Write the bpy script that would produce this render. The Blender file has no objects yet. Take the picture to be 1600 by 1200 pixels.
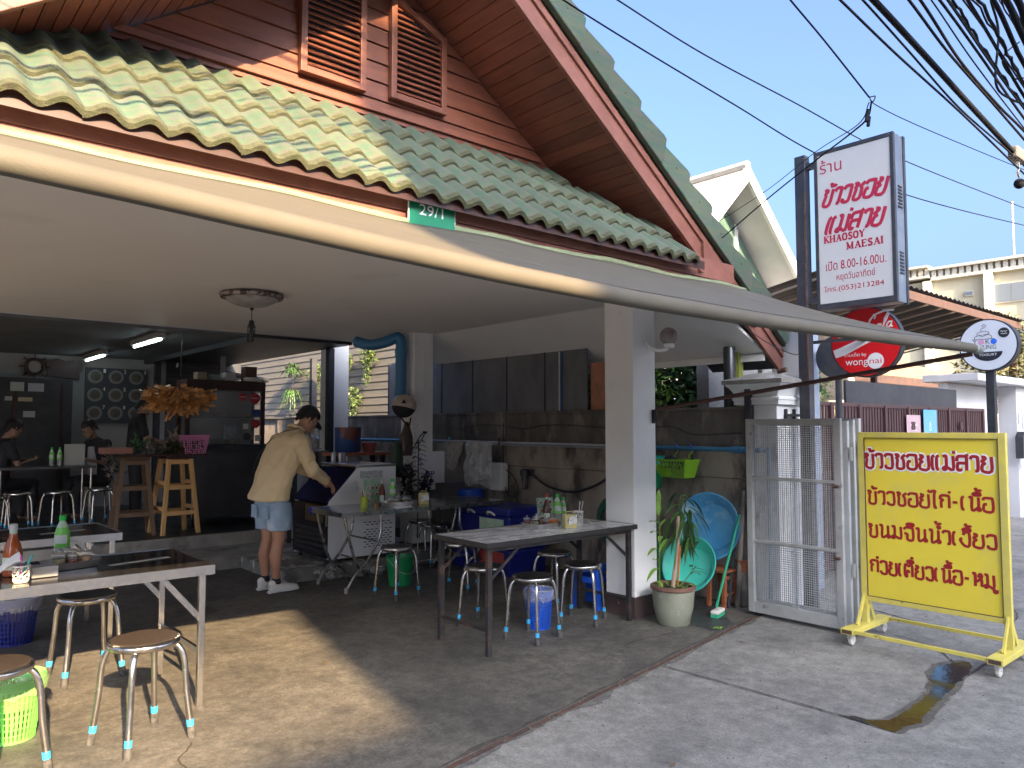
import bpy, bmesh, math, random
from mathutils import Vector, Matrix, Quaternion, noise
R = math.radians; PI = math.pi
random.seed(7)
scene = bpy.context.scene
col = scene.collection
# ---------------------------------------------------------------- camera, light, exposure
cam = bpy.data.cameras.new('camera'); cam.sensor_width = 36; cam.lens = 36*1180/1600
cam.clip_start = .05; cam.clip_end = 600
camo = bpy.data.objects.new('camera', cam); col.objects.link(camo)
camo.location = (0, 0, 1.55); camo.rotation_euler = (R(90)+math.atan(68/1180), 0, -R(41.1))
scene.camera = camo
SUN_EL = R(24.0); SUN = Vector((-.2095*math.cos(SUN_EL), -.978*math.cos(SUN_EL), math.sin(SUN_EL)))
world = bpy.data.worlds.new('World'); scene.world = world; world.use_nodes = True
wn = world.node_tree.nodes; sky = wn.new('ShaderNodeTexSky'); sky.sky_type = 'NISHITA'
sky.sun_disc = False; sky.sun_elevation = SUN_EL; sky.sun_rotation = math.atan2(SUN.x, SUN.y)
sky.air_density = .62; sky.dust_density = 9.0; sky.ozone_density = 4.6; sky.altitude = 0
world.node_tree.links.new(sky.outputs[0], wn['Background'].inputs[0])
wn['Background'].inputs[1].default_value = .15
sl = bpy.data.lights.new('sun', 'SUN'); sl.energy = 4.7; sl.angle = R(.45); sl.color = (1, .71, .40)
so = bpy.data.objects.new('sun', sl); col.objects.link(so); so.location = (-5, -20, 20)
so.rotation_euler = SUN.to_track_quat('Z', 'Y').to_euler()
vs = scene.view_settings; vs.view_transform = 'Standard'; vs.look = 'None'; vs.gamma = 1; vs.exposure = 2.35
vs.use_curve_mapping = False
# ---------------------------------------------------------------- materials
def M(name, c1, c2=None, rough=.6, metal=0, scale=4, bump=0, bscale=60, c3=None, s3=1.2, t3=(.5,.7), rand=0,
      stretch=(1,1,1), spec=.5, detail=6, alpha=1, trans=0, contrast=(.35,.65), rvar=0, emis=None, estr=0, world_co=False, speck=0):
    m = bpy.data.materials.new(name); m.use_nodes = True
    nt = m.node_tree; N = nt.nodes; L = nt.links; b = N['Principled BSDF']
    b.inputs['Roughness'].default_value = rough; b.inputs['Metallic'].default_value = metal
    b.inputs['Specular IOR Level'].default_value = spec
    if trans: b.inputs['Transmission Weight'].default_value = trans
    if alpha < 1: b.inputs['Alpha'].default_value = alpha
    if emis: b.inputs['Emission Color'].default_value = (*emis, 1); b.inputs['Emission Strength'].default_value = estr
    tc = N.new('ShaderNodeTexCoord'); mp = N.new('ShaderNodeMapping'); mp.inputs['Scale'].default_value = stretch
    if world_co:
        g = N.new('ShaderNodeNewGeometry'); L.new(g.outputs['Position'], mp.inputs[0])
    else: L.new(tc.outputs['Object'], mp.inputs[0])
    def noi(s, d=detail, off=0):
        n = N.new('ShaderNodeTexNoise'); n.inputs['Scale'].default_value = s; n.inputs['Detail'].default_value = d
        n.inputs['Roughness'].default_value = .62
        if off:
            a = N.new('ShaderNodeVectorMath'); a.operation = 'ADD'; a.inputs[1].default_value = (off, off, off)
            L.new(mp.outputs[0], a.inputs[0]); L.new(a.outputs[0], n.inputs['Vector'])
        else: L.new(mp.outputs[0], n.inputs['Vector'])
        return n.outputs['Fac']
    def ramp(src, lo, hi):
        r = N.new('ShaderNodeMapRange'); r.inputs[1].default_value = lo; r.inputs[2].default_value = hi
        L.new(src, r.inputs[0]); return r.outputs[0]
    def mix(f, a, bb):
        x = N.new('ShaderNodeMix'); x.data_type = 'RGBA'
        L.new(f, x.inputs[0]) if not isinstance(f, float) else setattr(x.inputs[0], 'default_value', f)
        for i, v in ((6, a), (7, bb)):
            if isinstance(v, tuple): x.inputs[i].default_value = (*v, 1)
            else: L.new(v, x.inputs[i])
        return x.outputs[2]
    out = None
    f1 = noi(scale)
    if c2: out = mix(ramp(f1, *contrast), tuple(c1), tuple(c2))
    if c3: out = mix(ramp(noi(s3, 7, 13.1), *t3), out if out else tuple(c1), tuple(c3))
    if speck:
        dk = N.new('ShaderNodeHueSaturation'); r1 = N.new('ShaderNodeMapRange'); r1.inputs[1].default_value = .3; r1.inputs[2].default_value = .7
        r1.inputs[3].default_value = 1-speck; r1.inputs[4].default_value = 1+speck
        L.new(noi(75, 4, 7.7), r1.inputs[0]); L.new(r1.outputs[0], dk.inputs['Value']); L.new(out, dk.inputs['Color']); 
        dk2 = N.new('ShaderNodeHueSaturation'); r2 = N.new('ShaderNodeMapRange'); r2.inputs[1].default_value = .35; r2.inputs[2].default_value = .65
        r2.inputs[3].default_value = 1-speck*.8; r2.inputs[4].default_value = 1+speck*.8
        L.new(noi(13, 8, 2.2), r2.inputs[0]); L.new(r2.outputs[0], dk2.inputs['Value']); L.new(dk.outputs[0], dk2.inputs['Color']); out = dk2.outputs[0]
    if rand:
        oi = N.new('ShaderNodeObjectInfo'); h = N.new('ShaderNodeHueSaturation')
        mr = N.new('ShaderNodeMapRange'); mr.inputs[3].default_value = 1-rand; mr.inputs[4].default_value = 1+rand
        L.new(oi.outputs['Random'], mr.inputs[0]); L.new(mr.outputs[0], h.inputs['Value'])
        if out: L.new(out, h.inputs['Color'])
        else: h.inputs['Color'].default_value = (*c1, 1)
        out = h.outputs[0]
    if out: L.new(out, b.inputs['Base Color'])
    else: b.inputs['Base Color'].default_value = (*c1, 1)
    if rvar:
        rr = N.new('ShaderNodeMapRange'); rr.inputs[1].default_value = .3; rr.inputs[2].default_value = .7
        rr.inputs[3].default_value = rough-rvar; rr.inputs[4].default_value = rough+rvar
        L.new(noi(scale*1.7, 6, 5.5), rr.inputs[0]); L.new(rr.outputs[0], b.inputs['Roughness'])
    if bump:
        bp = N.new('ShaderNodeBump'); bp.inputs['Strength'].default_value = 1; bp.inputs['Distance'].default_value = bump
        L.new(noi(bscale, 5, 3.3), bp.inputs['Height']); L.new(bp.outputs[0], b.inputs['Normal'])
    return m
# ---------------------------------------------------------------- mesh helpers
class MB:
    def __init__(s): s.v = []; s.f = []; s.o = Vector((0,0,0))
    def add(s, vs, fs):
        n = len(s.v); s.v += [Vector(v) for v in vs]; s.f += [tuple(i+n for i in f) for f in fs]; return s
    def box(s, a, b, mat=None):
        x0,y0,z0 = a; x1,y1,z1 = b
        vs = [Vector(p) for p in ((x0,y0,z0),(x1,y0,z0),(x1,y1,z0),(x0,y1,z0),(x0,y0,z1),(x1,y0,z1),(x1,y1,z1),(x0,y1,z1))]
        if mat is not None: vs = [mat @ v for v in vs]
        return s.add(vs, [(3,2,1,0),(4,5,6,7),(0,1,5,4),(1,2,6,5),(2,3,7,6),(3,0,4,7)])
    def cbox(s, c, d, mat=None):
        c = Vector(c); d = Vector(d)/2; return s.box(c-d, c+d, mat)
    def beam(s, p, q, w, h, up=(0,0,1)):
        p = Vector(p); q = Vector(q); d = q-p; L = d.length; x = d.normalized(); y = Vector(up).cross(x)
        if y.length < 1e-4: y = Vector((0,1,0))
        y.normalize(); z = x.cross(y)
        m = Matrix((x,y,z)).transposed().to_4x4(); m.translation = p
        return s.box((0,-w/2,-h/2), (L,w/2,h/2), m)
    def tube(s, pts, r, n=8, caps=True, closed=False):
        P = [Vector(p) for p in pts]; k = len(P)
        rs = r if isinstance(r, (list, tuple)) else [r]*k
        t0 = (P[1]-P[0]).normalized(); a = t0.orthogonal().normalized(); base = len(s.v); prev = t0
        for i in range(k):
            if closed: t = (P[(i+1)%k]-P[i-1]).normalized()
            else: t = ((P[min(i+1,k-1)]-P[max(i-1,0)])).normalized()
            a = (prev.rotation_difference(t) @ a); a = (a-t*a.dot(t)).normalized(); prev = t
            b = t.cross(a)
            for j in range(n):
                th = 2*PI*j/n; s.v.append(P[i]+(a*math.cos(th)+b*math.sin(th))*rs[i])
        for i in range(k if closed else k-1):
            for j in range(n):
                i2 = (i+1) % k
                s.f.append((base+i*n+j, base+i*n+(j+1)%n, base+i2*n+(j+1)%n, base+i2*n+j))
        if caps and not closed:
            s.f.append(tuple(base+j for j in range(n-1,-1,-1))); s.f.append(tuple(base+(k-1)*n+j for j in range(n)))
        return s
    def lathe(s, prof, n=24, c=(0,0,0), mat=None, arc=2*PI):
        base = len(s.v); c = Vector(c)
        for (r, z) in prof:
            for j in range(n):
                th = arc*j/n; p = Vector((r*math.cos(th), r*math.sin(th), z))
                if mat is not None: p = mat @ p
                s.v.append(p+c)
        for i in range(len(prof)-1):
            for j in range(n):
                s.f.append((base+i*n+j, base+i*n+(j+1)%n, base+(i+1)*n+(j+1)%n, base+(i+1)*n+j))
        if prof[0][0] > 1e-5: s.f.append(tuple(base+j for j in range(n-1,-1,-1)))
        if prof[-1][0] > 1e-5: s.f.append(tuple(base+(len(prof)-1)*n+j for j in range(n)))
        return s
    def prism(s, poly, d, mat=None):       # polygon in xy (or 3d points) extruded by vector d
        k = len(poly); P = [Vector((*p, 0)) if len(p) == 2 else Vector(p) for p in poly]; d = Vector(d)
        vs = P+[p+d for p in P]
        if mat is not None: vs = [mat @ v for v in vs]
        return s.add(vs, [tuple(range(k-1,-1,-1)), tuple(range(k,2*k))]+[(i,(i+1)%k,k+(i+1)%k,k+i) for i in range(k)])
    def loft(s, rings, n=16, caps=True):   # ring: (centre, u vector, v vector)
        base = len(s.v)
        for c,u,v in rings:
            c = Vector(c); u = Vector(u); v = Vector(v)
            for j in range(n):
                th = 2*PI*j/n; s.v.append(c+u*math.cos(th)+v*math.sin(th))
        for i in range(len(rings)-1):
            for j in range(n): s.f.append((base+i*n+j, base+i*n+(j+1)%n, base+(i+1)*n+(j+1)%n, base+(i+1)*n+j))
        if caps:
            s.f.append(tuple(base+j for j in range(n-1,-1,-1))); s.f.append(tuple(base+(len(rings)-1)*n+j for j in range(n)))
        return s
    def ball(s, c, r, n=12, m=8, sc=(1,1,1), mat=None):
        prof = [(r*math.sin(PI*i/m), -r*math.cos(PI*i/m)) for i in range(m+1)]
        q = Matrix.Diagonal((*sc,1)); q = mat @ q if mat is not None else q
        return s.lathe([(max(a,0.0 if 0<i<m else 1e-6),b) for i,(a,b) in enumerate(prof)], n, c, q)
    def build(s, name, mat, parent=None, world=True, smooth=False, bevel=0, label=None, fix=True):
        off = Vector(parent.location) if (parent is not None and world) else Vector((0,0,0))
        if parent is not None and world and parent.parent is not None: off += parent.parent.location
        me = bpy.data.meshes.new(name); me.from_pydata([tuple(v-off) for v in s.v], [], s.f)
        if fix:
            bm = bmesh.new(); bm.from_mesh(me); bmesh.ops.recalc_face_normals(bm, faces=bm.faces); bm.to_mesh(me); bm.free()
        if mat is not None: me.materials.append(mat)
        if smooth:
            me.polygons.foreach_set('use_smooth', [True]*len(me.polygons)); me.set_sharp_from_angle(angle=R(smooth if smooth is not True else 40))
        o = bpy.data.objects.new(name, me); col.objects.link(o)
        if parent is not None: o.parent = parent
        if bevel:
            bv = o.modifiers.new('bevel', 'BEVEL'); bv.width = bevel; bv.segments = 2; bv.limit_method = 'ANGLE'
        if label: o['label'] = label
        return o
def tag(o, label=None, cat=None, group=None, kind=None):
    if label: o['label'] = label
    if cat: o['category'] = cat
    if group: o['group'] = group
    if kind: o['kind'] = kind
    return o
def thing(name, label, cat, loc=(0,0,0), rotz=0, group=None):
    o = bpy.data.objects.new(name, None); col.objects.link(o); o.location = loc; o.rotation_euler = (0,0,rotz)
    o.empty_display_size = .05
    return tag(o, label, cat, group)
def copy_tree(o, parent=None):
    c = o.copy(); col.objects.link(c); c.parent = parent
    for ch in [x for x in scene.objects if x.parent == o]: copy_tree(ch, c)
    return c
def dup(o, loc, rotz, label, group=None):
    c = copy_tree(o); c.location = loc; c.rotation_euler = (0,0,rotz); c['label'] = label
    if group: c['group'] = group
    return c
def inst(src, name, parent, mat4):
    o = bpy.data.objects.new(name, src.data if hasattr(src, 'data') else src); col.objects.link(o); o.parent = parent
    o.matrix_local = mat4; return o
FX = Matrix(((0,0,-1,0),(-1,0,0,0),(0,1,0,0),(0,0,0,1)))      # text frame facing -X
FY = Matrix(((1,0,0,0),(0,0,-1,0),(0,1,0,0),(0,0,0,1)))       # text frame facing -Y
def frame(base, loc):
    m = base.copy(); m.translation = Vector(loc); return m
def finish(curve_obj, name, mat, parent, m4, extra=None):
    dg = bpy.context.evaluated_depsgraph_get(); dg.update()
    me = bpy.data.meshes.new_from_object(curve_obj.evaluated_get(dg))
    cu = curve_obj.data; bpy.data.objects.remove(curve_obj); bpy.data.curves.remove(cu)
    me.name = name; me.materials.clear(); me.materials.append(mat)
    if extra is not None: me.transform(extra)
    off = Vector(parent.location) if parent is not None else Vector((0,0,0))
    if parent is not None and parent.parent is not None: off += parent.parent.location
    m = m4.copy(); m.translation = m4.translation-off
    me.transform(m); me.polygons.foreach_set('use_smooth', [False]*len(me.polygons))
    o = bpy.data.objects.new(name, me); col.objects.link(o); o.parent = parent; return o
def ftext(body, width, name, mat, parent, m4, height=None, shear=0, align='CENTER', ext=.001, bold=0):
    c = bpy.data.curves.new(name, 'FONT'); c.body = body; c.size = 1; c.align_x = align; c.align_y = 'CENTER'
    c.extrude = 0; c.shear = shear; c.resolution_u = 3; c.space_line = .95
    if bold: c.offset = bold
    o = bpy.data.objects.new(name, c); col.objects.link(o)
    bpy.context.view_layer.update(); d = o.dimensions
    sx = width/max(d.x, 1e-6); sy = height/max(d.y, 1e-6) if height else sx
    return finish(o, name, mat, parent, m4, Matrix.Diagonal((sx, sy, 1, 1)))
def strokes(polys, r, name, mat, parent, m4, flat=.12, res=3, sx=1, sy=1, shear=0, dz=0, cyc=False):
    c = bpy.data.curves.new(name, 'CURVE'); c.dimensions = '3D'; c.bevel_depth = r; c.bevel_resolution = res; c.use_fill_caps = True
    for p in polys:
        s = c.splines.new('POLY'); s.points.add(len(p)-1)
        for i,(x,y) in enumerate(p): s.points[i].co = (x*sx+shear*y*sy, y*sy, 0, 1)
    o = bpy.data.objects.new(name, c); col.objects.link(o)
    e = Matrix.Diagonal((1,1,flat,1)); e.translation = Vector((0,0,dz))
    return finish(o, name, mat, parent, m4, e)
G = {
'ข': (.52, [[(0,.95),(.13,1),(.19,.88),(.08,.74),(.14,.6),(.12,0),(.46,0),(.46,1)]]),
'า': (.40, [[(0,.8),(.08,.98),(.28,.98),(.34,.85),(.34,.04),(.22,0)]]),
'ว': (.46, [[(0,.8),(.1,.98),(.34,.98),(.4,.85),(.4,0),(.08,0),(.08,.2)]]),
'ซ': (.54, [[(0,.95),(.13,1),(.19,.88),(.08,.74),(.14,.6),(.12,0),(.44,0),(.44,.6),(.36,.76),(.54,1)]]),
'อ': (.52, [[(0,.8),(.08,.98),(.38,.98),(.46,.88),(.46,0),(.06,0),(.06,.48),(.2,.5)]]),
'ย': (.54, [[(.02,.98),(.17,.95),(.17,.82),(.03,.68),(.17,.52),(.06,.42),(.06,0),(.46,0),(.46,1)]]),
'เ': (.27, [[(.14,1),(.03,.85),(.03,.08),(.15,0)]]),
'แ': (.46, [[(.14,1),(.03,.85),(.03,.08),(.13,0)],[(.36,1),(.25,.85),(.25,.08),(.35,0)]]),
'ม': (.56, [[(0,.95),(.12,1),(.16,.85),(.15,.1),(.05,0),(0,.1),(.15,.2),(.48,.02),(.48,1)]]),
'ส': (.54, [[(0,.62),(.02,.85),(.1,.98),(.4,.98),(.46,.85),(.46,0)],[(.46,.5),(.1,.5),(.04,.38),(.04,.04),(.18,0),(.2,.12)],[(.38,.98),(.54,1.12)]]),
'ไ': (.34, [[(.26,0),(.14,.06),(.14,1.05),(.2,1.28),(.06,1.3),(-.08,1.2),(-.2,1.34)]]),
'ก': (.52, [[(.06,0),(.06,.52),(.16,.62),(0,.75),(.08,.98),(.38,.98),(.46,.85),(.46,0)]]),
'น': (.58, [[(0,.95),(.12,1),(.16,.85),(.15,0),(.36,.1),(.46,.22),(.56,.08),(.5,-.02),(.42,.08),(.47,.3),(.47,1)]]),
'จ': (.52, [[(0,.8),(.08,.98),(.38,.98),(.46,.85),(.46,0),(.18,0),(.18,.42),(.02,.5)]]),
'ง': (.50, [[(.14,.8),(.2,1),(.42,.98),(.42,.02),(.18,0),(0,.42),(.1,.55)]]),
'ต': (.54, [[(.28,.3),(.22,.48),(.1,.36),(.14,0),(.02,.1),(.02,.85),(.1,.98),(.24,.86),(.36,.98),(.46,.86),(.46,0)]]),
'ห': (.56, [[(0,.95),(.12,1),(.16,.85),(.15,0)],[(.15,.3),(.46,.62),(.34,.78),(.42,.98),(.52,.85),(.46,.62),(.5,.5),(.5,0)]]),
'-': (.36, [[(.02,.5),(.26,.5)]]),
'ร': (.40, [[(.06,.1),(.2,0),(.3,.1),(.3,.55),(.04,.66),(.06,.95),(.32,.95)]]),
}
MK = {
'้': [[(-.34,.14),(-.24,.2),(-.24,.06),(-.06,.08),(-.02,.16)]],
'่': [[(-.08,0),(-.08,.2)]],
'๋': [[(-.22,.1),(-.02,.1)],[(-.12,0),(-.12,.2)]],
'ี': [[(-.44,0),(-.38,.13),(-.22,.17),(-.08,.12),(-.08,0),(-.44,0)],[(-.08,0),(-.08,.24)]],
'ื': [[(-.44,0),(-.38,.13),(-.22,.17),(-.08,.12),(-.08,0),(-.44,0)],[(-.08,0),(-.08,.25)],[(-.19,.05),(-.19,.25)]],
'ู': [[(-.2,-1.28),(-.1,-1.24),(-.1,-1.45),(.04,-1.45),(.04,-1.24)]],
'ํ': [[(-.2,.02),(-.12,0),(-.06,.06),(-.1,.14),(-.18,.12),(-.2,.02)]],
}
def thai(s):
    out = []; x = 0; lvl = 0
    for ch in s:
        if ch in G:
            w, ps = G[ch]; out += [[(px+x, py) for px,py in p] for p in ps]; x += w+.09; lvl = 1.16
        elif ch in MK:
            out += [[(px+x-.05, py+lvl) for px,py in p] for p in MK[ch]]; lvl += .3 if ch in 'ีืํ' else 0
    return out, x
def thai_line(s, x0, x1, y0, h, r, name, mat, parent, m4, shear=0, dz=0, slant=0, flat=.12, rnd=3):
    ps, w = thai(s); k = (x1-x0)/w
    ps = [[(px*k+x0, py*h+y0+slant*px*k) for px,py in p] for p in ps]
    if rnd: ps = [[(q.x,q.y) for q in smooth_pts([(a_,b_,0) for a_,b_ in p], rnd)] if len(p) > 2 else p for p in ps]
    if shear: ps = [[(px+(py-y0)*shear, py) for px,py in p] for p in ps]
    return strokes(ps, r, name, mat, parent, m4, dz=dz, flat=flat)
def remesh(o, voxel, smooth=2, fac=.5):
    md = o.modifiers.new('r','REMESH'); md.mode = 'VOXEL'; md.voxel_size = voxel; md.use_smooth_shade = True
    if smooth:
        ms = o.modifiers.new('s','SMOOTH'); ms.iterations = smooth; ms.factor = fac
    dg = bpy.context.evaluated_depsgraph_get(); dg.update()
    me = bpy.data.meshes.new_from_object(o.evaluated_get(dg)); old = o.data; o.modifiers.clear()
    mats = list(old.materials); o.data = me; me.materials.clear()
    for m in mats: me.materials.append(m)
    me.polygons.foreach_set('use_smooth', [True]*len(me.polygons)); return o
def organic(name, chains, mat, parent, voxel=.012, lofts=(), smooth=2):
    mb = MB()
    for ch in chains:
        P = [Vector(p[:3]) for p in ch]; rr = [p[3] for p in ch]
        mb.tube(P, rr, 12)
        for p, r in zip(P, rr): mb.ball(p, r*.99, 12, 8)
    for l in lofts: mb.loft(l)
    o = mb.build(name, mat, parent, world=False); return remesh(o, voxel, smooth)
def smooth_pts(pts, n=6):     # Catmull-Rom
    P = [Vector(p) for p in pts]; P = [P[0]*2-P[1]]+P+[P[-1]*2-P[-2]]; out = []
    for i in range(1, len(P)-2):
        for k in range(n):
            t = k/n; a,b,c,d = P[i-1],P[i],P[i+1],P[i+2]
            out.append(.5*((2*b)+(c-a)*t+(2*a-5*b+4*c-d)*t*t+(3*b-3*c+d-a)*t**3))
    return out+[P[-2]]
def leaf_cloud(n, centre, size, leaf, seed, flat=.5, shape=None):
    rnd = random.Random(seed); mb = MB(); c = Vector(centre)
    for _ in range(n):
        while True:
            p = Vector((rnd.uniform(-1,1), rnd.uniform(-1,1), rnd.uniform(-1,1)))
            q = Vector((p.x*size[0], p.y*size[1], p.z*size[2]))
            d = noise.noise((c+q)*2.2)*.5+noise.noise((c+q)*5)*.25
            if p.length < .95+d*.6 and p.length > .25: break
        u = Vector((rnd.gauss(0,1), rnd.gauss(0,1), rnd.gauss(0,flat)-.3)).normalized(); w = u.cross(Vector((rnd.gauss(0,.4),rnd.gauss(0,.4),1))).normalized()
        l = leaf*rnd.uniform(.6,1.25); wd = l*.24; nrm = u.cross(w); b = c+q
        mb.add([b, b+u*l*.45+w*wd+nrm*l*.06, b+u*l-nrm*l*.1, b+u*l*.45-w*wd+nrm*l*.06], [(0,1,2),(0,2,3)])
    return mb
# ---------------------------------------------------------------- palette
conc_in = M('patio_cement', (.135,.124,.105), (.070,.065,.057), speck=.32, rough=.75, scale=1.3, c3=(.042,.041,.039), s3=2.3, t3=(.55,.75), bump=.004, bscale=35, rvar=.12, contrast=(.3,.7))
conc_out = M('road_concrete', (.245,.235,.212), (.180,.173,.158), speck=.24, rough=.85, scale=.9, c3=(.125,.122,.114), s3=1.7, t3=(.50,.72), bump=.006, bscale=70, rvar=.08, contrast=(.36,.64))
grime = M('grimy_joint', (.03,.027,.024), (.07,.05,.035), rough=.9, scale=14, bump=.004, bscale=90)
rust = M('rusty_steel', (.13,.07,.05), (.05,.035,.03), rough=.8, scale=18, bump=.003, bscale=120)
white = M('white_paint', (.82,.82,.80), (.77,.77,.755), rough=.55, scale=2.5, c3=(.52,.51,.47), s3=7, t3=(.66,.76), bump=.0008, bscale=200)
ceilw = M('ceiling_paint', (.80,.77,.73), (.76,.73,.69), rough=.6, scale=1.2, c3=(.66,.62,.56), s3=1.4, t3=(.58,.8), bump=.0006, bscale=60, contrast=(.2,.8))
woodred = M('red_stained_wood', (.175,.057,.031), (.125,.041,.025), rough=.5, scale=5, stretch=(1,1,6), c3=(.11,.045,.032), s3=2.2, t3=(.6,.85), bump=.0012, bscale=40, rand=.14)
woodsof = M('soffit_red_wood', (.20,.060,.034), (.14,.042,.027), rough=.5, scale=4, stretch=(6,1,6), bump=.001, bscale=40, rand=.22)
barge = M('pink_red_paint', (.24,.095,.068), (.185,.068,.048), rough=.55, scale=6, c3=(.2,.07,.05), s3=5, t3=(.6,.72), bump=.001, bscale=60)
tilem = M('green_cement_tile', (.050,.098,.068), (.080,.105,.060), rough=.7, scale=4, c3=(.095,.090,.078), s3=5, t3=(.46,.66), bump=.003, bscale=25, rand=.16, stretch=(.55,4.5,4.5), contrast=(.4,.6))
moss = M('mossy_tile_edge', (.05,.06,.028), (.085,.085,.045), rough=.95, scale=30, c3=(.05,.05,.03), s3=18, t3=(.5,.62), bump=.006, bscale=120)
canvas = M('awning_canvas', (.098,.087,.064), (.082,.073,.054), rough=.75, scale=2.5, stretch=(1,4,1), bump=.0008, bscale=250, c3=(.10,.098,.070), s3=1.8, t3=(.58,.85))
canvgreen = M('awning_green_hem', (.20,.23,.13), (.16,.19,.11), rough=.7, scale=6)
steel = M('stainless_steel', (.62,.60,.57), (.50,.48,.46), rough=.22, metal=1, scale=12, rvar=.08, c3=(.34,.26,.20), s3=6, t3=(.66,.8))
steeld = M('scratched_steel_sheet', (.60,.59,.57), (.55,.54,.525), rough=.22, metal=1, scale=30, rvar=.04, bump=.0004, bscale=45, contrast=(.2,.8))
chromed = M('dull_chrome', (.45,.44,.43), (.3,.29,.28), rough=.3, metal=1, scale=10, rvar=.1)
seatblk = M('black_seat', (.018,.016,.016), (.03,.028,.027), rough=.35, scale=14)
rubber = M('black_rubber', (.03,.03,.03), (.09,.085,.08), rough=.85, scale=40)
bluetape = M('light_blue_tape', (.03,.33,.62), rough=.5)
blackp = M('black_paint', (.02,.022,.028), (.035,.037,.042), rough=.5, scale=8)
navy = M('dark_blue_steel_paint', (.025,.03,.045), (.05,.05,.055), rough=.5, scale=9)
darkm = M('dark_stained_wood', (.05,.018,.014), (.03,.012,.01), rough=.45, scale=8)
# ---------------------------------------------------------------- ground
def jit_poly(poly, seg, amp, seed, closed=True):
    out = []; n = len(poly)
    for i in range(n):
        a = Vector((*poly[i],0)); b = Vector((*poly[(i+1)%n],0)); L = (b-a).length; k = max(1, min(400, int(L/seg)))
        nrm = Vector((-(b-a).y, (b-a).x, 0)).normalized()
        for j in range(k):
            p = a.lerp(b, j/k); q = noise.noise(p*9+Vector((seed,0,0)))*.6+noise.noise(p*31+Vector((0,seed,0)))*.5
            out.append((p+nrm*q*amp).to_tuple()[:2] if j else (p.x,p.y))
    return out
def slab(name, poly, z0, z1, mat, seed=1, seg=.03, amp=.013, parent=None, kind='structure', label=None):
    mb = MB(); pp = [(x,y,z0) for x,y in jit_poly(poly, seg, amp, seed)]
    mb.prism(pp, (0,0,z1-z0)); o = mb.build(name, mat, parent)
    if kind: o['kind'] = kind
    if label: o['label'] = label
    return o
gl = lambda x: 2.86+(x-2.11)*.1608
soil = M('soil', (.06,.052,.042), (.035,.032,.028), rough=.95, scale=6, bump=.01, bscale=20)
tag(MB().add([(-400,-400,-.035),(400,-400,-.035),(400,400,-.035),(-400,400,-.035)], [(0,1,2,3)]).build('ground', soil), kind='structure')
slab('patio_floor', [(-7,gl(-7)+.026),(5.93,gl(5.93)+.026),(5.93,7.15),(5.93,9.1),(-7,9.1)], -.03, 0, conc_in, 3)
slab('road', [(-24,-16),(60,-16),(60,1.752),(6.5,1.758),(4.13,1.752),(4.068,1.768),(4.022,gl(4.03)-.022),(-7,gl(-7)-.022),(-24,gl(-24)-.02)], -.03, -.002, conc_out, 5)
slab('road', [(4.105,1.785),(5.2,1.775),(6.5,1.79),(6.38,2.2),(6.47,2.5),(6.6,2.9),(6.75,3.56),(5.95,3.50),(5.93,gl(5.93)-.022),(4.064,gl(4.06)-.022)], -.03, -.002, conc_out, 8, amp=.012)
slab('road', [(6.525,1.79),(60,1.79),(60,30),(6.0,30),(6.0,3.6),(6.78,3.57),(6.625,2.9),(6.495,2.5),(6.405,2.2)], -.03, -.002, conc_out, 9, amp=.02)
rs = thing('drain_edge', 'rusty steel angle lining the groove between patio and road', 'drain edge', (2.11, 2.86, 0))
m_ = MB()
a = Vector((-7,gl(-7),0)); b = Vector((5.93,gl(5.93),0)); k = 130
for i in range(k):
    p = a.lerp(b,i/k); q = a.lerp(b,(i+1)/k); w = .016+.005*noise.noise(p*7)
    m_.beam(p+Vector((0,.010,-.012)), q+Vector((0,.010,-.012)), w*1.3, .02)
m_.build('angle_bar', rust, rs)
for sgn,w0,sd_,nm in ((1,.035,3,'inner'),(-1,.05,8,'outer')):
    mb = MB(); L_ = []; R_ = []; n = 420
    for i in range(n+1):
        p = a.lerp(b, i/n); q_ = abs(noise.noise(p*2.3+Vector((sd_,0,0))))*1.6+abs(noise.noise(p*11+Vector((sd_,0,0))))*.6+abs(noise.noise(p*40))*.3; e0 = .026 if sgn > 0 else -.022
        L_.append((p.x, p.y+e0, .0018)); R_.append((p.x, p.y+e0+sgn*w0*q_, .0018))
    mb.add(L_+R_, [(i,i+1,n+2+i,n+1+i) for i in range(n)])
    tag(mb.build('grime_strip', M('groove_grime_'+nm, (.075,.062,.05) if sgn > 0 else (.11,.105,.095), (.12,.11,.1) if sgn < 0 else (.06,.055,.05), rough=.9, scale=22, speck=.4), fix=False), 'grime along the '+nm+' edge of the groove', 'grime', kind='structure')
# wide raised floor and steps
step_m = M('worn_step_cement', (.34,.33,.29), (.22,.21,.19), rough=.8, scale=3.5, c3=(.05,.05,.048), s3=3, t3=(.55,.75), bump=.004, bscale=40)
tile_in = M('dark_floor_cement', (.045,.045,.047), (.03,.03,.032), rough=.35, scale=2, rvar=.1)
slab('raised_floor', [(-7,9.05),(5.9,9.05),(5.9,14),(-7,14)], .151, .30, step_m, 2, .2, .003)
slab('raised_floor', [(-7,9.07),(5.88,9.07),(5.88,13.95),(-7,13.95)], .3005, .304, tile_in, 2, .2, .003)
slab('step', [(-7,8.35),(3.9,8.35),(3.9,9.048),(-7,9.048)], .001, .15, step_m, 4, .2, .004)
pl = M('patchy_plinth', (.30,.29,.25), (.16,.155,.14), rough=.85, scale=5, c3=(.55,.54,.5), s3=7, t3=(.56,.6), bump=.006, bscale=30)
slab('plinth', [(3.28,7.19),(3.64,7.17),(3.66,7.10),(4.15,7.14),(4.9,7.2),(5.4,7.24),(5.4,9.04),(3.92,9.04),(3.92,8.34),(3.3,8.34)], .002, .13, pl, 6, .05, .015)
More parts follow.
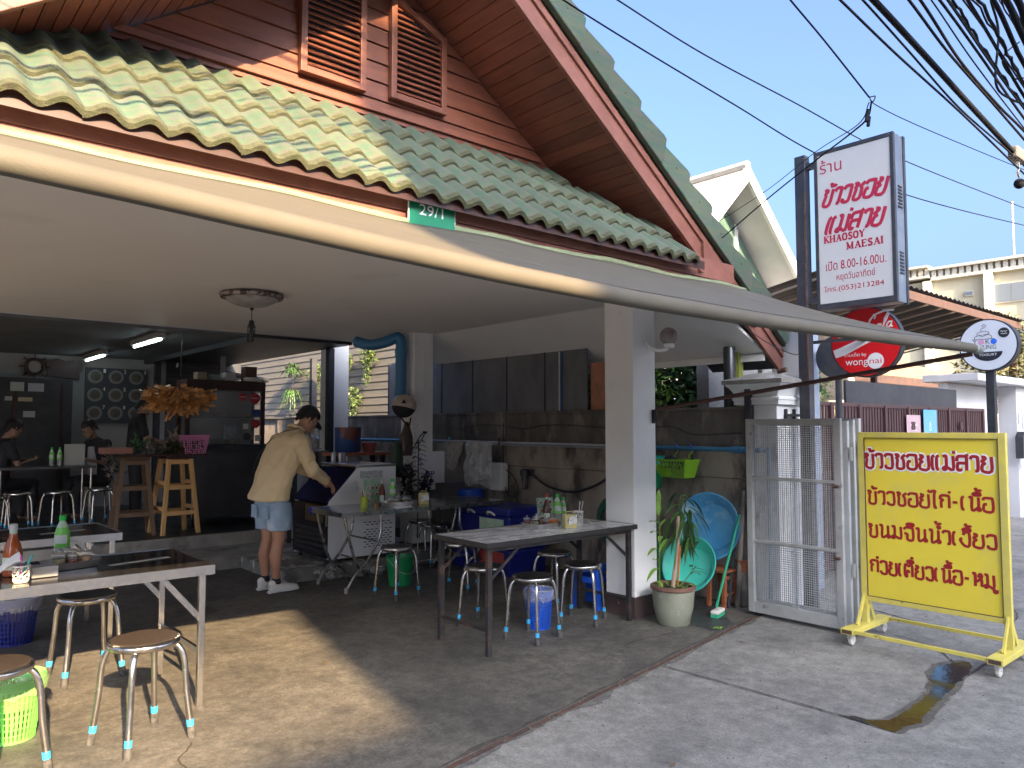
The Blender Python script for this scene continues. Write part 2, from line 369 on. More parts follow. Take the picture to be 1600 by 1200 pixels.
rub = M('broken_cement', (.30,.29,.26), (.2,.19,.17), rough=.9, scale=9, bump=.006, bscale=30)
for i,(x,y,s,lb) in enumerate([(4.25,7.02,.07,'broken cement lump at the foot of the plinth under the steel table'),(4.42,7.06,.05,'small grey rubble lump beside the table feet'),(4.05,7.04,.045,'pale stone chip against the plinth edge')]):
    mb = MB().ball((x,y,s*.55), s, 10, 7, (1.2,.8,.65)); 
    for v in mb.v: v += Vector((noise.noise(v*14),noise.noise(v*14+Vector((5,0,0))),noise.noise(v*14+Vector((9,0,0)))*.6))*s*.5
    tag(mb.build('rubble_lump', rub, smooth=60), lb, 'rubble', 'rubble lumps at the plinth')
water = M('puddle_water', (.018,.015,.012), (.012,.012,.014), rough=.10, scale=3, spec=.35, bump=.0012, bscale=14)
wetc = M('wet_cement', (.05,.05,.05), (.035,.035,.035), rough=.5, scale=5, rvar=.1, bump=.002, bscale=60)
pd = [(4.112,1.93),(4.125,1.84),(4.2,1.775),(4.38,1.765),(4.72,1.785),(4.95,1.83),(5.12,1.91),(5.3,1.95),(5.46,1.94),(5.60,1.88),(5.62,1.85),(5.40,1.765),(5.07,1.745),(4.69,1.71),(4.45,1.68),(4.30,1.65),(4.22,1.67),(4.15,1.69),(4.09,1.685),(4.055,1.70),(4.055,1.76),(4.078,1.84),(4.09,1.93)]
cx_ = sum(p[0] for p in pd)/len(pd); cy_ = sum(p[1] for p in pd)/len(pd)
halo = MB(); hp = [(x,y,.0012) for x,y in jit_poly([(p[0]+(.035 if p[0]>4.6 else -.02 if p[0]<4.05 else 0), p[1]+(.035 if p[1]>1.755 else -.035)) for p in pd], 0.02, .03, 31)]; halo.add(hp, [tuple(range(len(hp)))])
tag(halo.build('damp_margin', M('damp_concrete', (.11,.105,.095), (.075,.072,.066), rough=.6, scale=9, speck=.3), fix=False), 'damp darker margin round the brown puddle', 'damp patch', kind='structure')
mb = MB(); pp = [(x,y,.0028) for x,y in jit_poly(pd, .01, .028, 12)]; mb.add(pp, [tuple(range(len(pp)))])
tag(mb.build('puddle', water, fix=False), 'thin brown puddle spread along the road joint by the yellow sign', 'puddle', kind='structure')
wp = [(5.02,3.60),(5.18,3.72),(5.45,3.98),(5.75,4.08),(5.85,4.0),(5.6,3.75),(5.46,3.58),(5.33,3.44),(5.12,3.40),(4.98,3.42),(5.06,3.5)]
mb = MB(); pp = [(x,y,.0045) for x,y in jit_poly(wp, .02, .03, 22)]; mb.add(pp, [tuple(range(len(pp)))])
tag(mb.build('wet_patch', wetc, fix=False), 'dark wet patch on the cement beside the potted plant', 'wet patch', kind='structure')
# hairline cracks in the patio and the road
for i,(pts,lb) in enumerate([([(4.2,3.6,0),(4.45,3.62,0),(4.62,3.58,0),(4.8,3.6,0)],'short dark crack in the patio cement near the table legs'),
    ([(.9,2.9,0),(1.15,3.1,0),(1.3,3.4,0),(1.2,3.7,0),(1.32,3.9,0)],'pale winding crack in the sunlit patio cement'),
    ([(5.93,2.44,0),(5.86,2.2,0),(5.7,2.03,0),(5.52,1.9,0)],'dark crack running under the yellow sign to the puddle'),
    ([(6.5,1.81,0),(6.83,1.96,0),(7.3,2.03,0),(7.9,2.3,0)],'crack spreading over the road behind the yellow sign')]):
    sp = smooth_pts(pts, 12); mb = MB(); L_ = []; R_ = []
    for j,p in enumerate(sp):
        t = (sp[min(j+1,len(sp)-1)]-sp[max(j-1,0)]).normalized(); n_ = Vector((-t.y,t.x,0)); p = p+n_*noise.noise(p*25)*.02
        w = .004+.004*abs(noise.noise(p*40)); L_.append(p+n_*w+Vector((0,0,.0035))); R_.append(p-n_*w+Vector((0,0,.0035)))
    n = len(sp); mb.add(L_+R_, [(j,j+1,n+j+1,n+j) for j in range(n-1)])
    tag(mb.build('crack', grime, fix=False), lb, 'crack', kind='structure')
# fallen leaf sprig
leafg = M('fresh_leaf', (.20,.34,.05), (.12,.24,.04), rough=.5, scale=20, rand=.2)
t = thing('fallen_sprig', 'small yellow-green leaf sprig lying by the groove', 'leaf', (5.08,3.40,.006))
for a_ in (0,1.2,2.5,4.0):
    u = Vector((math.cos(a_),math.sin(a_),0)); w = Vector((-u.y,u.x,0))
    MB().add([u*.005,u*.03+w*.012+Vector((0,0,.01)),u*.06+Vector((0,0,.004)),u*.03-w*.012+Vector((0,0,.01))],[(0,1,2,3)]).build('leaf', leafg, t, world=False)

# grit and leaf crumbs scattered on the road and along the groove
rg = random.Random(77); mb = MB()
for i in range(420):
    if i < 170: x = rg.uniform(1.5,5.8); y = gl(x)+rg.gauss(-.03,.05)
    else: x = rg.uniform(1.6,7); y = rg.uniform(.8,3.0)
    r_ = rg.uniform(.0015,.005); ax = rg.uniform(0,6); u = Vector((math.cos(ax),math.sin(ax),0))*r_*rg.uniform(1,2); w = Vector((-u.y,u.x,0)).normalized()*r_; c_ = Vector((x,y,.0005)); t_ = Vector((0,0,r_*.9))
    mb.add([c_-u-w,c_+u-w,c_+u+w,c_-u+w,c_-u*.4-w*.4+t_,c_+u*.5-w*.4+t_,c_+u*.4+w*.5+t_,c_-u*.5+w*.4+t_],[(4,5,6,7),(0,1,5,4),(1,2,6,5),(2,3,7,6),(3,0,4,7)])
tag(mb.build('grit', M('grit', (.10,.085,.06), (.22,.2,.17), rough=.9, scale=60), fix=False), 'fine grit and crumbs scattered on the road and groove', 'grit', kind='stuff')
for i,(x,y,a_) in enumerate(((2.9,2.2,.3),(4.9,3.1,1.4),(3.3,4.9,2.2),(2.4,4.6,.9))):
    u = Vector((math.cos(a_),math.sin(a_),0)); w = Vector((-u.y,u.x,0)); z0 = .004 if y > 3.3 else .003
    m2 = MB().add([Vector((x,y,z0))+u*-.028,Vector((x,y,z0))+w*.011+Vector((0,0,.006)),Vector((x,y,z0))+u*.03,Vector((x,y,z0))-w*.011+Vector((0,0,.004))],[(0,1,2,3)])
    tag(m2.build('dry_leaf', M('dry_leaf_brown',(.10,.06,.03),(.16,.10,.05),rough=.8,scale=30) if i == 0 else bpy.data.materials['dry_leaf_brown']), ('curled brown leaf on the open road','brown leaf near the groove by the pot','brown leaf between the tables','brown leaf in the sunlit patch')[i], 'leaf')
# ---------------------------------------------------------------- restaurant house
H = thing('restaurant_house', 'open-fronted restaurant house with green tiled skirt roof and red wooden gable', 'house', (2.62, 4.2, 0))
sof = lambda x: 4.84-.70*abs(x-2.62)
def P_(name, mb, mat, bevel=0, smooth=False, label=None, parent=None): return mb.build(name, mat, parent or H, bevel=bevel, smooth=smooth, label=label)
# columns with painted foot
brownp = M('brown_plinth_paint', (.085,.055,.05), (.06,.04,.04), rough=.6, scale=7, c3=(.3,.28,.26), s3=16, t3=(.66,.7))
for (x0,x1,y0,y1,z0) in ((4.84,5.13,4.03,4.34,0),(5.08,5.36,7.62,7.9,0),(5.06,5.36,9.72,10.0,.3)):
    c_ = P_('column', MB().box((x0,y0,z0+.17),(x1,y1,2.75)), white, bevel=.006)
    f_ = MB().box((x0-.004,y0-.004,z0),(x1+.004,y1+.004,z0+.168)).build('column_foot', brownp, H); 
    f_.parent = c_; 
ctop = P_('ceiling', MB().box((-1.4,3.58,2.70),(5.36,9.05,2.74)), ceilw)
P_('sloped_ceiling', MB().prism([(5.362,3.72,2.702),(6.36,3.72,2.235),(6.36,3.72,2.265),(5.362,3.72,2.732)], (0,4.7,0)), white)
P_('eave_trim', MB().box((6.33,3.72,2.17),(6.362,8.42,2.233)), white)
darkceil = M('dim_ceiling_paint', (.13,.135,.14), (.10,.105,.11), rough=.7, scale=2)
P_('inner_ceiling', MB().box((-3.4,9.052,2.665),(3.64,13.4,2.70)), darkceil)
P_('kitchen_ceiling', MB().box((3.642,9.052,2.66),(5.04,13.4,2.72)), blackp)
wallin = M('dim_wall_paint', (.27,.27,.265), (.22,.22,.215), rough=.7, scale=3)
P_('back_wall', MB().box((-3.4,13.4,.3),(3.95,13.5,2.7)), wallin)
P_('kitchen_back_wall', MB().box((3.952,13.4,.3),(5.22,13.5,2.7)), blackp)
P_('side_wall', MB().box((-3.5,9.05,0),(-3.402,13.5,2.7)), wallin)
for (x,y) in ((4.98,9.60),(5.52,11.2),(3.70,13.1)):
    P_('post', MB().box((x,y,.3),(x+.09,y+.09,2.66)), blackp, bevel=.003)
P_('ceiling_beam', MB().box((3.60,9.056,2.60),(3.68,13.39,2.664)), blackp)
# gable wall of lapped boards
zs = [3.50,3.665,3.80,3.925,4.06,4.19,4.31,4.43,4.55,4.67,4.79]
for i in range(len(zs)-1):
    z0, z1 = zs[i], zs[i+1]-.006; y0 = 4.43
    xr0 = 2.62+(4.84-z0)/.7-.005; xr1 = 2.62+(4.84-z1)/.7-.005; xl0 = 5.24-xr0; xl1 = 5.24-xr1; y1 = 4.455
    d = .014
    P_('weatherboard', MB().add([(xl0,y0-d,z0),(xr0,y0-d,z0),(xr1,y0,z1),(xl1,y0,z1),(xl0,y1,z0),(xr0,y1,z0),(xr1,y1,z1),(xl1,y1,z1)],
        [(0,1,2,3),(7,6,5,4),(0,4,5,1),(1,5,6,2),(2,6,7,3),(3,7,4,0)]), woodred)
P_('gable_backing', MB().prism([(-1.0,4.46,2.75),(6.0,4.46,2.75),(6.0,4.46,2.7),(5.6,4.46,2.75),(2.62,4.46,4.8),(-.4,4.46,2.75)], (0,.05,0)), blackp)
P_('cornice_board', MB().box((.2,4.395,3.70),(4.15,4.413,3.745)), woodred, bevel=.004)
# louvred gable windows
def louvre(x0,x1,z0,z1a,z1b):
    fr = MB(); y = 4.365; w = .045
    fr.box((x0,y,z0),(x0+w,4.412,z1a)); fr.box((x1-w,y,z0),(x1,4.412,z1b)); fr.box((x0+w,y,z0),(x1-w,4.412,z0+w))
    fr.prism([(x0+w,y,z1a-w),(x1-w,y,z1b-w),(x1-w,y,z1b),(x0+w,y,z1a)], (0,.047,0))
    f = P_('louvre_window', fr, woodred, bevel=.004)
    back = MB().prism([(x0+w,4.405,z0+w),(x1-w,4.405,z0+w),(x1-w,4.405,z1b-w),(x0+w,4.405,z1a-w)], (0,.004,0)).build('window_back', blackp, H); back.parent = f
    z = z0+w+.012
    while z < max(z1a,z1b)-w-.03:
        xe = x1-w
        if z1b < z1a and z+.03 > z1b-w: xe = x0+w+(x1-x0-2*w)*max(.05,(z1a-w-z-.03)/(z1a-z1b))
        s_ = MB().add([(x0+w,y+.006,z),(xe,y+.006,z),(xe,y+.036,z+.034),(x0+w,y+.036,z+.034),(x0+w,y+.013,z-.004),(xe,y+.013,z-.004),(xe,y+.043,z+.03),(x0+w,y+.043,z+.03)],
            [(0,1,2,3),(7,6,5,4),(0,4,5,1),(2,6,7,3),(1,5,6,2),(0,3,7,4)]).build('slat', woodred, H); s_.parent = f
        z += .042
louvre(2.045,2.515,3.80,4.50,4.50); louvre(2.71,3.18,3.82,4.56,4.40)
# soffit boards of both gable slopes
for side in (1,-1):
    n = 41; step_ = .10/math.hypot(1,.7)
    for i in range(n):
        xa = 2.62+side*(i*step_+.003); xb = 2.62+side*((i+1)*step_-.003)
        za, zb = sof(xa)+.012, sof(xb)+.012
        P_('soffit_board', MB().prism([(xa,3.705,za),(xb,3.705,zb),(xb,3.705,zb+.014),(xa,3.705,za+.014)], (0,.735,0)), woodsof)
    xe = 2.62+side*3.95
    P_('soffit_backing', MB().prism([(2.62,3.71,sof(2.62)+.032),(xe,3.71,sof(xe)+.032),(xe,3.71,sof(xe)+.05),(2.62,3.71,sof(2.62)+.05)], (0,.72,0)), blackp)
    P_('barge_board', MB().prism([(2.62,3.665,sof(2.62)-.02),(xe,3.665,sof(xe)-.02),(xe+side*.02,3.665,sof(xe)+.19),(2.62,3.665,sof(2.62)+.20)], (0,.035,0)), barge, bevel=.004)
    P_('barge_moulding', MB().prism([(2.62,3.645,sof(2.62)+.135),(xe,3.645,sof(xe)+.135),(xe,3.645,sof(xe)+.20),(2.62,3.645,sof(2.62)+.20)], (0,.019,0)), barge, bevel=.004)
    P_('barge_upper_board', MB().prism([(2.62,3.675,sof(2.62)+.202),(xe,3.675,sof(xe)+.202),(xe,3.675,sof(xe)+.262),(2.62,3.675,sof(2.62)+.262)], (0,.03,0)), woodred, bevel=.003)
    # verge tiles stepping down the rake
    k = 0; x = 6.60 if side > 0 else 2.62-.32
    if side < 0: xs = [2.62-.306*i for i in range(1,13)]
    else: xs = [6.56-.306*i for i in range(13)]
    for xb in xs:
        xl = xb-side*.40
        if side > 0 and xl < 2.5: continue
        q = lambda x_, off: (x_, sof(x_)+off)
        lo, hi = q(xb, .255), q(xb, .465); lo2, hi2 = q(xl, .235), q(xl, .395)
        pr = [(lo2[0],3.60,lo2[1]),(lo[0]-side*.03,3.60,lo[1]-.012),(lo[0],3.60,lo[1]+.03),(hi[0]+side*.035,3.60,hi[1]-.01),(hi[0],3.60,hi[1]+.02),(hi2[0],3.60,hi2[1])]
        mv = MB().prism(pr, (0,.05,0))
        for v in mv.v: v.y += -.008+.016*min(1,max(0,(xb-v.x)*side/.40))
        vt = P_('verge_tile', mv, tilem, bevel=.008)
        cap = MB().prism([(hi2[0],3.662,hi2[1]-.022),(hi[0],3.662,hi[1]-.002),(hi[0],3.662,hi[1]+.018),(hi2[0],3.662,hi2[1]-.002)], (0,.18,0)).build('tile_return', tilem, H); cap.parent = vt
        lip = MB().prism([(xb-side*.16,3.625,sof(xb-side*.16)+.232),(xb+side*.012,3.625,sof(xb)+.228),(xb+side*.012,3.625,sof(xb)+.25),(xb-side*.16,3.625,sof(xb-side*.16)+.254)], (0,.04,0)).build('tile_lip', moss, H); lip.parent = vt
        nail = MB().lathe([(.006,0),(.005,.004),(.0001,.005)], 8, (0,0,0), Matrix.Translation((xb-side*.15,3.597,sof(xb-side*.15)+.36)) @ Matrix.Rotation(R(90),4,'X')).build('nail_head', rust, H); nail.parent = vt
    # main roof slope
    P_('main_roof', MB().prism([(2.62,3.84,sof(2.62)+.24),(xe,3.84,sof(xe)+.24),(xe,3.84,sof(xe)+.32),(2.62,3.84,sof(2.62)+.32)], (0,4.7,0)), tilem)
# skirt roof of two-wave cement tiles
yE, zE, sl_ = 3.435, 2.848, .825
def wave(u): return .5-.5*math.cos(4*PI*u)
def make_tile():
    mb = MB(); n = 20; L = .372; W = .337; A = .044; T = .017
    for k,(yy,zz) in enumerate([(0,-.004),(.035,.003),(L,-.012)]):
        for j in range(n+1):
            u = j/n; x = u*W-.004; hgt = A*wave(u*.96)+(.004 if u < .06 else 0)
            mb.v += [Vector((x,yy,zz+hgt))]
        for j in range(n+1):
            u = j/n; x = u*W-.004; hgt = A*wave(u*.96)
            mb.v += [Vector((x,yy,zz+hgt-T-(.009 if k == 0 else 0)))]
    m = n+1
    for k in range(2):
        for j in range(n):
            a,b = k*2*m+j, (k+1)*2*m+j
            mb.f += [(a,a+1,b+1,b),(a+m,b+m,b+m+1,a+m+1)]
    for j in range(n): mb.f += [(j,m+j,m+j+1,j+1)]
    mb.f += [(0,2*m,3*m,m),(n,m+n,3*m+n,2*m+n)]
    return mb
tile0 = make_tile().build('roof_tile', tilem, smooth=50)
tile0.data.materials.append(moss)
for p in tile0.data.polygons:
    if p.center.y < .004 or (p.normal.z < -.2 and p.center.y < .05): p.material_index = 1
tdata = tile0.data; bpy.data.objects.remove(tile0)
rot = Matrix.Rotation(math.atan(sl_), 4, 'X')
for row, xmax in enumerate((5.12,4.90,4.66,4.42)):
    d = row*.322
    for c in range(21):
        x = -.98+c*.330+(.012*noise.noise(Vector((c,row,3))))
        if x+.31 > xmax+.12: break
        m = Matrix.Translation((x-H.location.x, yE+d*math.cos(math.atan(sl_))-H.location.y+.006*noise.noise(Vector((c*3.1,row*7,1))), zE+d*math.sin(math.atan(sl_))+.012*row*0+.008*noise.noise(Vector((c*2.3,row*5,9))))) @ rot @ Matrix.Rotation(R(-2.2),4,'X')
        inst(tdata, 'roof_tile', H, m)
P_('eave_shade_board', MB().box((-1.0,3.470,2.805),(5.06,3.484,2.868)), darkm)  # board added to stop sun under the tiles, dark to deepen shade
P_('roof_batten_board', MB().prism([(-1.0,3.59,2.87),(-1.0,4.42,3.55),(-1.0,4.42,3.565),(-1.0,3.59,2.885)], (6.25,0,0)), woodsof)
P_('skirt_gable_end', MB().prism([(5.10,3.52,2.80),(5.10,3.66,2.93),(5.10,3.66,2.80)], (.03,0,0)), barge)
# fascia, two boards with a joint
P_('fascia_board', MB().box((-1.6,3.56,2.772),(5.62,3.585,2.93)), barge, bevel=.003)
P_('fascia_board', MB().box((-1.6,3.568,2.60),(5.52,3.6,2.769)), barge, bevel=.003)
P_('rafter_panel', MB().prism([(5.3,3.64,2.6),(6.1,3.64,2.45),(6.1,3.64,2.6),(5.3,3.64,3.1)], (0,.02,0)), barge)
# house number plate
gp = M('enamel_green', (.0,.16,.075), rough=.35); wp_ = M('sign_white', (.78,.78,.78), rough=.4)
t = thing('house_number_plate', 'green enamel number plate 29/1 with white rim on the fascia', 'number plate', (2.50, 3.545, 2.70))
MB().box((2.305,3.528,2.69),(2.635,3.534,2.855)).build('plate_rim', wp_, t, bevel=.002)
MB().box((2.311,3.5255,2.696),(2.629,3.5275,2.849)).build('plate_face', gp, t)
ftext('29/1', .165, 'plate_number', wp_, t, frame(FY,(2.47,3.5245,2.785)), height=.062)
# ---------------------------------------------------------------- awning
A = thing('awning', 'long cream canvas awning stretched out from the fascia over the patio', 'awning', (2.5, 2.7, 2.4))
XR0, XR1 = -1.3, 5.70
def roller(x):
    K = [(-2,2.08),(.2,2.085),(.44,2.076),(.73,2.062),(1.09,2.047),(1.56,2.031),(2.19,2.022),(3.08,2.026),(4.45,2.05),(5.7,2.087),(7,2.1)]
    for (xa,za),(xb,zb) in zip(K,K[1:]):
        if x <= xb:
            t = (x-xa)/(xb-xa); t = t*t*(3-2*t)*.3+t*.7; return za+(zb-za)*t
yR = 1.785
mb = MB(); nx, ny = 90, 14; top = []
for j in range(ny+1):
    v = j/ny
    for i in range(nx+1):
        u = i/nx; x = XR0+(XR1-XR0)*u
        y1 = 3.548; z1 = 2.712+.006*math.sin(x*5)+.006*max(0,x-2)
        xt = XR0+(5.76-XR0)*u
        X = x*(1-v)+xt*v
        zr = roller(x)+.028
        edge = math.exp(-((1-u)*26))
        y = (yR-.0)+(y1-yR)*v
        z = zr+(z1-zr)*v-.045*math.sin(PI*v)*(1-.3*edge)+.004*math.sin(X*3.1+v*4)*v
        top.append(Vector((X-.10*edge*math.sin(PI*v), y, z)))
mb.v = top; w = nx+1
mb.f = [(j*w+i,j*w+i+1,(j+1)*w+i+1,(j+1)*w+i) for j in range(ny) for i in range(nx)]
cv = mb.build('canopy', canvas, A, smooth=60); sd = cv.modifiers.new('thick','SOLIDIFY'); sd.thickness = .003
pts = [(x_, 3.552-.0, 2.712+.008*math.sin(x_*5)+.004*math.sin(x_*13)+.006*max(0,x_-2)) for x_ in [XR0+(5.76-XR0)*i/60 for i in range(61)]]
MB().tube(pts, .026, 10).build('canopy_hem', canvgreen, A, smooth=60)
pts = [(x_, yR, roller(x_)) for x_ in [XR0+(XR1-XR0)*i/60 for i in range(61)]]
MB().tube(pts, .032, 14).build('roller_tube', canvas, A, smooth=60)
MB().tube([(x_, yR+.10, roller(x_)+.063) for x_ in [XR0+(XR1-XR0)*i/60 for i in range(61)]], .0016, 5).build('seam', grime, A)
for xs_ in (.05,1.3,2.55,3.8,5.05):
    MB().tube([(xs_*(1-v)+xs_*v, yR+(3.548-yR)*v, (roller(xs_)+.028)*(1-v)+(2.712+.006*max(0,xs_-2))*v-.045*math.sin(PI*v)+.0022) for v in [i/12 for i in range(13)]], .0013, 5).build('panel_seam', canvgreen, A)
tipm = M('weathered_fitting', (.18,.24,.22), (.28,.28,.26), rough=.5, scale=40, metal=.3)
MB().tube([(5.70,yR,2.085),(5.74,yR,2.085),(5.745,yR,2.085),(5.78,yR,2.085)], [.031,.031,.022,.022], 12).build('end_cap', tipm, A, smooth=40)
MB().lathe([(.012,-.03),(.03,-.026),(.034,0),(.03,.026),(.012,.03)], 14, (0,0,0), Matrix.Translation((5.80,yR,2.084)) @ Matrix.Rotation(R(90),4,'Y')).build('gear_ring', tipm, A, smooth=40)
MB().tube([(5.82,yR,2.084),(5.86,yR,2.08)], .012, 10).build('crank_eye', tipm, A)
arm_m = M('rust_brown_arm', (.10,.045,.035), (.06,.03,.028), rough=.6, scale=12)
MB().tube([(5.10,4.00,1.70),(5.72,yR+.01,2.05)], .017, 10).build('arm', arm_m, A, smooth=50)
MB().tube([(5.10,4.00,1.70),(5.095,3.995,1.69),(5.095,3.995,1.60)], .014, 8).build('arm_pivot', blackp, A)
MB().box((5.078,4.018,1.585),(5.11,4.028,1.70)).build('arm_bracket', blackp, A)
MB().tube([(-1.25,3.6,1.7),(-1.27,yR+.01,2.05)], .017, 10).build('arm', arm_m, A, smooth=50)
P_('column', MB().box((-1.38,3.62,0),(-1.1,3.92,2.70)), white, bevel=.006)
MB().tube(smooth_pts([(5.60,3.50,2.64),(5.66,3.0,2.38),(5.70,2.4,2.19),(5.71,1.8,2.11)],8), .005, 6).build('edge_rope', M('dark_green_rope',(.03,.07,.06),rough=.7), A)
# globe wall lamp on the column
t = thing('globe_wall_lamp', 'white bracket wall lamp with a smoky glass globe on the front column', 'wall lamp', (5.03,4.02,2.25))
MB().lathe([(.05,0),(.052,.008),(.04,.016)], 18, (0,0,0), Matrix.Translation((5.03,4.03,2.24)) @ Matrix.Rotation(R(90),4,'X')).build('wall_plate', white, t, smooth=40)
MB().tube(smooth_pts([(5.03,4.02,2.24),(5.05,3.96,2.20),(5.10,3.92,2.20),(5.13,3.90,2.21)],6), .018, 10).build('bracket', white, t, smooth=50)
MB().lathe([(.02,-.02),(.045,-.012),(.047,.02),(.04,.022)], 18, (5.14,3.89,2.23)).build('globe_collar', white, t, smooth=40)
glb = M('smoky_globe', (.32,.27,.26), (.22,.19,.19), rough=.25, scale=10)
MB().ball((5.14,3.89,2.315), .075, 24, 16).build('globe', glb, t, smooth=60)
# ceiling lamp with hanging ornament
t = thing('ceiling_lamp', 'shallow white glass ceiling dish with a dark worn metal rim', 'ceiling lamp', (2.54,6.3,2.70))
MB().lathe([(.10,.0),(.25,-.01),(.262,-.025),(.255,-.045),(.22,-.05)], 40, (2.54,6.3,2.698)).build('metal_rim', M('worn_rim',(.05,.035,.03),(.35,.3,.28),rough=.4,scale=14,contrast=(.5,.55)), t, smooth=50)
MB().lathe([(.22,-.046),(.19,-.075),(.13,-.105),(.06,-.12),(.012,-.124)], 40, (2.54,6.3,2.698)).build('glass_dish', M('marbled_glass',(.42,.40,.38),(.22,.21,.2),rough=.3,scale=9), t, smooth=60)
MB().lathe([(.012,-.125),(.018,-.135),(.006,-.15)], 12, (2.54,6.3,2.698)).build('finial', blackp, t, smooth=60)
t = thing('hanging_ornament', 'dark wind chime bell hanging on a thread under the ceiling lamp', 'ornament', (2.54,6.3,2.4))
MB().tube([(2.54,6.3,2.55),(2.54,6.3,2.47)], .003, 6).build('thread', blackp, t)
MB().lathe([(.004,.0),(.02,-.01),(.024,-.04),(.036,-.06),(.036,-.065),(.001,-.066)], 14, (2.54,6.3,2.47)).build('bell', blackp, t, smooth=50)
for dx,dy in ((.03,0),(-.03,0),(0,.03),(0,-.03)):
    MB().tube([(2.54+dx,6.3+dy,2.41),(2.54+dx,6.3+dy,2.33)], .004, 6).build('chime', blackp, t)
MB().lathe([(.008,0),(.02,-.02),(.02,-.10),(.008,-.12)], 10, (2.54,6.3,2.40)).build('tassel', blackp, t, smooth=40)
# ---------------------------------------------------------------- stools
ribs = M('ribbed_seat_vinyl', (.022,.017,.015), (.035,.026,.022), rough=.38, scale=30, stretch=(1,14,1), bump=.002, bscale=30)
def make_stool(h, r, spread, seatm, label, group, ribbed):
    t = thing('stool', label, 'stool', (0,0,0), 0, group)
    sp_ = MB().lathe([(r*.985,h-.012),(r*.97,h-.002),(r*.80,h+.003),(.0001,h+.0035)], 36); sp_.build('seat', seatm, t, world=False, smooth=30)
    if ribbed:
        rb = MB(); k = 15
        for i in range(-k+1, k):
            yy = i/k*r*.88; xx = math.sqrt(max(0,(r*.9)**2-yy*yy))
            if xx > .01: rb.beam((-xx,yy,h+.0035),(xx,yy,h+.0035), .005, .0055)
        o = rb.build('seat_ribs', seatm, t, world=False); o['kind'] = 'stuff'
    MB().lathe([(r*.96,h-.034),(r,h-.026),(r*1.01,h-.016),(r,h-.006),(r*.955,h+.001)], 40).build('rim', steel, t, world=False, smooth=60)
    for k in range(4):
        a = k*PI/2+PI/4; c, s = math.cos(a), math.sin(a); tw = .0
        P = [(r*.45,h-.03),(r*.80,h-.032),(r*.98,h-.05),(r*1.10,h-.095),(r*1.16,h-.15),(r*1.22,h*.45),(spread,.012)]
        pts = smooth_pts([(q*c,q*s,z) for q,z in P], 5)
        lr = .015 if ribbed else .0125
        lg = MB().tube(pts, lr, 10).build('leg', steel, t, world=False, smooth=50)
        f0 = Vector((spread*c,spread*s,.0)); d = Vector((c*(r*1.22-spread),s*(r*1.22-spread),h*.45-.012)).normalized()
        MB().tube([f0+d*.058, f0+d*.090], lr+.0027, 12).build('blue_tape', bluetape, lg, world=False)
        MB().tube([f0+Vector((0,0,.0)), f0+d*.05, f0+d*.058], [lr+.0055,lr+.0037,lr+.0025], 12).build('rubber_foot', rubber, lg, world=False, smooth=40)
    return t
gL = 'dark ribbed stools at the steel table in the sun'; gR = 'black-topped stools under the white and steel tables'
sL = make_stool(.50, .168, .235, ribs, 'ribbed steel stool standing fully in the sun by the table leg', gL, True)
sL.location = (1.14,4.10,0); sL.rotation_euler = (0,0,R(15))
dup(sL, (.50,4.08,0), R(30), 'ribbed stool cut off by the left edge beside the lime basket')
dup(sL, (1.16,5.40,0), R(5), 'ribbed stool standing behind the near steel table, half in shadow')
sR = make_stool(.46, .152, .205, seatblk, 'black-topped stool in front of the blue mesh bin by the white table', gR, False)
sR.location = (3.84,4.17,0); sR.rotation_euler = (0,0,R(12))
for x,y,a,lb in ((3.82,4.72,20,'black-topped stool just behind the left legs of the white table'),
        (4.71,4.83,8,'black-topped stool farther back under the right half of the white table'),
        (4.48,4.27,28,'black-topped stool between the blue mesh bin and the white column'),
        (3.83,6.0,10,'black-topped stool in front of the steel table, green bucket behind its legs'),
        (4.40,5.82,35,'stool seen only by its legs behind the left end of the white table'),
        (5.02,7.1,0,'dark stool beyond the steel table in front of the blue cool boxes'),
        (5.12,7.5,25,'dark stool tucked farthest back by the second column')):
    dup(sR, (x,y,0), R(a), lb)
# ---------------------------------------------------------------- tables
def leg_sq(mb, p, q, w=.032): return mb.beam(p, q, w, w)
# white table
t = thing('white_table', 'folding table with scuffed white top, black edge and black metal legs', 'table', (4.03,4.30,0))
wt = M('scuffed_white_laminate', (.78,.79,.80), (.70,.71,.72), rough=.28, scale=3, c3=(.42,.42,.43), s3=7, t3=(.70,.80), stretch=(1,2,1), rvar=.08)
blk = M('black_table_edge', (.02,.02,.022), (.035,.033,.033), rough=.5, scale=20)
legm = M('worn_black_leg', (.035,.033,.035), (.10,.06,.05), rough=.55, scale=7, contrast=(.5,.62), metal=.3)
MB().box((3.27,4.0,.752),(4.82,4.62,.764)).build('tabletop', wt, t, bevel=.002)
e = MB(); e.box((3.258,3.988,.728),(4.832,4.0,.7655)); e.box((3.258,4.62,.728),(4.832,4.632,.7655)); e.box((3.258,4.0,.728),(3.27,4.62,.7655)); e.box((4.82,4.0,.728),(4.832,4.62,.7655))
e.box((3.27,4.0,.735),(4.82,4.62,.7515)); e.build('table_edge', blk, t, bevel=.003)
for x in (3.31,4.77):
    for y in (4.035,4.585):
        MB().box((x-.019,y-.017,0),(x+.019,y+.017,.735)).build('leg', legm, t, bevel=.003)
        d = .30 if x < 4 else -.30
        MB().beam((x,y,.50),(x+d,y,.73), .012, .022).build('brace', legm, t)
    MB().beam((x,4.05,.17),(x,4.57,.17), .02, .022).build('stretcher', legm, t, bevel=.002)
MB().box((3.33,4.02,.70),(4.75,4.032,.735)).build('apron', legm, t); MB().box((3.33,4.588,.70),(4.75,4.60,.735)).build('apron', legm, t)
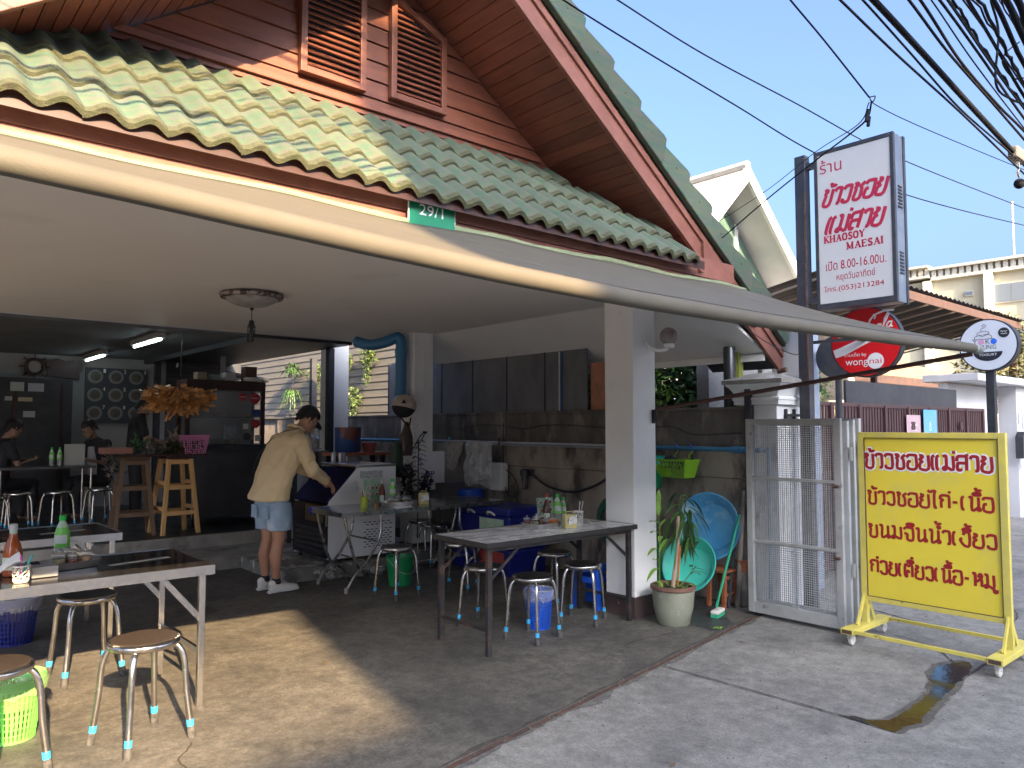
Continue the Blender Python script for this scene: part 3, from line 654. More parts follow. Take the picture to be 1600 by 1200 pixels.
# middle steel table
t = thing('steel_table', 'long steel-topped table on chrome scissor legs in front of the white fridge', 'table', (4.45,6.75,0))
x0,x1,y0,y1 = 3.46,5.46,6.36,7.04
MB().box((x0,y0,.742),(x1,y1,.752)).build('tabletop', steeld, t, bevel=.002)
e = MB(); e.box((x0,y0-.004,.712),(x1,y0,.754)); e.box((x0,y1,.712),(x1,y1+.004,.754)); e.box((x0-.004,y0-.004,.712),(x0,y1+.004,.754)); e.box((x1,y0-.004,.712),(x1+.004,y1+.004,.754))
e.build('table_edge', chromed, t)
MB().box((x0-.008,y1-.05,.70),(x0+.02,y1-.005,.758)).build('blue_tape_wrap', M('blue_tape',(.02,.03,.75),rough=.5), t)
for xc,s in ((x0+.18,1),(x1-.32,-1)):
    for yy in (y0+.06,y1-.06):
        MB().tube(smooth_pts([(xc-.13*s,yy,.72),(xc-.06*s,yy,.45),(xc+.03*s,yy,.22),(xc+.17*s,yy,.12),(xc+.22*s,yy,.015)],6), .014, 10).build('leg', chromed, t, smooth=50)
        MB().tube(smooth_pts([(xc+.27*s,yy,.72),(xc+.26*s,yy,.50),(xc+.12*s,yy,.27),(xc-.02*s,yy,.14),(xc-.10*s,yy,.015)],6), .014, 10).build('leg', chromed, t, smooth=50)
        for q in (.22,-.10): MB().tube([(xc+q*s,yy,0),(xc+q*s,yy,.05)], .018, 10).build('foot_cap', M('cream_cap',(.4,.36,.3),rough=.6) if q<0 else rubber, t)
    for z,dx in ((.27,.12),(.14,-.02),(.45,.24)):
        MB().tube([(xc+dx*s,y0+.06,z),(xc+dx*s,y1-.06,z)], .009, 8).build('cross_bar', chromed, t)
MB().tube([(x0+.25,y0+.08,.20),(x1-.45,y0+.08,.20)], .008, 8).build('cross_bar', chromed, t)
# near left steel tables with dark plastic-coated tops
topd = M('dark_mirror_top', (.010,.010,.012), (.03,.028,.03), rough=.09, scale=4, c3=(.13,.10,.08), s3=7, t3=(.62,.75), rvar=.05)
def left_table(nm, lb, x0, x1, y0, y1, zt):
    t = thing(nm, lb, 'table', ((x0+x1)/2,(y0+y1)/2,0))
    MB().box((x0,y0,zt-.008),(x1,y1,zt)).build('tabletop', topd, t)
    e = MB(); w = .012
    e.box((x0-.004,y0-.006,zt-.05),(x1+.006,y0,zt+.003)); e.box((x0,y1,zt-.05),(x1+.006,y1+.006,zt+.003)); e.box((x1,y0-.006,zt-.05),(x1+.006,y1+.006,zt+.003))
    e.box((x0,y0,zt-.0),(x1,y0+w,zt+.003)); e.box((x1-w,y0+w,zt),(x1,y1-w,zt+.003)); e.box((x0,y1-w,zt),(x1,y1,zt+.003))
    e.build('steel_edge', steeld, t)
    for y in (y0+.03,y1-.03):
        for x in (x1-.06,x0+.06):
            lg = MB().box((x-.017,y-.017,0),(x+.017,y+.017,zt-.01)).build('leg', steeld, t, bevel=.003)
            d = -.22 if x > (x0+x1)/2 else .22
            b_ = MB().beam((x,y-.005,zt-.30),(x+d,y-.005,zt-.04), .006, .03).build('brace', steeld, lg)
    for x in (x1-.06,x0+.06):
        MB().beam((x,y0+.03,.30),(x,y1-.03,.30), .018, .03).build('stretcher', steeld, t)
    return t
left_table('steel_edged_table', 'near steel-edged table with dark shiny top standing in the sun', .05,1.575,4.36,5.14,.775)
left_table('steel_edged_table', 'second steel-edged dark table behind the sunlit one, in shade', -.10,1.53,6.12,6.9,.775)
stk = M('pale_sticker', (.45,.45,.44), (.35,.35,.34), rough=.5, scale=30)
t = tag(MB().beam((1.12,4.72,.7768),(1.46,4.80,.7768), .045, .0012).build('table_sticker', stk), 'pale strip sticker lying on the near dark tabletop', 'sticker')
tag(MB().beam((1.06,6.42,.7768),(1.36,6.50,.7768), .045, .0012).build('table_sticker', stk), 'pale strip sticker on the shaded table behind', 'sticker')
# ---------------------------------------------------------------- things on tables
glass = M('jar_glass', (.55,.58,.58), rough=.05, alpha=.14, spec=.9)
alu = M('pressed_aluminium', (.62,.62,.61), (.5,.5,.5), rough=.32, metal=.9, scale=14)
chilli = M('chilli_red', (.22,.025,.012), (.10,.015,.01), rough=.4, scale=60); sugar = M('brown_sugar', (.42,.26,.13), (.34,.2,.09), rough=.8, scale=90)
pickle = M('pale_pickle', (.33,.27,.10), (.16,.14,.07), rough=.4, scale=60); fishs = M('dark_sauce', (.07,.02,.01), rough=.2)
orange = M('orange_pot', (.55,.17,.03), (.42,.12,.02), rough=.4, scale=12)
def tray(x, y, z, rz, lb, w=.30, d=.20, h=.038):
    t = thing('tray', lb, 'tray', (x,y,z), rz); m = MB(); n = 28
    def ring(sc, zz, ww, dd):
        out = []
        for i in range(n):
            a = 2*PI*i/n; c, s = math.cos(a), math.sin(a); e = .22
            out.append((math.copysign(abs(c)**e, c)*ww/2, math.copysign(abs(s)**e, s)*dd/2, zz))
        return out
    rs = [ring(1,0,w*.93,d*.9), ring(1,h,w,d), ring(1,h+.002,w+.012,d+.012), ring(1,h,w-.006,d-.006), ring(1,.004,w*.91,d*.88)]
    for r_ in rs: m.v += [Vector(p) for p in r_]
    for k in range(4): m.f += [(k*n+i,k*n+(i+1)%n,(k+1)*n+(i+1)%n,(k+1)*n+i) for i in range(n)]
    m.f += [tuple(range(n-1,-1,-1)), tuple(range(4*n,5*n))]
    m.build('tray_pan', alu, t, world=False, smooth=45); return t
def jar(x, y, z, r, h, fill, lb, lid=True, spoon=False, body=None):
    t = thing('condiment_jar', lb, 'jar', (x,y,z)); h *= 1.3; r *= 1.06
    if body is None:
        MB().lathe([(r*.955,.001),(r*.965,.006),(r*.975,h*.72),(.0001,h*.73)], 18).build('contents', fill, t, world=False, smooth=40)
        MB().lathe([(.0001,0),(r*.96,0),(r,.006),(r,h*.93),(r*1.02,h),(r*.97,h)], 20).build('glass_body', glass, t, world=False, smooth=40)
    else: MB().lathe([(r*.8,0),(r,h*.3),(r,h*.8),(r*.96,h),(r*.88,h),(r*.86,h*.7),(.0001,h*.68)], 20).build('pot_body', body, t, world=False, smooth=40)
    if lid:
        MB().lathe([(r*1.05,h*.99),(r*1.05,h*1.06),(r*.6,h*1.16),(r*.14,h*1.2),(r*.14,h*1.26),(r*.22,h*1.33),(r*.12,h*1.42),(.0001,h*1.43)], 20).build('lid', alu, t, world=False, smooth=40)
    if spoon: MB().tube([(0,0,h*.6),(r*1.1,r*.3,h*1.6)], [.003,.004], 8).build('spoon_handle', alu, t, world=False)
    return t
lime = M('lime_liquid_label', (.10,.52,.06), (.30,.62,.12), rough=.3, scale=6); wlab = M('white_label', (.66,.68,.66), (.35,.6,.35), rough=.4, scale=9)
capg = M('green_cap', (.01,.50,.06), rough=.35); pet = M('clear_pet', (.5,.55,.52), rough=.08, alpha=.45, spec=.7)
amber = M('amber_sauce', (.42,.10,.02), (.28,.06,.015), rough=.12, scale=5); capw = M('grey_white_cap', (.55,.56,.57), rough=.4)
def green_bottle(x,y,z,lb,h=.24,r=.034,rz=0):
    t = thing('drink_bottle', lb, 'bottle', (x,y,z), rz)
    MB().lathe([(.0001,0),(r*.9,0),(r,.01),(r,h*.34)], 20).build('bottle_base', pet, t, world=False, smooth=50)
    MB().lathe([(r*1.01,h*.34),(r*1.03,h*.40),(r*.98,h*.62),(r*.72,h*.76)], 20).build('label_sleeve', lime, t, world=False, smooth=50)
    MB().lathe([(r*.75,h*.755),(r*.5,h*.84),(r*.36,h*.88),(r*.36,h*.9)], 20).build('bottle_neck', wlab, t, world=False, smooth=50)
    MB().lathe([(r*.46,h*.89),(r*.48,h*.9),(r*.46,h*1.0),(.0001,h*1.005)], 16).build('cap', capg, t, world=False, smooth=40)
    m = MB(); k = 9; rr = r*1.045
    for i in range(k): 
        a = R(190+i*13); m.v += [Vector((rr*math.cos(a),rr*math.sin(a),h*.42)), Vector((rr*math.cos(a)*.985,rr*math.sin(a)*.985,h*.60))]
    m.f = [(2*i,2*i+2,2*i+3,2*i+1) for i in range(k-1)]
    m.build('label_patch', wlab, t, world=False)
    return t
def sauce_bottle(x,y,z,lb,mat,h=.25,r=.036,cap=None,rz=0):
    t = thing('sauce_bottle', lb, 'bottle', (x,y,z), rz)
    MB().lathe([(.0001,0),(r*.95,0),(r,.01),(r,h*.42),(r*.8,h*.58),(r*.45,h*.72),(r*.36,h*.86)], 20).build('bottle_body', mat, t, world=False, smooth=50)
    MB().lathe([(r*.39,h*.70),(r*.40,h*.80),(r*.37,h*.87)], 16).build('neck_label', wlab, t, world=False, smooth=50)
    MB().lathe([(r*.42,h*.87),(r*.44,h*.88),(r*.42,h*.98),(.0001,h*1.0)], 16).build('cap', cap or capw, t, world=False, smooth=40)
    m = MB()
    for i in range(9):
        a = R(185+i*12); m.v += [Vector((r*1.02*math.cos(a),r*1.02*math.sin(a),h*.12)), Vector((r*1.02*math.cos(a),r*1.02*math.sin(a),h*.36))]
    m.f = [(2*i,2*i+2,2*i+3,2*i+1) for i in range(8)]; m.build('label_patch', wlab, t, world=False)
    return t
wplas = M('white_plastic', (.70,.68,.62), (.62,.6,.55), rough=.4, scale=20)
yel = M('pale_yellow_plastic', (.62,.55,.26), (.55,.48,.2), rough=.4, scale=12)
tissue = M('tissue_paper', (.72,.72,.70), rough=.9)
def holed_cup(x,y,z,r,h,lb,mat,kind='utensil cup',straws=()):
    t = thing('utensil_cup', lb, kind, (x,y,z)); m = MB(); n = 16; k = 5; rnd = random.Random(int(x*100))
    P = {}
    for i in range(n):
        for j in range(k+1):
            a = 2*PI*(i+(0 if j in (0,k) else rnd.uniform(-.28,.28)))/n; zz = h*(.08+.84*j/k)+(0 if j in (0,k) else rnd.uniform(-.012,.012)*h/.1)
            q = r*(.8+.2*zz/h); P[i,j] = (q*math.cos(a), q*math.sin(a), zz)
    for i in range(n):
        for j in range(k+1):
            if j < k: m.tube([P[i,j],P[(i+(1 if (i+j)%2 else 0))%n,j+1]], .0022, 5)
            if 0 < j < k and (i+j)%2: m.tube([P[i,j],P[(i+1)%n,j]], .002, 5)
    m.build('lattice_wall', mat, t, world=False)
    MB().lathe([(.0001,0),(r*.8,0),(r*.82,h*.09),(r*.78,h*.09),(.0001,.004)], 20).build('cup_base', mat, t, world=False, smooth=40)
    MB().lathe([(r*.99,h*.91),(r*1.03,h*.92),(r*1.03,h),(r*.97,h),(r*.97,h*.91)], 24).build('cup_rim', mat, t, world=False, smooth=40)
    return t
def tissue_box(x,y,z,rz,lb,s=1):
    t = thing('tissue_dispenser', lb, 'tissue box', (x,y,z), rz)
    MB().box((-.045*s,-.04*s,0),(.045*s,.04*s,.10*s)).build('box_body', yel, t, world=False, bevel=.006)
    MB().tube([(-.03*s,0,.10*s),(-.022*s,0,.118*s),(.022*s,0,.118*s),(.03*s,0,.10*s)], .004, 8).build('handle', yel, t, world=False)
    MB().lathe([(.026*s,0),(.026*s,.001)], 20, (0,0,0), Matrix.Translation((0,-.0405*s,.055*s)) @ Matrix.Rotation(R(90),4,'X')).build('opening', blackp, t, world=False)
    m = MB(); n = 6
    for i in range(n+1):
        for j in range(n+1):
            u,v = i/n-.5, j/n-.5; m.v.append(Vector((u*.07*s+.012, -.046*s-.03*s*abs(v)-.008*math.sin(u*9), .062*s+v*.055*s+u*.02*s)))
    m.f = [(i*(n+1)+j,(i+1)*(n+1)+j,(i+1)*(n+1)+j+1,i*(n+1)+j+1) for i in range(n) for j in range(n)]
    m.build('tissue', tissue, t, world=False, smooth=60); return t
# white table set
Z = .765
tray(4.13,4.38,Z,R(8),'aluminium condiment tray on the white table')
for (dx,dy,r,h,f,lb,kw) in ((-.09,-.02,.026,.05,pickle,'glass jar of pale pickles on the white table tray',{}),(-.03,.03,.027,.055,fishs,'tall lidded jar of dark chilli on the white table tray',{'spoon':True}),
        (.01,-.04,.030,.042,chilli,'glass jar half full of red chilli paste on the white table tray',{}),(-.11,.05,.026,.05,chilli,'small glass chilli jar at the back of the white table tray',{}),(.05,.04,.026,.055,sugar,'jar of brown sugar on the white table tray',{})):
    jar(4.13+dx,4.38+dy,Z+.005,r,h,f,lb,**kw)
jar(4.22,4.35,Z+.005,.042,.045,None,'squat orange clay pot on the white table tray',lid=True,body=orange)
green_bottle(4.42,4.50,Z,'pale green drink bottle beside the menu card on the white table',.235,.035)
green_bottle(4.54,4.55,Z,'slim drink bottle behind the other on the white table',.20,.026)
sauce_bottle(4.30,4.50,Z,'dark sauce bottle in front of the menu card on the white table',fishs,.25,.033,cap=M('red_cap',(.45,.05,.04),rough=.4))
tissue_box(4.28,4.22,Z,R(-28),'pale yellow tissue dispenser on the white table',1.05)
holed_cup(4.43,4.27,Z,.042,.115,'white lattice cup holding cutlery on the white table',wplas)
for dx,a,lb in ((.0,.2,'white straw'),(.015,.35,'steel spoon')):
    tag(MB().tube([(4.43+dx,4.27,Z+.02),(4.43+dx+a*.12,4.27,Z+.19)], .004, 8).build('cutlery', alu if a > .3 else wplas), lb+' standing in the white lattice cup', 'cutlery')
def menu_card(x,y,z,rz,lb,w=.17,h=.20):
    t = thing('menu_card', lb, 'menu card', (x,y,z), rz)
    MB().prism([(-w/2,0,0),(w/2,0,0),(w/2,.03,h),(-w/2,.03,h)], (0,.004,0)).build('card', M('card_green',(.16,.34,.20),(.42,.47,.42),rough=.4,scale=22), t, world=False)
    for i,(cx,cz) in enumerate(((-.05,.165),(.0,.165),(.05,.165),(-.05,.10),(.05,.10),(-.05,.035))):
        yy = .03*cz/h
        mm = Matrix.Translation((cx,yy-.0015,cz)) @ Matrix.Rotation(R(90)-math.atan(.03/h)*-1,4,'X')
        pd_ = MB().lathe([(.021,0),(.021,.0015)],18,(0,0,0),mm).build('dish_picture', wplas, t, world=False)
        MB().lathe([(.014,0),(.014,.0022)],14,(0,0,0),mm).build('dish_food', chilli if i%3 else sugar, pd_, world=False)
    return t
menu_card(4.38,4.58,Z,R(-6),'standing green menu card with dish pictures on the white table')
# steel table set
Z = .753
tray(4.26,6.68,Z,R(-3),'aluminium condiment tray on the steel table',.32,.2)
for (dx,dy,r,h,f,lb,kw) in ((-.10,-.02,.028,.05,sugar,'brown sugar jar on the steel table tray',{'spoon':True}),(-.03,-.04,.030,.04,sugar,'orange-brown crumb jar on the steel table tray',{}),(.03,.03,.026,.055,pickle,'pale vegetable jar on the steel table tray',{'spoon':True}),(.08,-.02,.03,.045,pickle,'clear jar of pickled greens on the steel table tray',{}),(.13,.03,.028,.045,chilli,'red chilli jar at the right end of the steel table tray',{})):
    jar(4.26+dx,6.68+dy,Z+.005,r,h,f,lb,**kw)
green_bottle(4.30,6.84,Z,'pale green bottle behind the steel table tray',.26,.036)
sauce_bottle(4.20,6.88,Z,'dark red sauce bottle behind the steel table tray',chilli,.26,.033)
menu_card(4.14,6.96,Z,R(-4),'taller green menu card standing on the steel table',.19,.26)
tissue_box(4.53,6.60,Z,R(-30),'yellow tissue dispenser with tissue pulled out on the steel table',1.15)
limep = M('lime_plastic', (.50,.60,.08), (.42,.52,.05), rough=.35, scale=12)
t = thing('lime_cup', 'lime yellow plastic cup of spoons on the steel table', 'cup', (3.86,6.66,Z))
MB().lathe([(.0001,0),(.034,0),(.040,.11),(.042,.112),(.038,.112),(.033,.01)], 22).build('cup_wall', limep, t, world=False, smooth=40)
for dx,c_ in ((.01,wplas),(-.015,orange)): tag(MB().tube([(3.86,6.66,Z+.01),(3.86+dx*2,6.66+dx,Z+.17)], .006, 8).build('spoon', c_), ('white' if c_ is wplas else 'orange')+' plastic spoon standing in the lime cup', 'spoon')
t = thing('toothpick_pot', 'small pot of toothpicks beside the lime cup', 'toothpick pot', (3.97,6.62,Z))
MB().lathe([(.0001,0),(.018,0),(.02,.04),(.017,.04),(.016,.006)], 14).build('pot_wall', sugar, t, world=False, smooth=40)
m = MB()
for i in range(14): a = i*2.4; m.tube([(0,0,.01),(.012*math.cos(a),.012*math.sin(a),.072)], .0012, 4)
m.build('toothpicks', sugar, t, world=False)['kind'] = 'stuff'
# near left table set
Z = .778
tray(.94,4.80,Z,R(12),'aluminium condiment tray in front of the green bottle on the near table',.26,.18)
for (dx,dy,r,h,f,lb,kw) in ((-.06,-.02,.034,.055,pickle,'glass jar with steel lid at the left of the near tray',{}),(.01,.03,.032,.06,fishs,'dark chilli jar in the middle of the near tray',{}),(.07,-.01,.034,.055,sugar,'jar of brown sugar with spoon on the near tray',{'spoon':True}),(-.0,-.055,.024,.05,chilli,'small chilli jar at the front of the near tray',{})):
    jar(.94+dx,4.80+dy,Z+.005,r,h,f,lb,**kw)
green_bottle(.93,4.98,Z,'bright green-capped drink bottle standing in the sun',.27,.040)
sauce_bottle(.66,4.74,Z,'amber sauce bottle with grey cap at the left edge',amber,.27,.045)
holed_cup(.665,4.50,Z,.040,.085,'white lattice cup full of napkins and pens on the near table',wplas)
for (dx,dy,c_,lb) in ((.02,.0,M('teal_pen',(.03,.4,.38),rough=.4),'teal pen standing in the white lattice cup'),(.0,.015,M('pink_pen',(.65,.06,.35),rough=.4),'pink pen standing in the white lattice cup')):
    tag(MB().tube([(.665,4.50,Z+.02),(.665+dx*2.2,4.50+dy,Z+.125),(.665+dx*2.5,4.50+dy,Z+.135)], [.005,.005,.001], 8).build('pen', c_), lb, 'pen')
m = MB(); n = 7
for i in range(n+1):
    for j in range(n+1):
        u,v = i/n, j/n; m.v.append(Vector((.56+u*.12-v*.02, 4.50+v*.07-.02, Z+.045+.06*u+.02*math.sin(v*5+u*3)+.02*v)))
m.f = [(i*(n+1)+j,(i+1)*(n+1)+j,(i+1)*(n+1)+j+1,i*(n+1)+j+1) for i in range(n) for j in range(n)]
tag(m.build('napkin', tissue, smooth=60), 'crumpled napkin sticking out of the white lattice cup', 'napkin')
tag(MB().box((.72,4.56,Z),(.84,4.66,Z+.055)).build('napkin_box', M('grey_plastic',(.25,.26,.28),rough=.4), bevel=.004), 'grey napkin box between the cup and the tray', 'napkin box')
# ---------------------------------------------------------------- baskets and buckets on the floor
def bin_basket(lb, loc, r0, r1, h, mat, cat='bin', slots=True, bag=True, seed=1, rect=False, liner=None):
    t = thing('waste_basket', lb, cat, loc); n = 36; m = MB()
    def rad(a):
        if not rect: return 1
        c, s = abs(math.cos(a)), abs(math.sin(a)); return 1/((c**5+s**5)**(1/5))
    def pt(a, z, off=0): q = (r0+(r1-r0)*z/h+off)*rad(a); return Vector((q*math.cos(a), q*math.sin(a), z))
    if slots:
        for i in range(n):
            a = 2*PI*i/n; w = 2*PI/n*.27
            for zz0, zz1 in ((.02*h,.86*h),):
                m.add([pt(a-w,zz0),pt(a+w,zz0),pt(a+w,zz1),pt(a-w,zz1),pt(a-w,zz0,-.003),pt(a+w,zz0,-.003),pt(a+w,zz1,-.003),pt(a-w,zz1,-.003)],[(0,1,2,3),(7,6,5,4),(0,4,5,1),(2,6,7,3),(1,5,6,2),(3,7,4,0)])
        for k in range(9):
            z = h*(.03+k*.103); m.tube([pt(2*PI*i/n, z, -.001) for i in range(n)], .0028, 5, closed=True)
    else: pass
    m.build('basket_wall', mat, t, world=False)
    m = MB(); m.v = [pt(2*PI*i/n, .0) for i in range(n)]+[pt(2*PI*i/n, .012*h/.3) for i in range(n)]
    m.f = [(i,(i+1)%n,n+(i+1)%n,n+i) for i in range(n)]+[tuple(range(n-1,-1,-1)), tuple(range(n,2*n))]; m.build('basket_base', mat, t, world=False)
    m = MB()
    for z,o_ in ((h*.86,0),(h,.0),(h+.003,.008),(h*.97,.008)): m.v += [pt(2*PI*i/n, z, o_) for i in range(n)]
    for k in range(3): m.f += [(k*n+i,k*n+(i+1)%n,(k+1)*n+(i+1)%n,(k+1)*n+i) for i in range(n)]
    m.build('basket_rim', mat, t, world=False, smooth=50)
    if bag:
        m = MB(); rows = 5; k2 = 60
        for j,(z,o_) in enumerate(((h*.55,-.012),(h*.98,-.008),(h+.012,.004),(h*.93,.018),(h*.76,.016))):
            for i in range(k2):
                a = 2*PI*i/k2; wv = noise.noise(Vector((math.cos(a)*4,math.sin(a)*4,j+seed)))
                p = pt(a, z+wv*.018*(j>2)*2, o_+.008*abs(wv)*(1 if j>1 else -1)); m.v.append(p)
        for j in range(rows-1): m.f += [(j*k2+i,j*k2+(i+1)%k2,(j+1)*k2+(i+1)%k2,(j+1)*k2+i) for i in range(k2)]
        m.build('bag_liner', liner or bagm, t, world=False, smooth=60)
    return t
bagm = M('clear_bag', (.62,.66,.70), rough=.25, alpha=.35, spec=.8)
bluep = M('blue_plastic', (.012,.10,.62), (.01,.08,.5), rough=.35, scale=9)
bluepd = M('deep_blue_plastic', (.01,.02,.22), (.008,.016,.16), rough=.35, scale=9)
greenp = M('lime_green_plastic', (.17,.62,.10), (.14,.55,.08), rough=.4, scale=9)
greenb = M('green_bucket_plastic', (.02,.30,.10), (.015,.24,.08), rough=.35, scale=9)
bin_basket('bright blue slotted bin with a clear bag under the white table', (4.08,4.36,0), .088,.110,.29, bluep, seed=3)
bin_basket('deep blue slotted bin under the left tables', (.93,6.55,0), .125,.165,.32, bluepd, seed=5)
bin_basket('lime green mesh bin with a bag standing in the sun', (.66,4.56,0), .10,.135,.30, greenp, seed=8, rect=False, liner=M('green_tinted_bag',(.35,.62,.25),rough=.25,alpha=.45,spec=.8))
t = thing('bucket', 'green plastic bucket with a wire handle behind the chrome stool legs', 'bucket', (4.13,6.42,0))
MB().lathe([(.0001,0),(.105,0),(.135,.27),(.142,.272),(.142,.285),(.13,.285),(.10,.01)], 30).build('bucket_wall', greenb, t, world=False, smooth=40)
MB().tube(smooth_pts([(-.14,0,.27),(-.10,-.12,.17),(.0,-.155,.13),(.10,-.12,.16),(.14,0,.27)],6), .004, 6).build('handle', alu, t, world=False)
# blue plastic stool by the column
t = thing('plastic_stool', 'blue moulded plastic stool tucked behind the white column', 'stool', (4.92,4.56,0), R(10))
s_ = .15
m = MB().lathe([(.0001,.365),(.14,.365),(.155,.355),(.16,.33)], 4, (0,0,0), Matrix.Rotation(R(45),4,'Z')); m.build('seat', bluep, t, world=False, bevel=.01)
for sx in (-1,1):
    for sy in (-1,1):
        m = MB().add([(sx*.11,sy*.11,.345),(sx*.045,sy*.115,.345),(sx*.115,sy*.045,.345),(sx*.135,sy*.135,0),(sx*.085,sy*.14,0),(sx*.14,sy*.085,0)],[(0,1,2),(5,4,3),(0,3,4,1),(1,4,5,2),(2,5,3,0)])
        m.build('leg', bluep, t, world=False, bevel=.004)
for q in range(4):
    mm = Matrix.Rotation(q*PI/2,4,'Z')
    MB().box((-.115,.112,.22),(.115,.122,.27),mm).box((-.115,.112,.31),(.115,.12,.345),mm).build('side_band', bluep, t, world=False)
# ---------------------------------------------------------------- boundary wall
wallm = M('stained_precast_concrete', (.36,.315,.26), (.25,.215,.18), rough=.9, scale=2.2, stretch=(1,1,.5), c3=(.075,.066,.058), s3=3.2, t3=(.48,.64), bump=.004, bscale=40, world_co=True)
walltop = M('blackened_concrete', (.09,.082,.077), (.16,.145,.13), rough=.95, scale=5, stretch=(1,1,.5), c3=(.30,.27,.23), s3=4, t3=(.54,.7), bump=.004, bscale=40, world_co=True)
W = thing('boundary_wall', 'stained precast concrete boundary wall along the side of the patio', 'wall', (5.95,8.5,0))
MB().box((5.97,3.60,0),(6.05,16,1.72)).build('wall_core', wallm, W)
ys = [3.66,5.28,6.90,8.52,10.14,11.76,13.4]
for i in range(len(ys)-1):
    a_, b_ = ys[i]+.006, ys[i+1]-.006
    MB().box((5.925,a_,1.35),(5.968,b_,1.705)).build('panel', walltop, W, bevel=.004)
    MB().box((5.93,a_,1.10),(5.968,b_,1.344)).build('panel', wallm, W, bevel=.004)
    MB().box((5.92,a_,0),(5.968,a_+.14,1.094)).build('post', wallm, W, bevel=.006)
    MB().box((5.945,a_+.145,0),(5.968,b_-.003,1.094)).build('panel', wallm, W, bevel=.004)
    MB().box((5.918,a_+.55*(b_-a_),1.352),(5.928,a_+.55*(b_-a_)+.03,1.70)).build('joint_rib', walltop, W)
MB().box((5.915,3.62,1.706),(6.06,16,1.735)).build('coping', walltop, W, bevel=.004)
MB().box((5.90,3.60,0),(5.96,3.66,1.95)).build('steel_post', navy, W, bevel=.003)
# black sheet fence above the wall
F = thing('sheet_fence', 'dusty black sheet panels standing on top of the boundary wall', 'fence', (6.0,7,1.73))
sheet = M('dusty_black_sheet', (.11,.11,.12), (.17,.17,.18), rough=.65, scale=3, stretch=(1,1,.5), c3=(.28,.28,.28), s3=16, t3=(.70,.74), world_co=True)
y = 5.62
while y < 9.6:
    MB().box((5.985,y,1.738),(6.0,y+.655,2.5)).build('sheet_panel', sheet, F); 
    MB().box((5.978,y+.656,1.738),(6.004,y+.672,2.5)).build('cover_strip', blackp, F); y += .673
MB().tube([(5.96,6.0,1.74),(5.96,6.0,2.4)], .009, 8).build('conduit', M('blue_conduit',(.03,.12,.35),rough=.5), F)
MB().tube([(5.965,6.03,1.74),(5.965,6.03,2.4)], .007, 8).build('conduit', wplas, F)
t = thing('clay_board', 'reddish board with branch marks standing behind the white column', 'board', (6.1,5.5,1.735))
MB().box((6.02,5.30,1.737),(6.04,5.60,2.25)).build('board', M('terracotta_board',(.48,.22,.15),(.36,.15,.10),rough=.8,scale=4), t)
MB().tube([(6.018,5.58,1.8),(6.015,5.45,1.95),(6.018,5.40,2.2)], .004, 5).build('vine', sugar, t); MB().tube([(6.018,5.42,1.76),(6.015,5.48,1.9),(6.018,5.58,2.1)], .004, 5).build('vine', sugar, t)
# service pipe and cable
pipeb = M('blue_pvc', (.04,.17,.33), (.06,.2,.36), rough=.4, scale=6); pipeg = M('grey_pole', (.42,.42,.43), (.3,.3,.31), rough=.4, scale=8)
t = thing('water_pipe', 'blue water pipe running along the boundary wall to the gate pillar', 'pipe', (5.87,4.5,1.36))
MB().tube([(5.88,3.50,1.355),(5.88,8.3,1.37),(5.88,12.5,1.37)], .021, 12).build('pipe_run', pipeb, t, smooth=50)
MB().tube([(5.88,3.66,1.355),(5.88,3.78,1.355)], .030, 12).build('pipe_socket', pipeb, t)
MB().tube(smooth_pts([(5.88,3.48,1.355),(5.885,3.43,1.34),(5.89,3.43,1.28),(5.89,3.43,.12),(5.87,3.42,.05),(5.80,3.40,.04)],4), .017, 10).build('down_pipe', pipeb, t, smooth=50)
def cable(nm, lb, pts, r=.005, mat=None, cat='cable', n=8, k=6):
    return tag(MB().tube(smooth_pts(pts,n), r, k).build(nm, mat or blackp, smooth=60), lb, cat)
cable('cable', 'thin black cable looping between clips along the top of the wall', [(5.905,3.7,1.50),(5.905,4.2,1.485),(5.905,4.46,1.56),(5.905,4.9,1.54),(5.905,5.4,1.55),(5.905,5.8,1.575),(5.905,6.2,1.575),(5.905,6.6,1.535),(5.905,7.0,1.575),(5.905,7.5,1.575),(5.905,7.8,1.52),(5.905,8.1,1.575),(5.905,8.4,1.575)], .0045)
cable('hose', 'thick black hose sagging across the wall behind the white table', [(5.86,6.38,1.02),(5.85,6.1,.90),(5.84,5.75,.86),(5.84,5.4,.94),(5.85,5.1,1.10),(5.87,4.9,1.22)], .014, blackp, 'hose')
# drying pole with newspaper and plastic bags
t = thing('drying_pole', 'long grey metal pole hung along the wall behind the tables', 'pole', (5.55,6.3,1.38))
MB().tube([(5.55,7.98,1.385),(5.55,4.62,1.375)], .013, 10).build('pole', pipeg, t, smooth=50); MB().tube([(5.57,7.9,1.355),(5.57,4.62,1.35)], .006, 8).build('pole', pipeg, t)
def sheet_hang(nm, lb, cat, x, y0, y1, z1, z0, mat, amp=.02, skew=0, seed=0, curl=.03):
    m = MB(); a_, b_ = 22, 20
    for i in range(a_+1):
        for j in range(b_+1):
            u, v = i/a_, j/b_; yy = y0+(y1-y0)*u+skew*v; zz = z1-(z1-z0)*v
            w = noise.noise(Vector((u*5+seed,v*2,seed)))*amp+math.sin(u*13+seed+v*2)*amp*.5*v+noise.noise(Vector((u*14,v*14,seed)))*amp*.25
            if v < .06: w *= .2
            m.v.append(Vector((x-.012-abs(w)*1.2+w*.4-curl*v*v*.3, yy+noise.noise(Vector((u*3,v*4,seed+9)))*amp*v, zz-.02*math.sin(u*7+seed)*v)))
    m.f = [(i*(b_+1)+j,(i+1)*(b_+1)+j,(i+1)*(b_+1)+j+1,i*(b_+1)+j+1) for i in range(a_) for j in range(b_)]
    return tag(m.build(nm, mat, smooth=60), lb, cat)
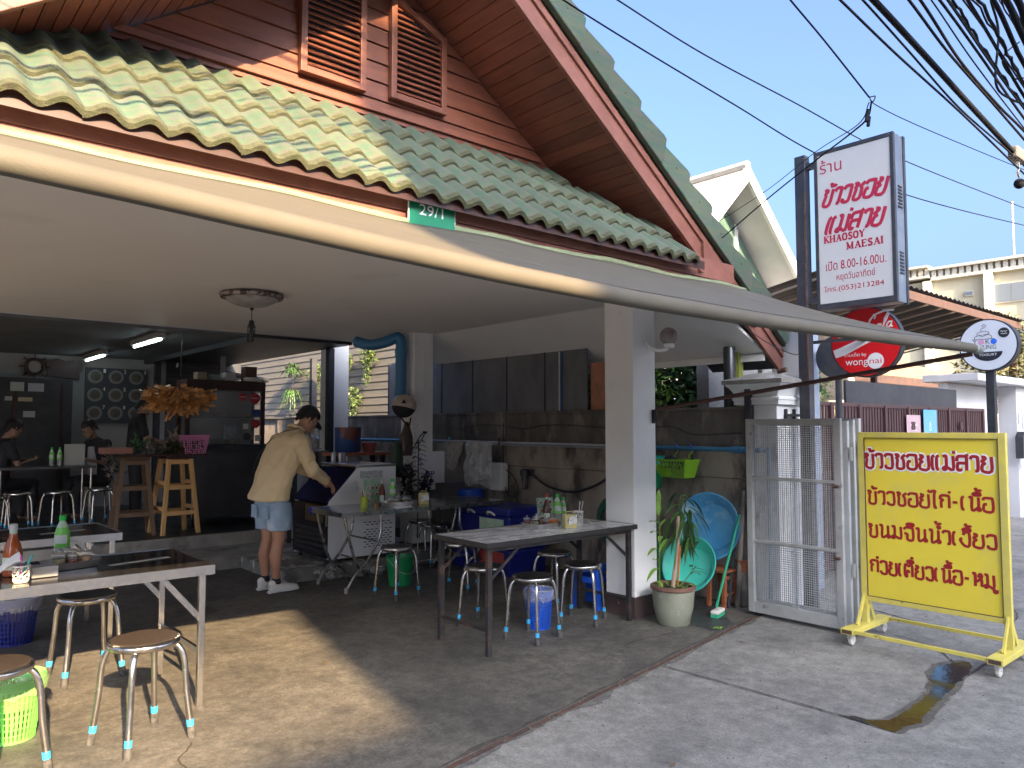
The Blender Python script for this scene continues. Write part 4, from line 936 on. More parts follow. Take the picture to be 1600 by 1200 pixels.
news = M('printed_newspaper', (.36,.35,.33), (.30,.29,.27), rough=.85, scale=3, c3=(.07,.065,.06), s3=30, t3=(.58,.61), stretch=(1,2.2,1))
plast = M('cloudy_plastic_bag', (.62,.64,.66), (.45,.47,.5), rough=.18, alpha=.42, scale=9, spec=.9, bump=.004, bscale=24)
sheet_hang('newspaper', 'printed newspaper sheet pegged over the drying pole', 'newspaper', 5.54, 7.62, 7.22, 1.385, 1.05, news, .02, .10, 3)
sheet_hang('plastic_bag', 'crumpled clear plastic bags hanging from the drying pole', 'plastic bag', 5.54, 7.16, 6.68, 1.39, .88, plast, .06, .0, 7)
sheet_hang('plastic_bag', 'second thin clear bag layered over the hanging bags', 'plastic bag', 5.50, 7.10, 6.62, 1.38, .95, plast, .05, .03, 11)
pegb = M('sky_blue_peg', (.08,.42,.62), rough=.5)
for y,m_,lb in ((7.53,pegb,'light blue clothes peg gripping the newspaper'),(6.58,blackp,'black clip hanging at the end of the plastic bags')):
    t = thing('clothes_peg', lb, 'peg', (5.54,y,1.40)); MB().beam((5.535,y-.006,1.35),(5.535,y-.018,1.43), .012,.012, up=(1,0,0)).build('jaw', m_, t); MB().beam((5.55,y+.006,1.35),(5.55,y+.018,1.43), .012,.012, up=(1,0,0)).build('jaw', m_, t)
t = thing('wall_heater', 'slim white water heater box on the wall beside the hanging bags', 'water heater', (5.85,6.95,1.0))
MB().box((5.80,6.84,.80),(5.915,7.08,1.13)).build('casing', white, t, bevel=.02); MB().box((5.79,6.92,1.13),(5.80,7.0,1.14)).build('top_strip', alu, t)
cable('cable', 'black cable coiled below the white wall heater', [(5.88,6.9,1.6),(5.87,6.88,1.2),(5.86,6.86,.9),(5.86,6.78,.76),(5.86,6.66,.74),(5.86,6.62,.86),(5.86,6.7,.98),(5.86,6.82,1.05)], .006)
t = thing('water_filter', 'dark cylindrical water filter hanging on the wall', 'water filter', (5.86,6.5,1.0))
MB().lathe([(.03,.10),(.058,.10),(.058,.16),(.03,.175)], 18, (5.85,6.48,.90)).build('filter_head', blackp, t, smooth=40)
MB().lathe([(.0001,-.06),(.03,-.058),(.036,.0),(.04,.10)], 18, (5.85,6.48,.90)).build('filter_bowl', M('smoky_bowl',(.06,.055,.05),rough=.15), t, smooth=40)
MB().box((5.87,6.40,1.03),(5.92,6.56,1.07)).build('wall_bracket', blackp, t)
# green hose coil behind column
t = thing('hose_coil', 'dark green garden hose coiled on the wall, half hidden by the white column', 'hose', (5.82,5.22,.62))
m = MB()
for k in range(6):
    r_ = .21-.018*k; m.tube([(5.86-.012*k, 5.16+r_*math.cos(2*PI*i/30), .60+r_*1.15*math.sin(2*PI*i/30)) for i in range(30)], .011, 7, closed=True)
m.build('hose_loops', M('dark_green_hose',(.015,.10,.06),rough=.5), t, smooth=60)
# blue cool boxes
for i,(x0,x1,y0,y1,z0,z1,lb) in enumerate([(5.15,5.72,5.95,6.95,0,.36,'deep blue cool box at the bottom of the stack behind the white table'),(5.17,5.70,5.98,6.90,.362,.70,'deep blue cool box with white catches on top of the stack')]):
    t = thing('cool_box', lb, 'cool box', ((x0+x1)/2,(y0+y1)/2,z0), group='cool boxes by the wall')
    MB().box((x0+.02,y0+.02,z0),(x1-.02,y1-.02,z1-.09)).build('box_body', bluepd, t, bevel=.02)
    MB().box((x0,y0,z1-.088),(x1,y1,z1)).build('lid', bluepd, t, bevel=.02)
    for yy in (y0+.28,y1-.3):
        MB().tube(smooth_pts([(x0+.0,yy-.06,z1-.08),(x0-.03,yy-.03,z1-.05),(x0-.03,yy+.03,z1-.05),(x0,yy+.06,z1-.08)],4), .012, 8).build('handle', wplas, t)
    MB().box((x0+.012,y0+.10,z0+.08),(x0+.018,y0+.50,z1-.12)).build('sticker', wlab if i else M('red_sticker',(.5,.04,.03),(.45,.1,.08),rough=.4), t)
t = thing('cool_box', 'small blue barrel standing behind the cool boxes by the wall', 'barrel', (5.7,7.25,0))
MB().lathe([(.0001,0),(.15,0),(.16,.03),(.16,.72),(.15,.76),(.165,.765),(.165,.80),(.0001,.81)], 28, (5.70,7.3,0)).build('barrel_body', bluep, t, smooth=40)
# green pail and hanging basket right of the column
t = thing('pail', 'green and turquoise pail on the wall half hidden by the white column', 'pail', (5.72,4.72,.95))
tq = M('turquoise_plastic', (.03,.45,.42), (.02,.38,.36), rough=.35, scale=9)
MB().lathe([(.0001,0),(.10,0),(.125,.20)], 28, (5.74,4.575,.98)).build('pail_wall', M('pail_green',(.02,.42,.17),rough=.35), t, smooth=40)
MB().lathe([(.125,.201),(.135,.30),(.14,.302),(.13,.302),(.12,.19)], 28, (5.74,4.575,.98)).build('pail_top', tq, t, smooth=40)
lg = M('apple_green_plastic', (.26,.55,.03), (.22,.48,.025), rough=.35, scale=9)
t = thing('hanging_basket', 'apple green plastic basket hooked on the blue pipe', 'basket', (5.76,4.28,1.10))
def trap(x0,x1,y0,y1,x2,x3,y2,y3,z0,z1): return [(x0,y0,z0),(x1,y0,z0),(x1,y1,z0),(x0,y1,z0),(x2,y2,z1),(x3,y2,z1),(x3,y3,z1),(x2,y3,z1)]
B0 = trap(5.68,5.84,4.15,4.40, 5.63,5.86,4.10,4.48,1.09,1.25); m = MB()
Bv = [Vector(p) for p in B0]
for (a_,b_,c_,d_) in ((0,1,5,4),(3,2,6,7)):
    m.add([Bv[a_],Bv[b_],Bv[c_],Bv[d_],Bv[a_]*.985+Vector((5.75,4.28,1.17))*.015,Bv[b_]*.985+Vector((5.75,4.28,1.17))*.015,Bv[c_]*.985+Vector((5.75,4.28,1.17))*.015,Bv[d_]*.985+Vector((5.75,4.28,1.17))*.015],[(0,1,2,3),(7,6,5,4),(0,4,5,1),(2,6,7,3),(1,5,6,2),(0,3,7,4)])
m.add([Bv[0],Bv[1],Bv[2],Bv[3]],[(0,1,2,3)]); m.build('basket_sides', lg, t)
m = MB(); mr_ = MB()
for i in range(13): 
    u = i/12
    for s_ in (0,):
        p = Bv[0].lerp(Bv[3],u); q = Bv[4].lerp(Bv[7],min(1,u+.18)); m.tube([p,q],.003,5); q = Bv[4].lerp(Bv[7],max(0,u-.18)); m.tube([p,q],.003,5)
        mr_.tube([Bv[1].lerp(Bv[2],u),Bv[5].lerp(Bv[6],u)],.003,5)
m.build('lattice_side', lg, t)['kind'] = 'stuff'; mr_.build('lattice_side', lg, t)['kind'] = 'stuff'
MB().tube([Bv[4],Bv[5],Bv[6],Bv[7]], .009, 8, closed=True).build('basket_rim', lg, t)
for yy in (4.20,4.36): MB().tube(smooth_pts([(5.86,yy,1.25),(5.85,yy+.015,1.29),(5.86,yy-.015,1.32),(5.88,yy,1.345)],4), .005, 6).build('hook', lg, t); MB().tube(smooth_pts([(5.88,yy-.03,1.33),(5.855,yy,1.385),(5.88,yy+.02,1.39),(5.90,yy,1.34)],4), .007, 6).build('blue_tie', bluep, t)
m = MB()
for i in range(26):
    rn = random.Random(i); c_ = Vector((rn.uniform(5.68,5.82),rn.uniform(4.16,4.40),rn.uniform(1.17,1.27))); u = Vector((rn.gauss(0,1),rn.gauss(0,1),rn.gauss(0,.5))).normalized()*.05; w = u.orthogonal().normalized()*.03
    m.add([c_-u,c_-w,c_+u,c_+w+Vector((0,0,.01))],[(0,1,2,3)])
tag(m.build('rag_bundle', M('dark_rags',(.03,.04,.05),(.35,.12,.1),rough=.9,scale=8,contrast=(.55,.6))), 'dark and pink rags stuffed in the apple green basket', 'rags', kind='stuff')
# wash tubs
tubb = M('blue_tub', (.06,.30,.58), (.12,.38,.60), rough=.5, scale=3, c3=(.42,.58,.66), s3=5, t3=(.5,.7))
def tub(lb, loc, rot, r, h, mat, cat='wash tub'):
    t = thing('wash_tub', lb, cat, loc); t.rotation_euler = rot
    MB().lathe([(.0001,0),(r*.62,0),(r*.70,.02),(r*.90,h*.92),(r*1.0,h),(r*1.01,h+.012),(r*.97,h+.012),(r*.87,h*.90),(r*.66,.03),(.0001,.012)], 48).build('tub_wall', mat, t, world=False, smooth=35)
    MB().lathe([(r*.35,.0135),(r*.36,.018),(r*.40,.018),(r*.41,.0135)], 40).build('base_ring', mat, t, world=False, smooth=40)
    return t
tub('large pale blue wash tub leaning on edge against the wall', (5.90,3.98,.655), (0,R(-82),R(8)), .30, .13, tubb)
tub('turquoise wash tub leaning below the blue one behind the plant', (5.66,4.03,.31), (0,R(-66),R(10)), .25, .13, M('turquoise_tub',(.06,.55,.44),(.10,.62,.50),rough=.45,scale=3))
tub('green-grey wash tub tucked left of the turquoise tub', (5.55,4.46,.30), (0,R(-70),R(35)), .20, .10, M('grey_green_tub',(.06,.26,.19),(.08,.3,.22),rough=.5,scale=4))
# small wooden stool, clay pot, broom etc.
t = thing('wooden_stool', 'small reddish wooden stool under the wash tubs', 'stool', (5.68,3.92,0))
wdr = M('orange_red_wood', (.33,.10,.04), (.22,.07,.03), rough=.6, scale=8, stretch=(1,1,5))
MB().box((5.66,3.73,.30),(5.90,3.93,.325)).build('seat', wdr, t, bevel=.004)
for x in (5.685,5.875):
    for y in (3.755,3.905): MB().beam((x,y,0),(x+(.015 if x<5.7 else -.015),y,.30), .03,.03).build('leg', wdr, t)
for z in (.10,.24): MB().box((5.70,3.75,z),(5.86,3.765,z+.025)).build('rail', wdr, t)
t = thing('clay_pot', 'small red-brown clay pot standing on a stone against the pillar corner', 'pot', (5.86,3.80,.3))
MB().lathe([(.0001,0),(.04,0),(.055,.07),(.06,.09),(.065,.092),(.065,.105),(.05,.105),(.045,.02)], 20, (5.88,3.69,.30)).build('pot_wall', wdr, t, smooth=40)
tag(MB().box((5.84,3.655,0),(5.915,3.725,.30)).build('stone_block', wallm, bevel=.02), 'dark stone block carrying the small clay pot', 'stone block')
t = thing('broom', 'green-handled scrubbing brush leaning in the corner by the gate pillar', 'broom', (5.42,3.64,0))
MB().tube([(5.43,3.66,.07),(5.80,3.66,.80)], .011, 8).build('handle', M('green_handle',(.02,.28,.15),rough=.4), t)
MB().box((-.09,-.035,.03),(.09,.035,.06), Matrix.Translation((5.42,3.64,0)) @ Matrix.Rotation(R(15),4,'Z')).build('brush_block', wplas, t, bevel=.012)
MB().box((-.085,-.03,.0),(.085,.03,.03), Matrix.Translation((5.42,3.64,.001)) @ Matrix.Rotation(R(15),4,'Z')).build('bristles', M('green_bristle',(.03,.35,.18),rough=.8), t)
for i,(p,q,r_,m_,lb) in enumerate([((5.80,3.70,0),(5.90,3.68,1.0),.02,wallm,'grey wooden stake leaning in the corner beside the broom'),((5.74,3.75,0),(5.90,3.74,.8),.014,blackp,'thin dark rod leaning behind the broom')]):
    tag(MB().tube([p,q], r_, 8).build('stake', m_), lb, 'stake')
# potted plant
t = thing('potted_plant', 'grey-green glazed pot with bamboo-like leaves drooping over a stick', 'potted plant', (4.96,3.74,0))
potm = M('grey_green_glaze', (.27,.28,.21), (.21,.22,.165), rough=.5, scale=5, c3=(.45,.45,.38), s3=20, t3=(.64,.7), bump=.002, bscale=60)
rim_ = M('red_clay_rim', (.20,.10,.07), (.14,.07,.05), rough=.7, scale=9)
MB().lathe([(.0001,0),(.115,0),(.125,.01),(.155,.13),(.168,.27)], 40, (4.96,3.74,0)).build('pot', potm, t, smooth=40)
MB().lathe([(.168,.271),(.178,.28),(.178,.30),(.165,.308),(.152,.30),(.150,.26)], 40, (4.96,3.74,0)).build('pot_rim', rim_, t, smooth=40)
MB().lathe([(.0001,.275),(.15,.27)], 30, (4.96,3.74,0)).build('soil', soil, t)
lfA = M('plant_leaf', (.07,.17,.035), (.045,.12,.03), rough=.45, scale=20, rand=.2); lfB = M('young_leaf', (.22,.42,.06), (.16,.34,.05), rough=.45, scale=20, rand=.2)
lfD = M('deep_leaf', (.03,.075,.028), (.045,.10,.03), rough=.45, scale=20, rand=.25)
MB().tube([(4.98,3.76,.28),(5.06,3.77,.55),(5.09,3.78,.83)], [.017,.016,.013], 8).build('stick', M('pale_stick',(.42,.30,.22),(.3,.2,.15),rough=.8,scale=12), t)
MB().tube([(5.02,3.74,.28),(5.06,3.74,.60)], .007, 6).build('stick', orange, t)
rn = random.Random(4); cpt = Vector((4.96,3.74,0))
def leaf(base, d, L, w, mat, droop=.3):
    m = MB(); d = Vector(d).normalized(); s_ = d.cross(Vector((0,0,1)));
    s_ = (s_ if s_.length > .1 else Vector((1,0,0))).normalized(); k = 6
    for i in range(k+1):
        u = i/k; p = Vector(base)+d*L*u+Vector((0,0,-droop*L*u*u)); ww = w*math.sin(PI*min(1,u*.9+.08))**.8*(1-.15*u)
        if i == k: ww = .0005
        m.v += [p-s_*ww+Vector((0,0,ww*.35)), p, p+s_*ww+Vector((0,0,ww*.35))]
    for i in range(k): a_ = i*3; m.f += [(a_,a_+1,a_+4,a_+3),(a_+1,a_+2,a_+5,a_+4)]
    return m.build('leaf', mat, t, smooth=60)
# left upright shoot
st = smooth_pts([(4.80,3.75,.27),(4.79,3.74,.50),(4.80,3.74,.72),(4.78,3.74,.93)],5); MB().tube(st, .004, 6).build('stem', lfB, t)
for z,a_,L,dr,up in ((.50,2.6,.17,.3,.5),(.58,.2,.16,.2,1.2),(.60,2.9,.19,.5,.3),(.72,2.8,.17,.4,.5),(.76,.5,.13,.3,1.2),(.80,2.7,.20,.25,.35),(.82,1.2,.15,.1,2.4),(.86,2.2,.15,.1,3),(.90,.9,.12,.1,3),(.93,2.0,.14,.0,4),(.45,2.9,.2,.6,.2),(.66,5.6,.12,.4,.6)):
    ay = a_ ; leaf((4.79+(z-.5)*-.01,3.74,z),(math.cos(ay)*.9,math.sin(ay)*-.5,up),L,.021,lfB,dr)
# drooping dark mass
for i in range(34):
    a_ = rn.uniform(0,2*PI); z = rn.uniform(.62,1.02); b_ = (5.16+rn.uniform(-.09,.12),3.78+rn.uniform(-.09,.09),z)
    leaf(b_,(math.cos(a_)*.55,math.sin(a_)*.55,rn.uniform(-1.3,.0)),rn.uniform(.10,.19),rn.uniform(.015,.024), lfD if i%3 else lfA, rn.uniform(.5,1.0))
for a_,z in ((2.9,.92),(.1,.96),(5.9,.9),(3.4,.86)): leaf((5.14,3.78,z),(math.cos(a_),math.sin(a_)*.6,.1),.2,.018,lfA,.5)
for k,(sx,sy) in enumerate(((5.14,3.80),(5.12,3.76),(5.20,3.78))):
    MB().tube(smooth_pts([(4.98+.02*k,3.75,.27),(5.05+.03*k,3.77,.6),(sx,sy,.95),(sx+.05,sy,1.0)],5), .0045, 6).build('stem', lfA, t)
for i in range(20):
    a_ = rn.uniform(0,2*PI); b_ = (4.97+.09*math.cos(a_),3.74+.09*math.sin(a_),.275); leaf(b_,(math.cos(a_),math.sin(a_),rn.uniform(.5,2)),rn.uniform(.08,.15),rn.uniform(.013,.026),lfA if i%2 else lfB,.7)
for a_,z in ((.0,.36),(-.4,.40),(.5,.42),(-.9,.38)): leaf((5.16,3.72,z),(math.cos(a_),math.sin(a_),.35),.15,.014,lfA,.5)
MB().tube(smooth_pts([(5.02,3.73,.28),(5.1,3.72,.33),(5.24,3.72,.42)],5), .004, 6).build('stem', lfA, t)
# ---------------------------------------------------------------- gate pillar
pw = M('weathered_white_pillar', (.78,.79,.79), (.70,.71,.71), rough=.7, scale=3, c3=(.20,.20,.19), s3=7, t3=(.60,.72), stretch=(1,1,.45), bump=.002, bscale=50)
Pg = thing('gate_pillar', 'white gate pillar with moulded weathered cap behind the mesh gate', 'pillar', (6.15,3.56,0))
MB().box((5.955,3.38,0),(6.36,3.745,1.745)).build('shaft', pw, Pg, bevel=.006)
cx, cy = 6.157, 3.562
def sqr(prof, nm, mat): 
    m = MB()
    for (r_,z) in prof: m.v += [Vector((cx-r_-.02,cy-r_,z)),Vector((cx+r_+.02,cy-r_,z)),Vector((cx+r_+.02,cy+r_,z)),Vector((cx-r_-.02,cy+r_,z))]
    k = len(prof)
    for i in range(k-1): m.f += [(i*4+j,i*4+(j+1)%4,(i+1)*4+(j+1)%4,(i+1)*4+j) for j in range(4)]
    m.f += [(3,2,1,0),tuple((k-1)*4+j for j in range(4))]; return m.build(nm, mat, Pg, smooth=25)
sqr([(.205,1.747),(.215,1.75),(.215,1.785),(.225,1.79),(.225,1.81),(.205,1.82)], 'lower_moulding', pw)
sqr([(.20,1.822),(.215,1.85),(.245,1.90),(.265,1.915),(.265,1.925),(.275,1.93)], 'cornice', pw)
sqr([(.29,1.931),(.29,1.965),(.24,1.985),(.18,2.0),(.10,2.03),(.05,2.035)], 'cap', M('mossy_cap',(.33,.33,.31),(.22,.22,.2),rough=.9,scale=8,c3=(.5,.5,.49),s3=5,t3=(.55,.7),bump=.004,bscale=50))
MB().tube([(5.985,3.38,2.03),(5.985,3.30,2.045)], .022, 10).build('cap_spout', rust, Pg)
for y_ in (3.36,3.37):
    pass
for x_ in (6.08,6.22): MB().box((x_-.012,3.355,1.60),(x_+.012,3.379,1.71)).build('pintle', blackp, Pg, bevel=.004)
MB().box((6.06,3.35,1.645),(6.30,3.372,1.668)).build('hinge_bar', blackp, Pg)
# concrete house wall behind pillar & pale blue post
t = thing('side_wall_block', 'rough grey concrete block wall rising behind the gate pillar cap', 'wall', (7.2,4.6,0))
MB().box((6.75,4.60,0),(8.6,4.75,2.42)).build('wall_face', M('rough_render',(.20,.20,.20),(.27,.27,.265),rough=.95,scale=40,bump=.004,bscale=80), t); MB().box((6.9,4.55,2.4),(7.6,4.58,3.0)).build('red_panel', woodred, t)
t = thing('white_post', 'narrow white rendered post right of the dark sign pole', 'post', (6.75,3.62,0))
MB().box((6.62,3.52,0),(6.90,3.80,2.62)).build('post_shaft', white, t, bevel=.004); MB().box((6.905,3.6,0),(7.15,3.85,2.62)).build('post_side', M('pale_blue_render',(.38,.44,.55),(.3,.36,.47),rough=.7,scale=4,c3=(.2,.22,.26),s3=7,t3=(.64,.7)), t)
t = thing('conduit_post', 'pale plastic pipe rising behind the gate pillar', 'pipe', (6.62,3.95,0)); MB().tube([(6.66,3.95,1.6),(6.66,3.95,2.95)], .022, 8).build('pipe', M('cream_pipe',(.55,.52,.42),rough=.5), t)
t = thing('dark_drum', 'short dark pipe stump standing on the wall beside the bush', 'pipe', (6.3,4.0,1.73)); MB().lathe([(.055,0),(.055,.55),(.05,.56)], 16, (6.10,3.93,1.737)).build('pipe', M('gunmetal',(.06,.065,.075),rough=.35,metal=.6), t, smooth=40)
t = thing('lime_post', 'yellow-green painted post showing beside the dark pipe stump', 'post', (6.35,4.05,1.7)); MB().box((6.30,3.96,1.2),(6.38,4.02,2.5)).build('post_body', M('mossy_yellow',(.45,.45,.10),(.25,.33,.08),rough=.8,scale=10), t)
# ---------------------------------------------------------------- folding mesh gate
galv = M('grey_gate_frame', (.42,.42,.40), (.33,.33,.315), rough=.6, scale=6, c3=(.13,.12,.11), s3=9, t3=(.62,.72), metal=.2, bump=.001, bscale=60)
galw = M('white_gate_frame', (.55,.56,.56), (.46,.47,.47), rough=.6, scale=6, c3=(.28,.27,.25), s3=8, t3=(.62,.7))
wirem = M('galvanised_wire', (.50,.50,.49), (.36,.36,.35), rough=.5, metal=.2, scale=20)
GT = thing('mesh_gate', 'folded grey metal gate with woven wire mesh in three bays', 'gate', (5.70,3.10,0))
y0,y1,z0,z1 = 2.70,3.51,.03,1.62; gx = 5.69
for a_,b_ in (((gx-.02,y0,z0),(gx+.02,y0+.055,z1)),((gx-.02,y1-.055,z0),(gx+.02,y1,z1)),((gx-.02,y0+.056,z1-.05),(gx+.02,y1-.056,z1)),((gx-.02,y0+.056,z0),(gx+.02,y1-.056,z0+.09)),((gx-.016,y0+.056,.60),(gx+.016,y1-.056,.625)),((gx-.016,y0+.056,1.12),(gx+.016,y1-.056,1.145))):
    MB().box(a_,b_).build('frame_bar', galv, GT, bevel=.003)
for za,zb in ((z0+.09,.60),(.625,1.12),(1.145,z1-.05)):
    m = MB(); pitch = .0175; ny_ = int((y1-y0-.11)/pitch); nz_ = int((zb-za)/pitch)
    for i in range(ny_+1):
        yy = y0+.056+i*pitch; k = 8
        m.beam((gx+.004*(i%2-.5),yy,za),(gx+.004*(i%2-.5),yy,zb), .0032,.0032)
    for j in range(nz_+1):
        zz = za+j*pitch; m.beam((gx+.004*(j%2-.5)*-1+.0028,y0+.056,zz),(gx+.0028,y1-.056,zz), .0032,.0032)
    m.build('wire_mesh', wirem, GT)['kind'] = 'stuff'
# folded leaves behind
for k,(dx,ye) in enumerate(((.055,2.672),(.11,2.65),(.165,2.63))):
    MB().box((gx+dx-.018,ye,.05),(gx+dx+.018,ye+.045,1.60+.01*k)).build('folded_leaf_edge', galw, GT, bevel=.004)
    MB().box((gx+dx-.015,ye+.046,1.57),(gx+dx+.015,3.45,1.60+.01*k)).build('folded_leaf_top', galv, GT)
    MB().box((gx+dx-.015,ye+.046,.05),(gx+dx+.015,3.45,.11)).build('folded_leaf_bottom', galv, GT)
m = MB()
for i in range(42): m.beam((gx+.11,2.70+i*.018,.11),(gx+.11,2.70+i*.018,1.57), .0032,.0032)
for j in range(82): m.beam((gx+.1135,2.70,.11+j*.018),(gx+.1135,3.45,.11+j*.018), .0032,.0032)
m.build('wire_mesh', wirem, GT)['kind'] = 'stuff'
for z in (.42,1.30): MB().tube([(gx+.05,2.655,z),(gx+.05,2.655,z+.10)], .014, 8).build('hinge', galw, GT); MB().tube([(gx+.14,2.622,z+.04),(gx+.14,2.622,z+.14)], .012, 8).build('hinge', galw, GT)
for z in (.56,1.10): MB().tube([(gx-.03,2.72,z),(gx-.03,2.76,z)], .012, 8).build('latch', rust, GT)
# ---------------------------------------------------------------- yellow trolley sign
YS = thing('yellow_menu_sign', 'yellow metal menu board with red Thai lettering on a wheeled frame', 'sign', (5.66,2.08,0))
yelm = M('yellow_sign_paint', (.78,.62,.05), (.72,.58,.055), rough=.5, scale=2, c3=(.60,.53,.14), s3=3, t3=(.55,.8), bump=.0006, bscale=40)
yelf = M('aged_yellow_frame', (.68,.56,.10), (.56,.48,.12), rough=.55, scale=8, c3=(.14,.12,.06), s3=11, t3=(.64,.72))
sx = 5.66; ya,yb,za,zb = 2.56,1.60,.285,1.515
MB().box((sx,yb+.03,za+.03),(sx+.012,ya-.03,zb-.03)).build('sign_panel', yelm, YS)
for a_,b_ in (((sx-.012,ya-.045,za-.06),(sx+.028,ya,zb)),((sx-.012,yb,za-.06),(sx+.028,yb+.045,zb)),((sx-.012,yb+.0455,zb-.04),(sx+.028,ya-.0455,zb)),((sx-.012,yb+.0455,za),(sx+.028,ya-.0455,za+.035))):
    MB().box(a_,b_).build('frame_bar', yelf, YS, bevel=.003)
for y in (ya-.02,yb+.02):
    MB().box((sx-.30,y-.045,.085),(sx+.33,y+.045,.125)).build('foot_rail', yelf, YS, bevel=.003)
    MB().box((sx-.302,y-.035,.092),(sx-.299,y+.035,.118)).build('rail_end', rust, YS)
    MB().box((sx-.012,y-.02,.125),(sx+.028,y+.02,.226)).build('upright', yelf, YS)
    MB().beam((sx-.13,y,.125),(sx-.005,y,.33), .035,.012, up=(0,1,0)).build('gusset', yelf, YS); MB().beam((sx+.15,y,.125),(sx+.02,y,.33), .035,.012, up=(0,1,0)).build('gusset', yelf, YS)
    for x in (sx-.25,sx+.28):
        w_ = thing('caster', None, None); 
        c_ = MB().box((x-.02,y-.012,.05),(x+.02,y+.012,.086)).build('caster', alu, YS)
        bpy.data.objects.remove(w_)
        rx = Matrix.Rotation(R(90),4,'X'); o_ = .025
        whl = MB().lathe([(.012,-.011),(.030,-.013),(.038,-.008),(.038,.008),(.030,.013),(.012,.011)], 22, (x+o_,y,.040), rx).build('wheel', wplas, YS, smooth=40); whl.parent = c_; 
        hb = MB().lathe([(.006,-.015),(.006,.015)], 10, (x+o_,y,.040), rx).build('wheel_hub', alu, YS); hb.parent = c_
for x in (sx-.285,sx+.30): MB().box((x-.012,yb+.07,.10),(x+.012,ya-.07,.122)).build('base_bar', yelf, YS)
gr_ = MB()
for a__,b__ in (((sx-.0135,yb+.0455,zb-.043),(sx-.0005,ya-.0455,zb-.0405)),((sx-.0135,yb+.0455,za+.0355),(sx-.0005,ya-.0455,za+.038)),((sx-.0135,ya-.048,za+.038),(sx-.0005,ya-.0456,zb-.043)),((sx-.0135,yb+.0456,za+.038),(sx-.0005,yb+.048,zb-.043))): gr_.box(a__,b__)
gr_.build('recess_shadow_lines', rust, YS)  # thin dark bars painting the shadow lines of the panel recess
red = M('sign_red', (.36,.012,.018), (.30,.01,.015), rough=.45, scale=6)
X0 = sx-.0012
def line(s,y_left,y_right,z,h,r,nm='lettering',out=False,sl=0):
    m4 = frame(FX,(X0,0,0))
    if out: thai_line(s,-y_left,-y_right,z,h,r*2.05,'lettering_outline',wp_,YS,m4,flat=.03,dz=.0)
    thai_line(s,-y_left,-y_right,z,h,r,nm,red,YS,m4,flat=.06,dz=.0016 if out else .0006)
line('ข้าวซอยแม่สาย',2.515,1.665,1.262,.095,.0105,out=True)
line('ข้าวซอยไก่-เนื้อ',2.50,1.67,1.0,.086,.0092)
line('ขนมจีนน้ํางี้ยว'.replace('นน้ํางี้','นน้ํางี้'),2.5,1.66,.76,.075,.0085) if False else thai_line('ขนมจีนนํ้าเงี้ยว',-2.50,-1.66,.76,.084,.0092,'lettering',red,YS,frame(FX,(X0,0,0)),flat=.06,dz=.0006)
line('ก๋วยเตี๋ยวเนื้อ-หมู',2.49,1.68,.50,.084,.0092)
# ---------------------------------------------------------------- light-box sign on pole
SP = thing('pole_sign', 'tall white light-box sign with red Thai lettering on a dark steel pole', 'sign', (6.25,3.25,0))
MB().box((6.18,3.20,0),(6.27,3.295,3.93)).build('pole', navy, SP, bevel=.004)
MB().box((6.175,3.198,1.9),(6.18,3.215,3.6)).build('pole_strip', rust, SP)
sgx = 6.20; a_,b_,c_,d_ = 3.125,2.46,2.55,3.925
MB().box((sgx+.012,b_+.004,c_+.004),(sgx+.20,a_-.004,d_-.004)).build('box_case', M('galvanised_case',(.24,.28,.33),(.17,.20,.25),rough=.4,metal=.4,scale=6,c3=(.33,.36,.4),s3=8,t3=(.6,.7)), SP)
fr = MB(); fr.box((sgx-.006,b_,c_),(sgx+.03,b_+.03,d_)); fr.box((sgx-.006,a_-.03,c_),(sgx+.03,a_,d_)); fr.box((sgx-.006,b_+.03,d_-.035),(sgx+.03,a_-.03,d_)); fr.box((sgx-.006,b_+.03,c_),(sgx+.03,a_-.03,c_+.05))
fr.box((sgx+.18,b_-.006,c_-.006),(sgx+.215,b_+.03,d_+.004)); fr.build('box_frame', navy, SP, bevel=.003)
MB().box((sgx,b_+.031,c_+.051),(sgx+.012,a_-.031,d_-.036)).build('sign_face', M('sign_acrylic',(.60,.60,.59),(.56,.56,.55),rough=.25,scale=2), SP)
for z in (3.80,2.62): MB().box((6.20,a_+.001,z),(6.25,3.21,z+.05)).build('bracket', navy, SP)
for z0 in (2.78,3.32):
    for i in range(7): MB().box((sgx+.07,b_-.004,z0+i*.028),(sgx+.14,b_+.0035,z0+i*.028+.012)).build('vent_slot', blackp, SP)
crim = M('crimson_lettering', (.45,.02,.06), rough=.4); F4 = frame(FX,(sgx-.0015,0,0))
def ft(s,yl,yr,z,h,bold=0,shear=0,nm='lettering'): 
    m4 = frame(FX,(sgx-.0015,(yl+yr)/2,z)); return ftext(s, abs(yl-yr), nm, crim, SP, m4, height=h, shear=shear)
ft('ร้าน',3.07,2.88,3.765,.12)
thai_line('ข้าวซอย',-3.07,-2.52,3.445,.125,.0145,'lettering',crim,SP,F4,shear=.35,dz=.0006,flat=.08)
thai_line('แม่สาย',-3.04,-2.55,3.20,.13,.0145,'lettering',crim,SP,F4,shear=.35,dz=.0006,flat=.08)
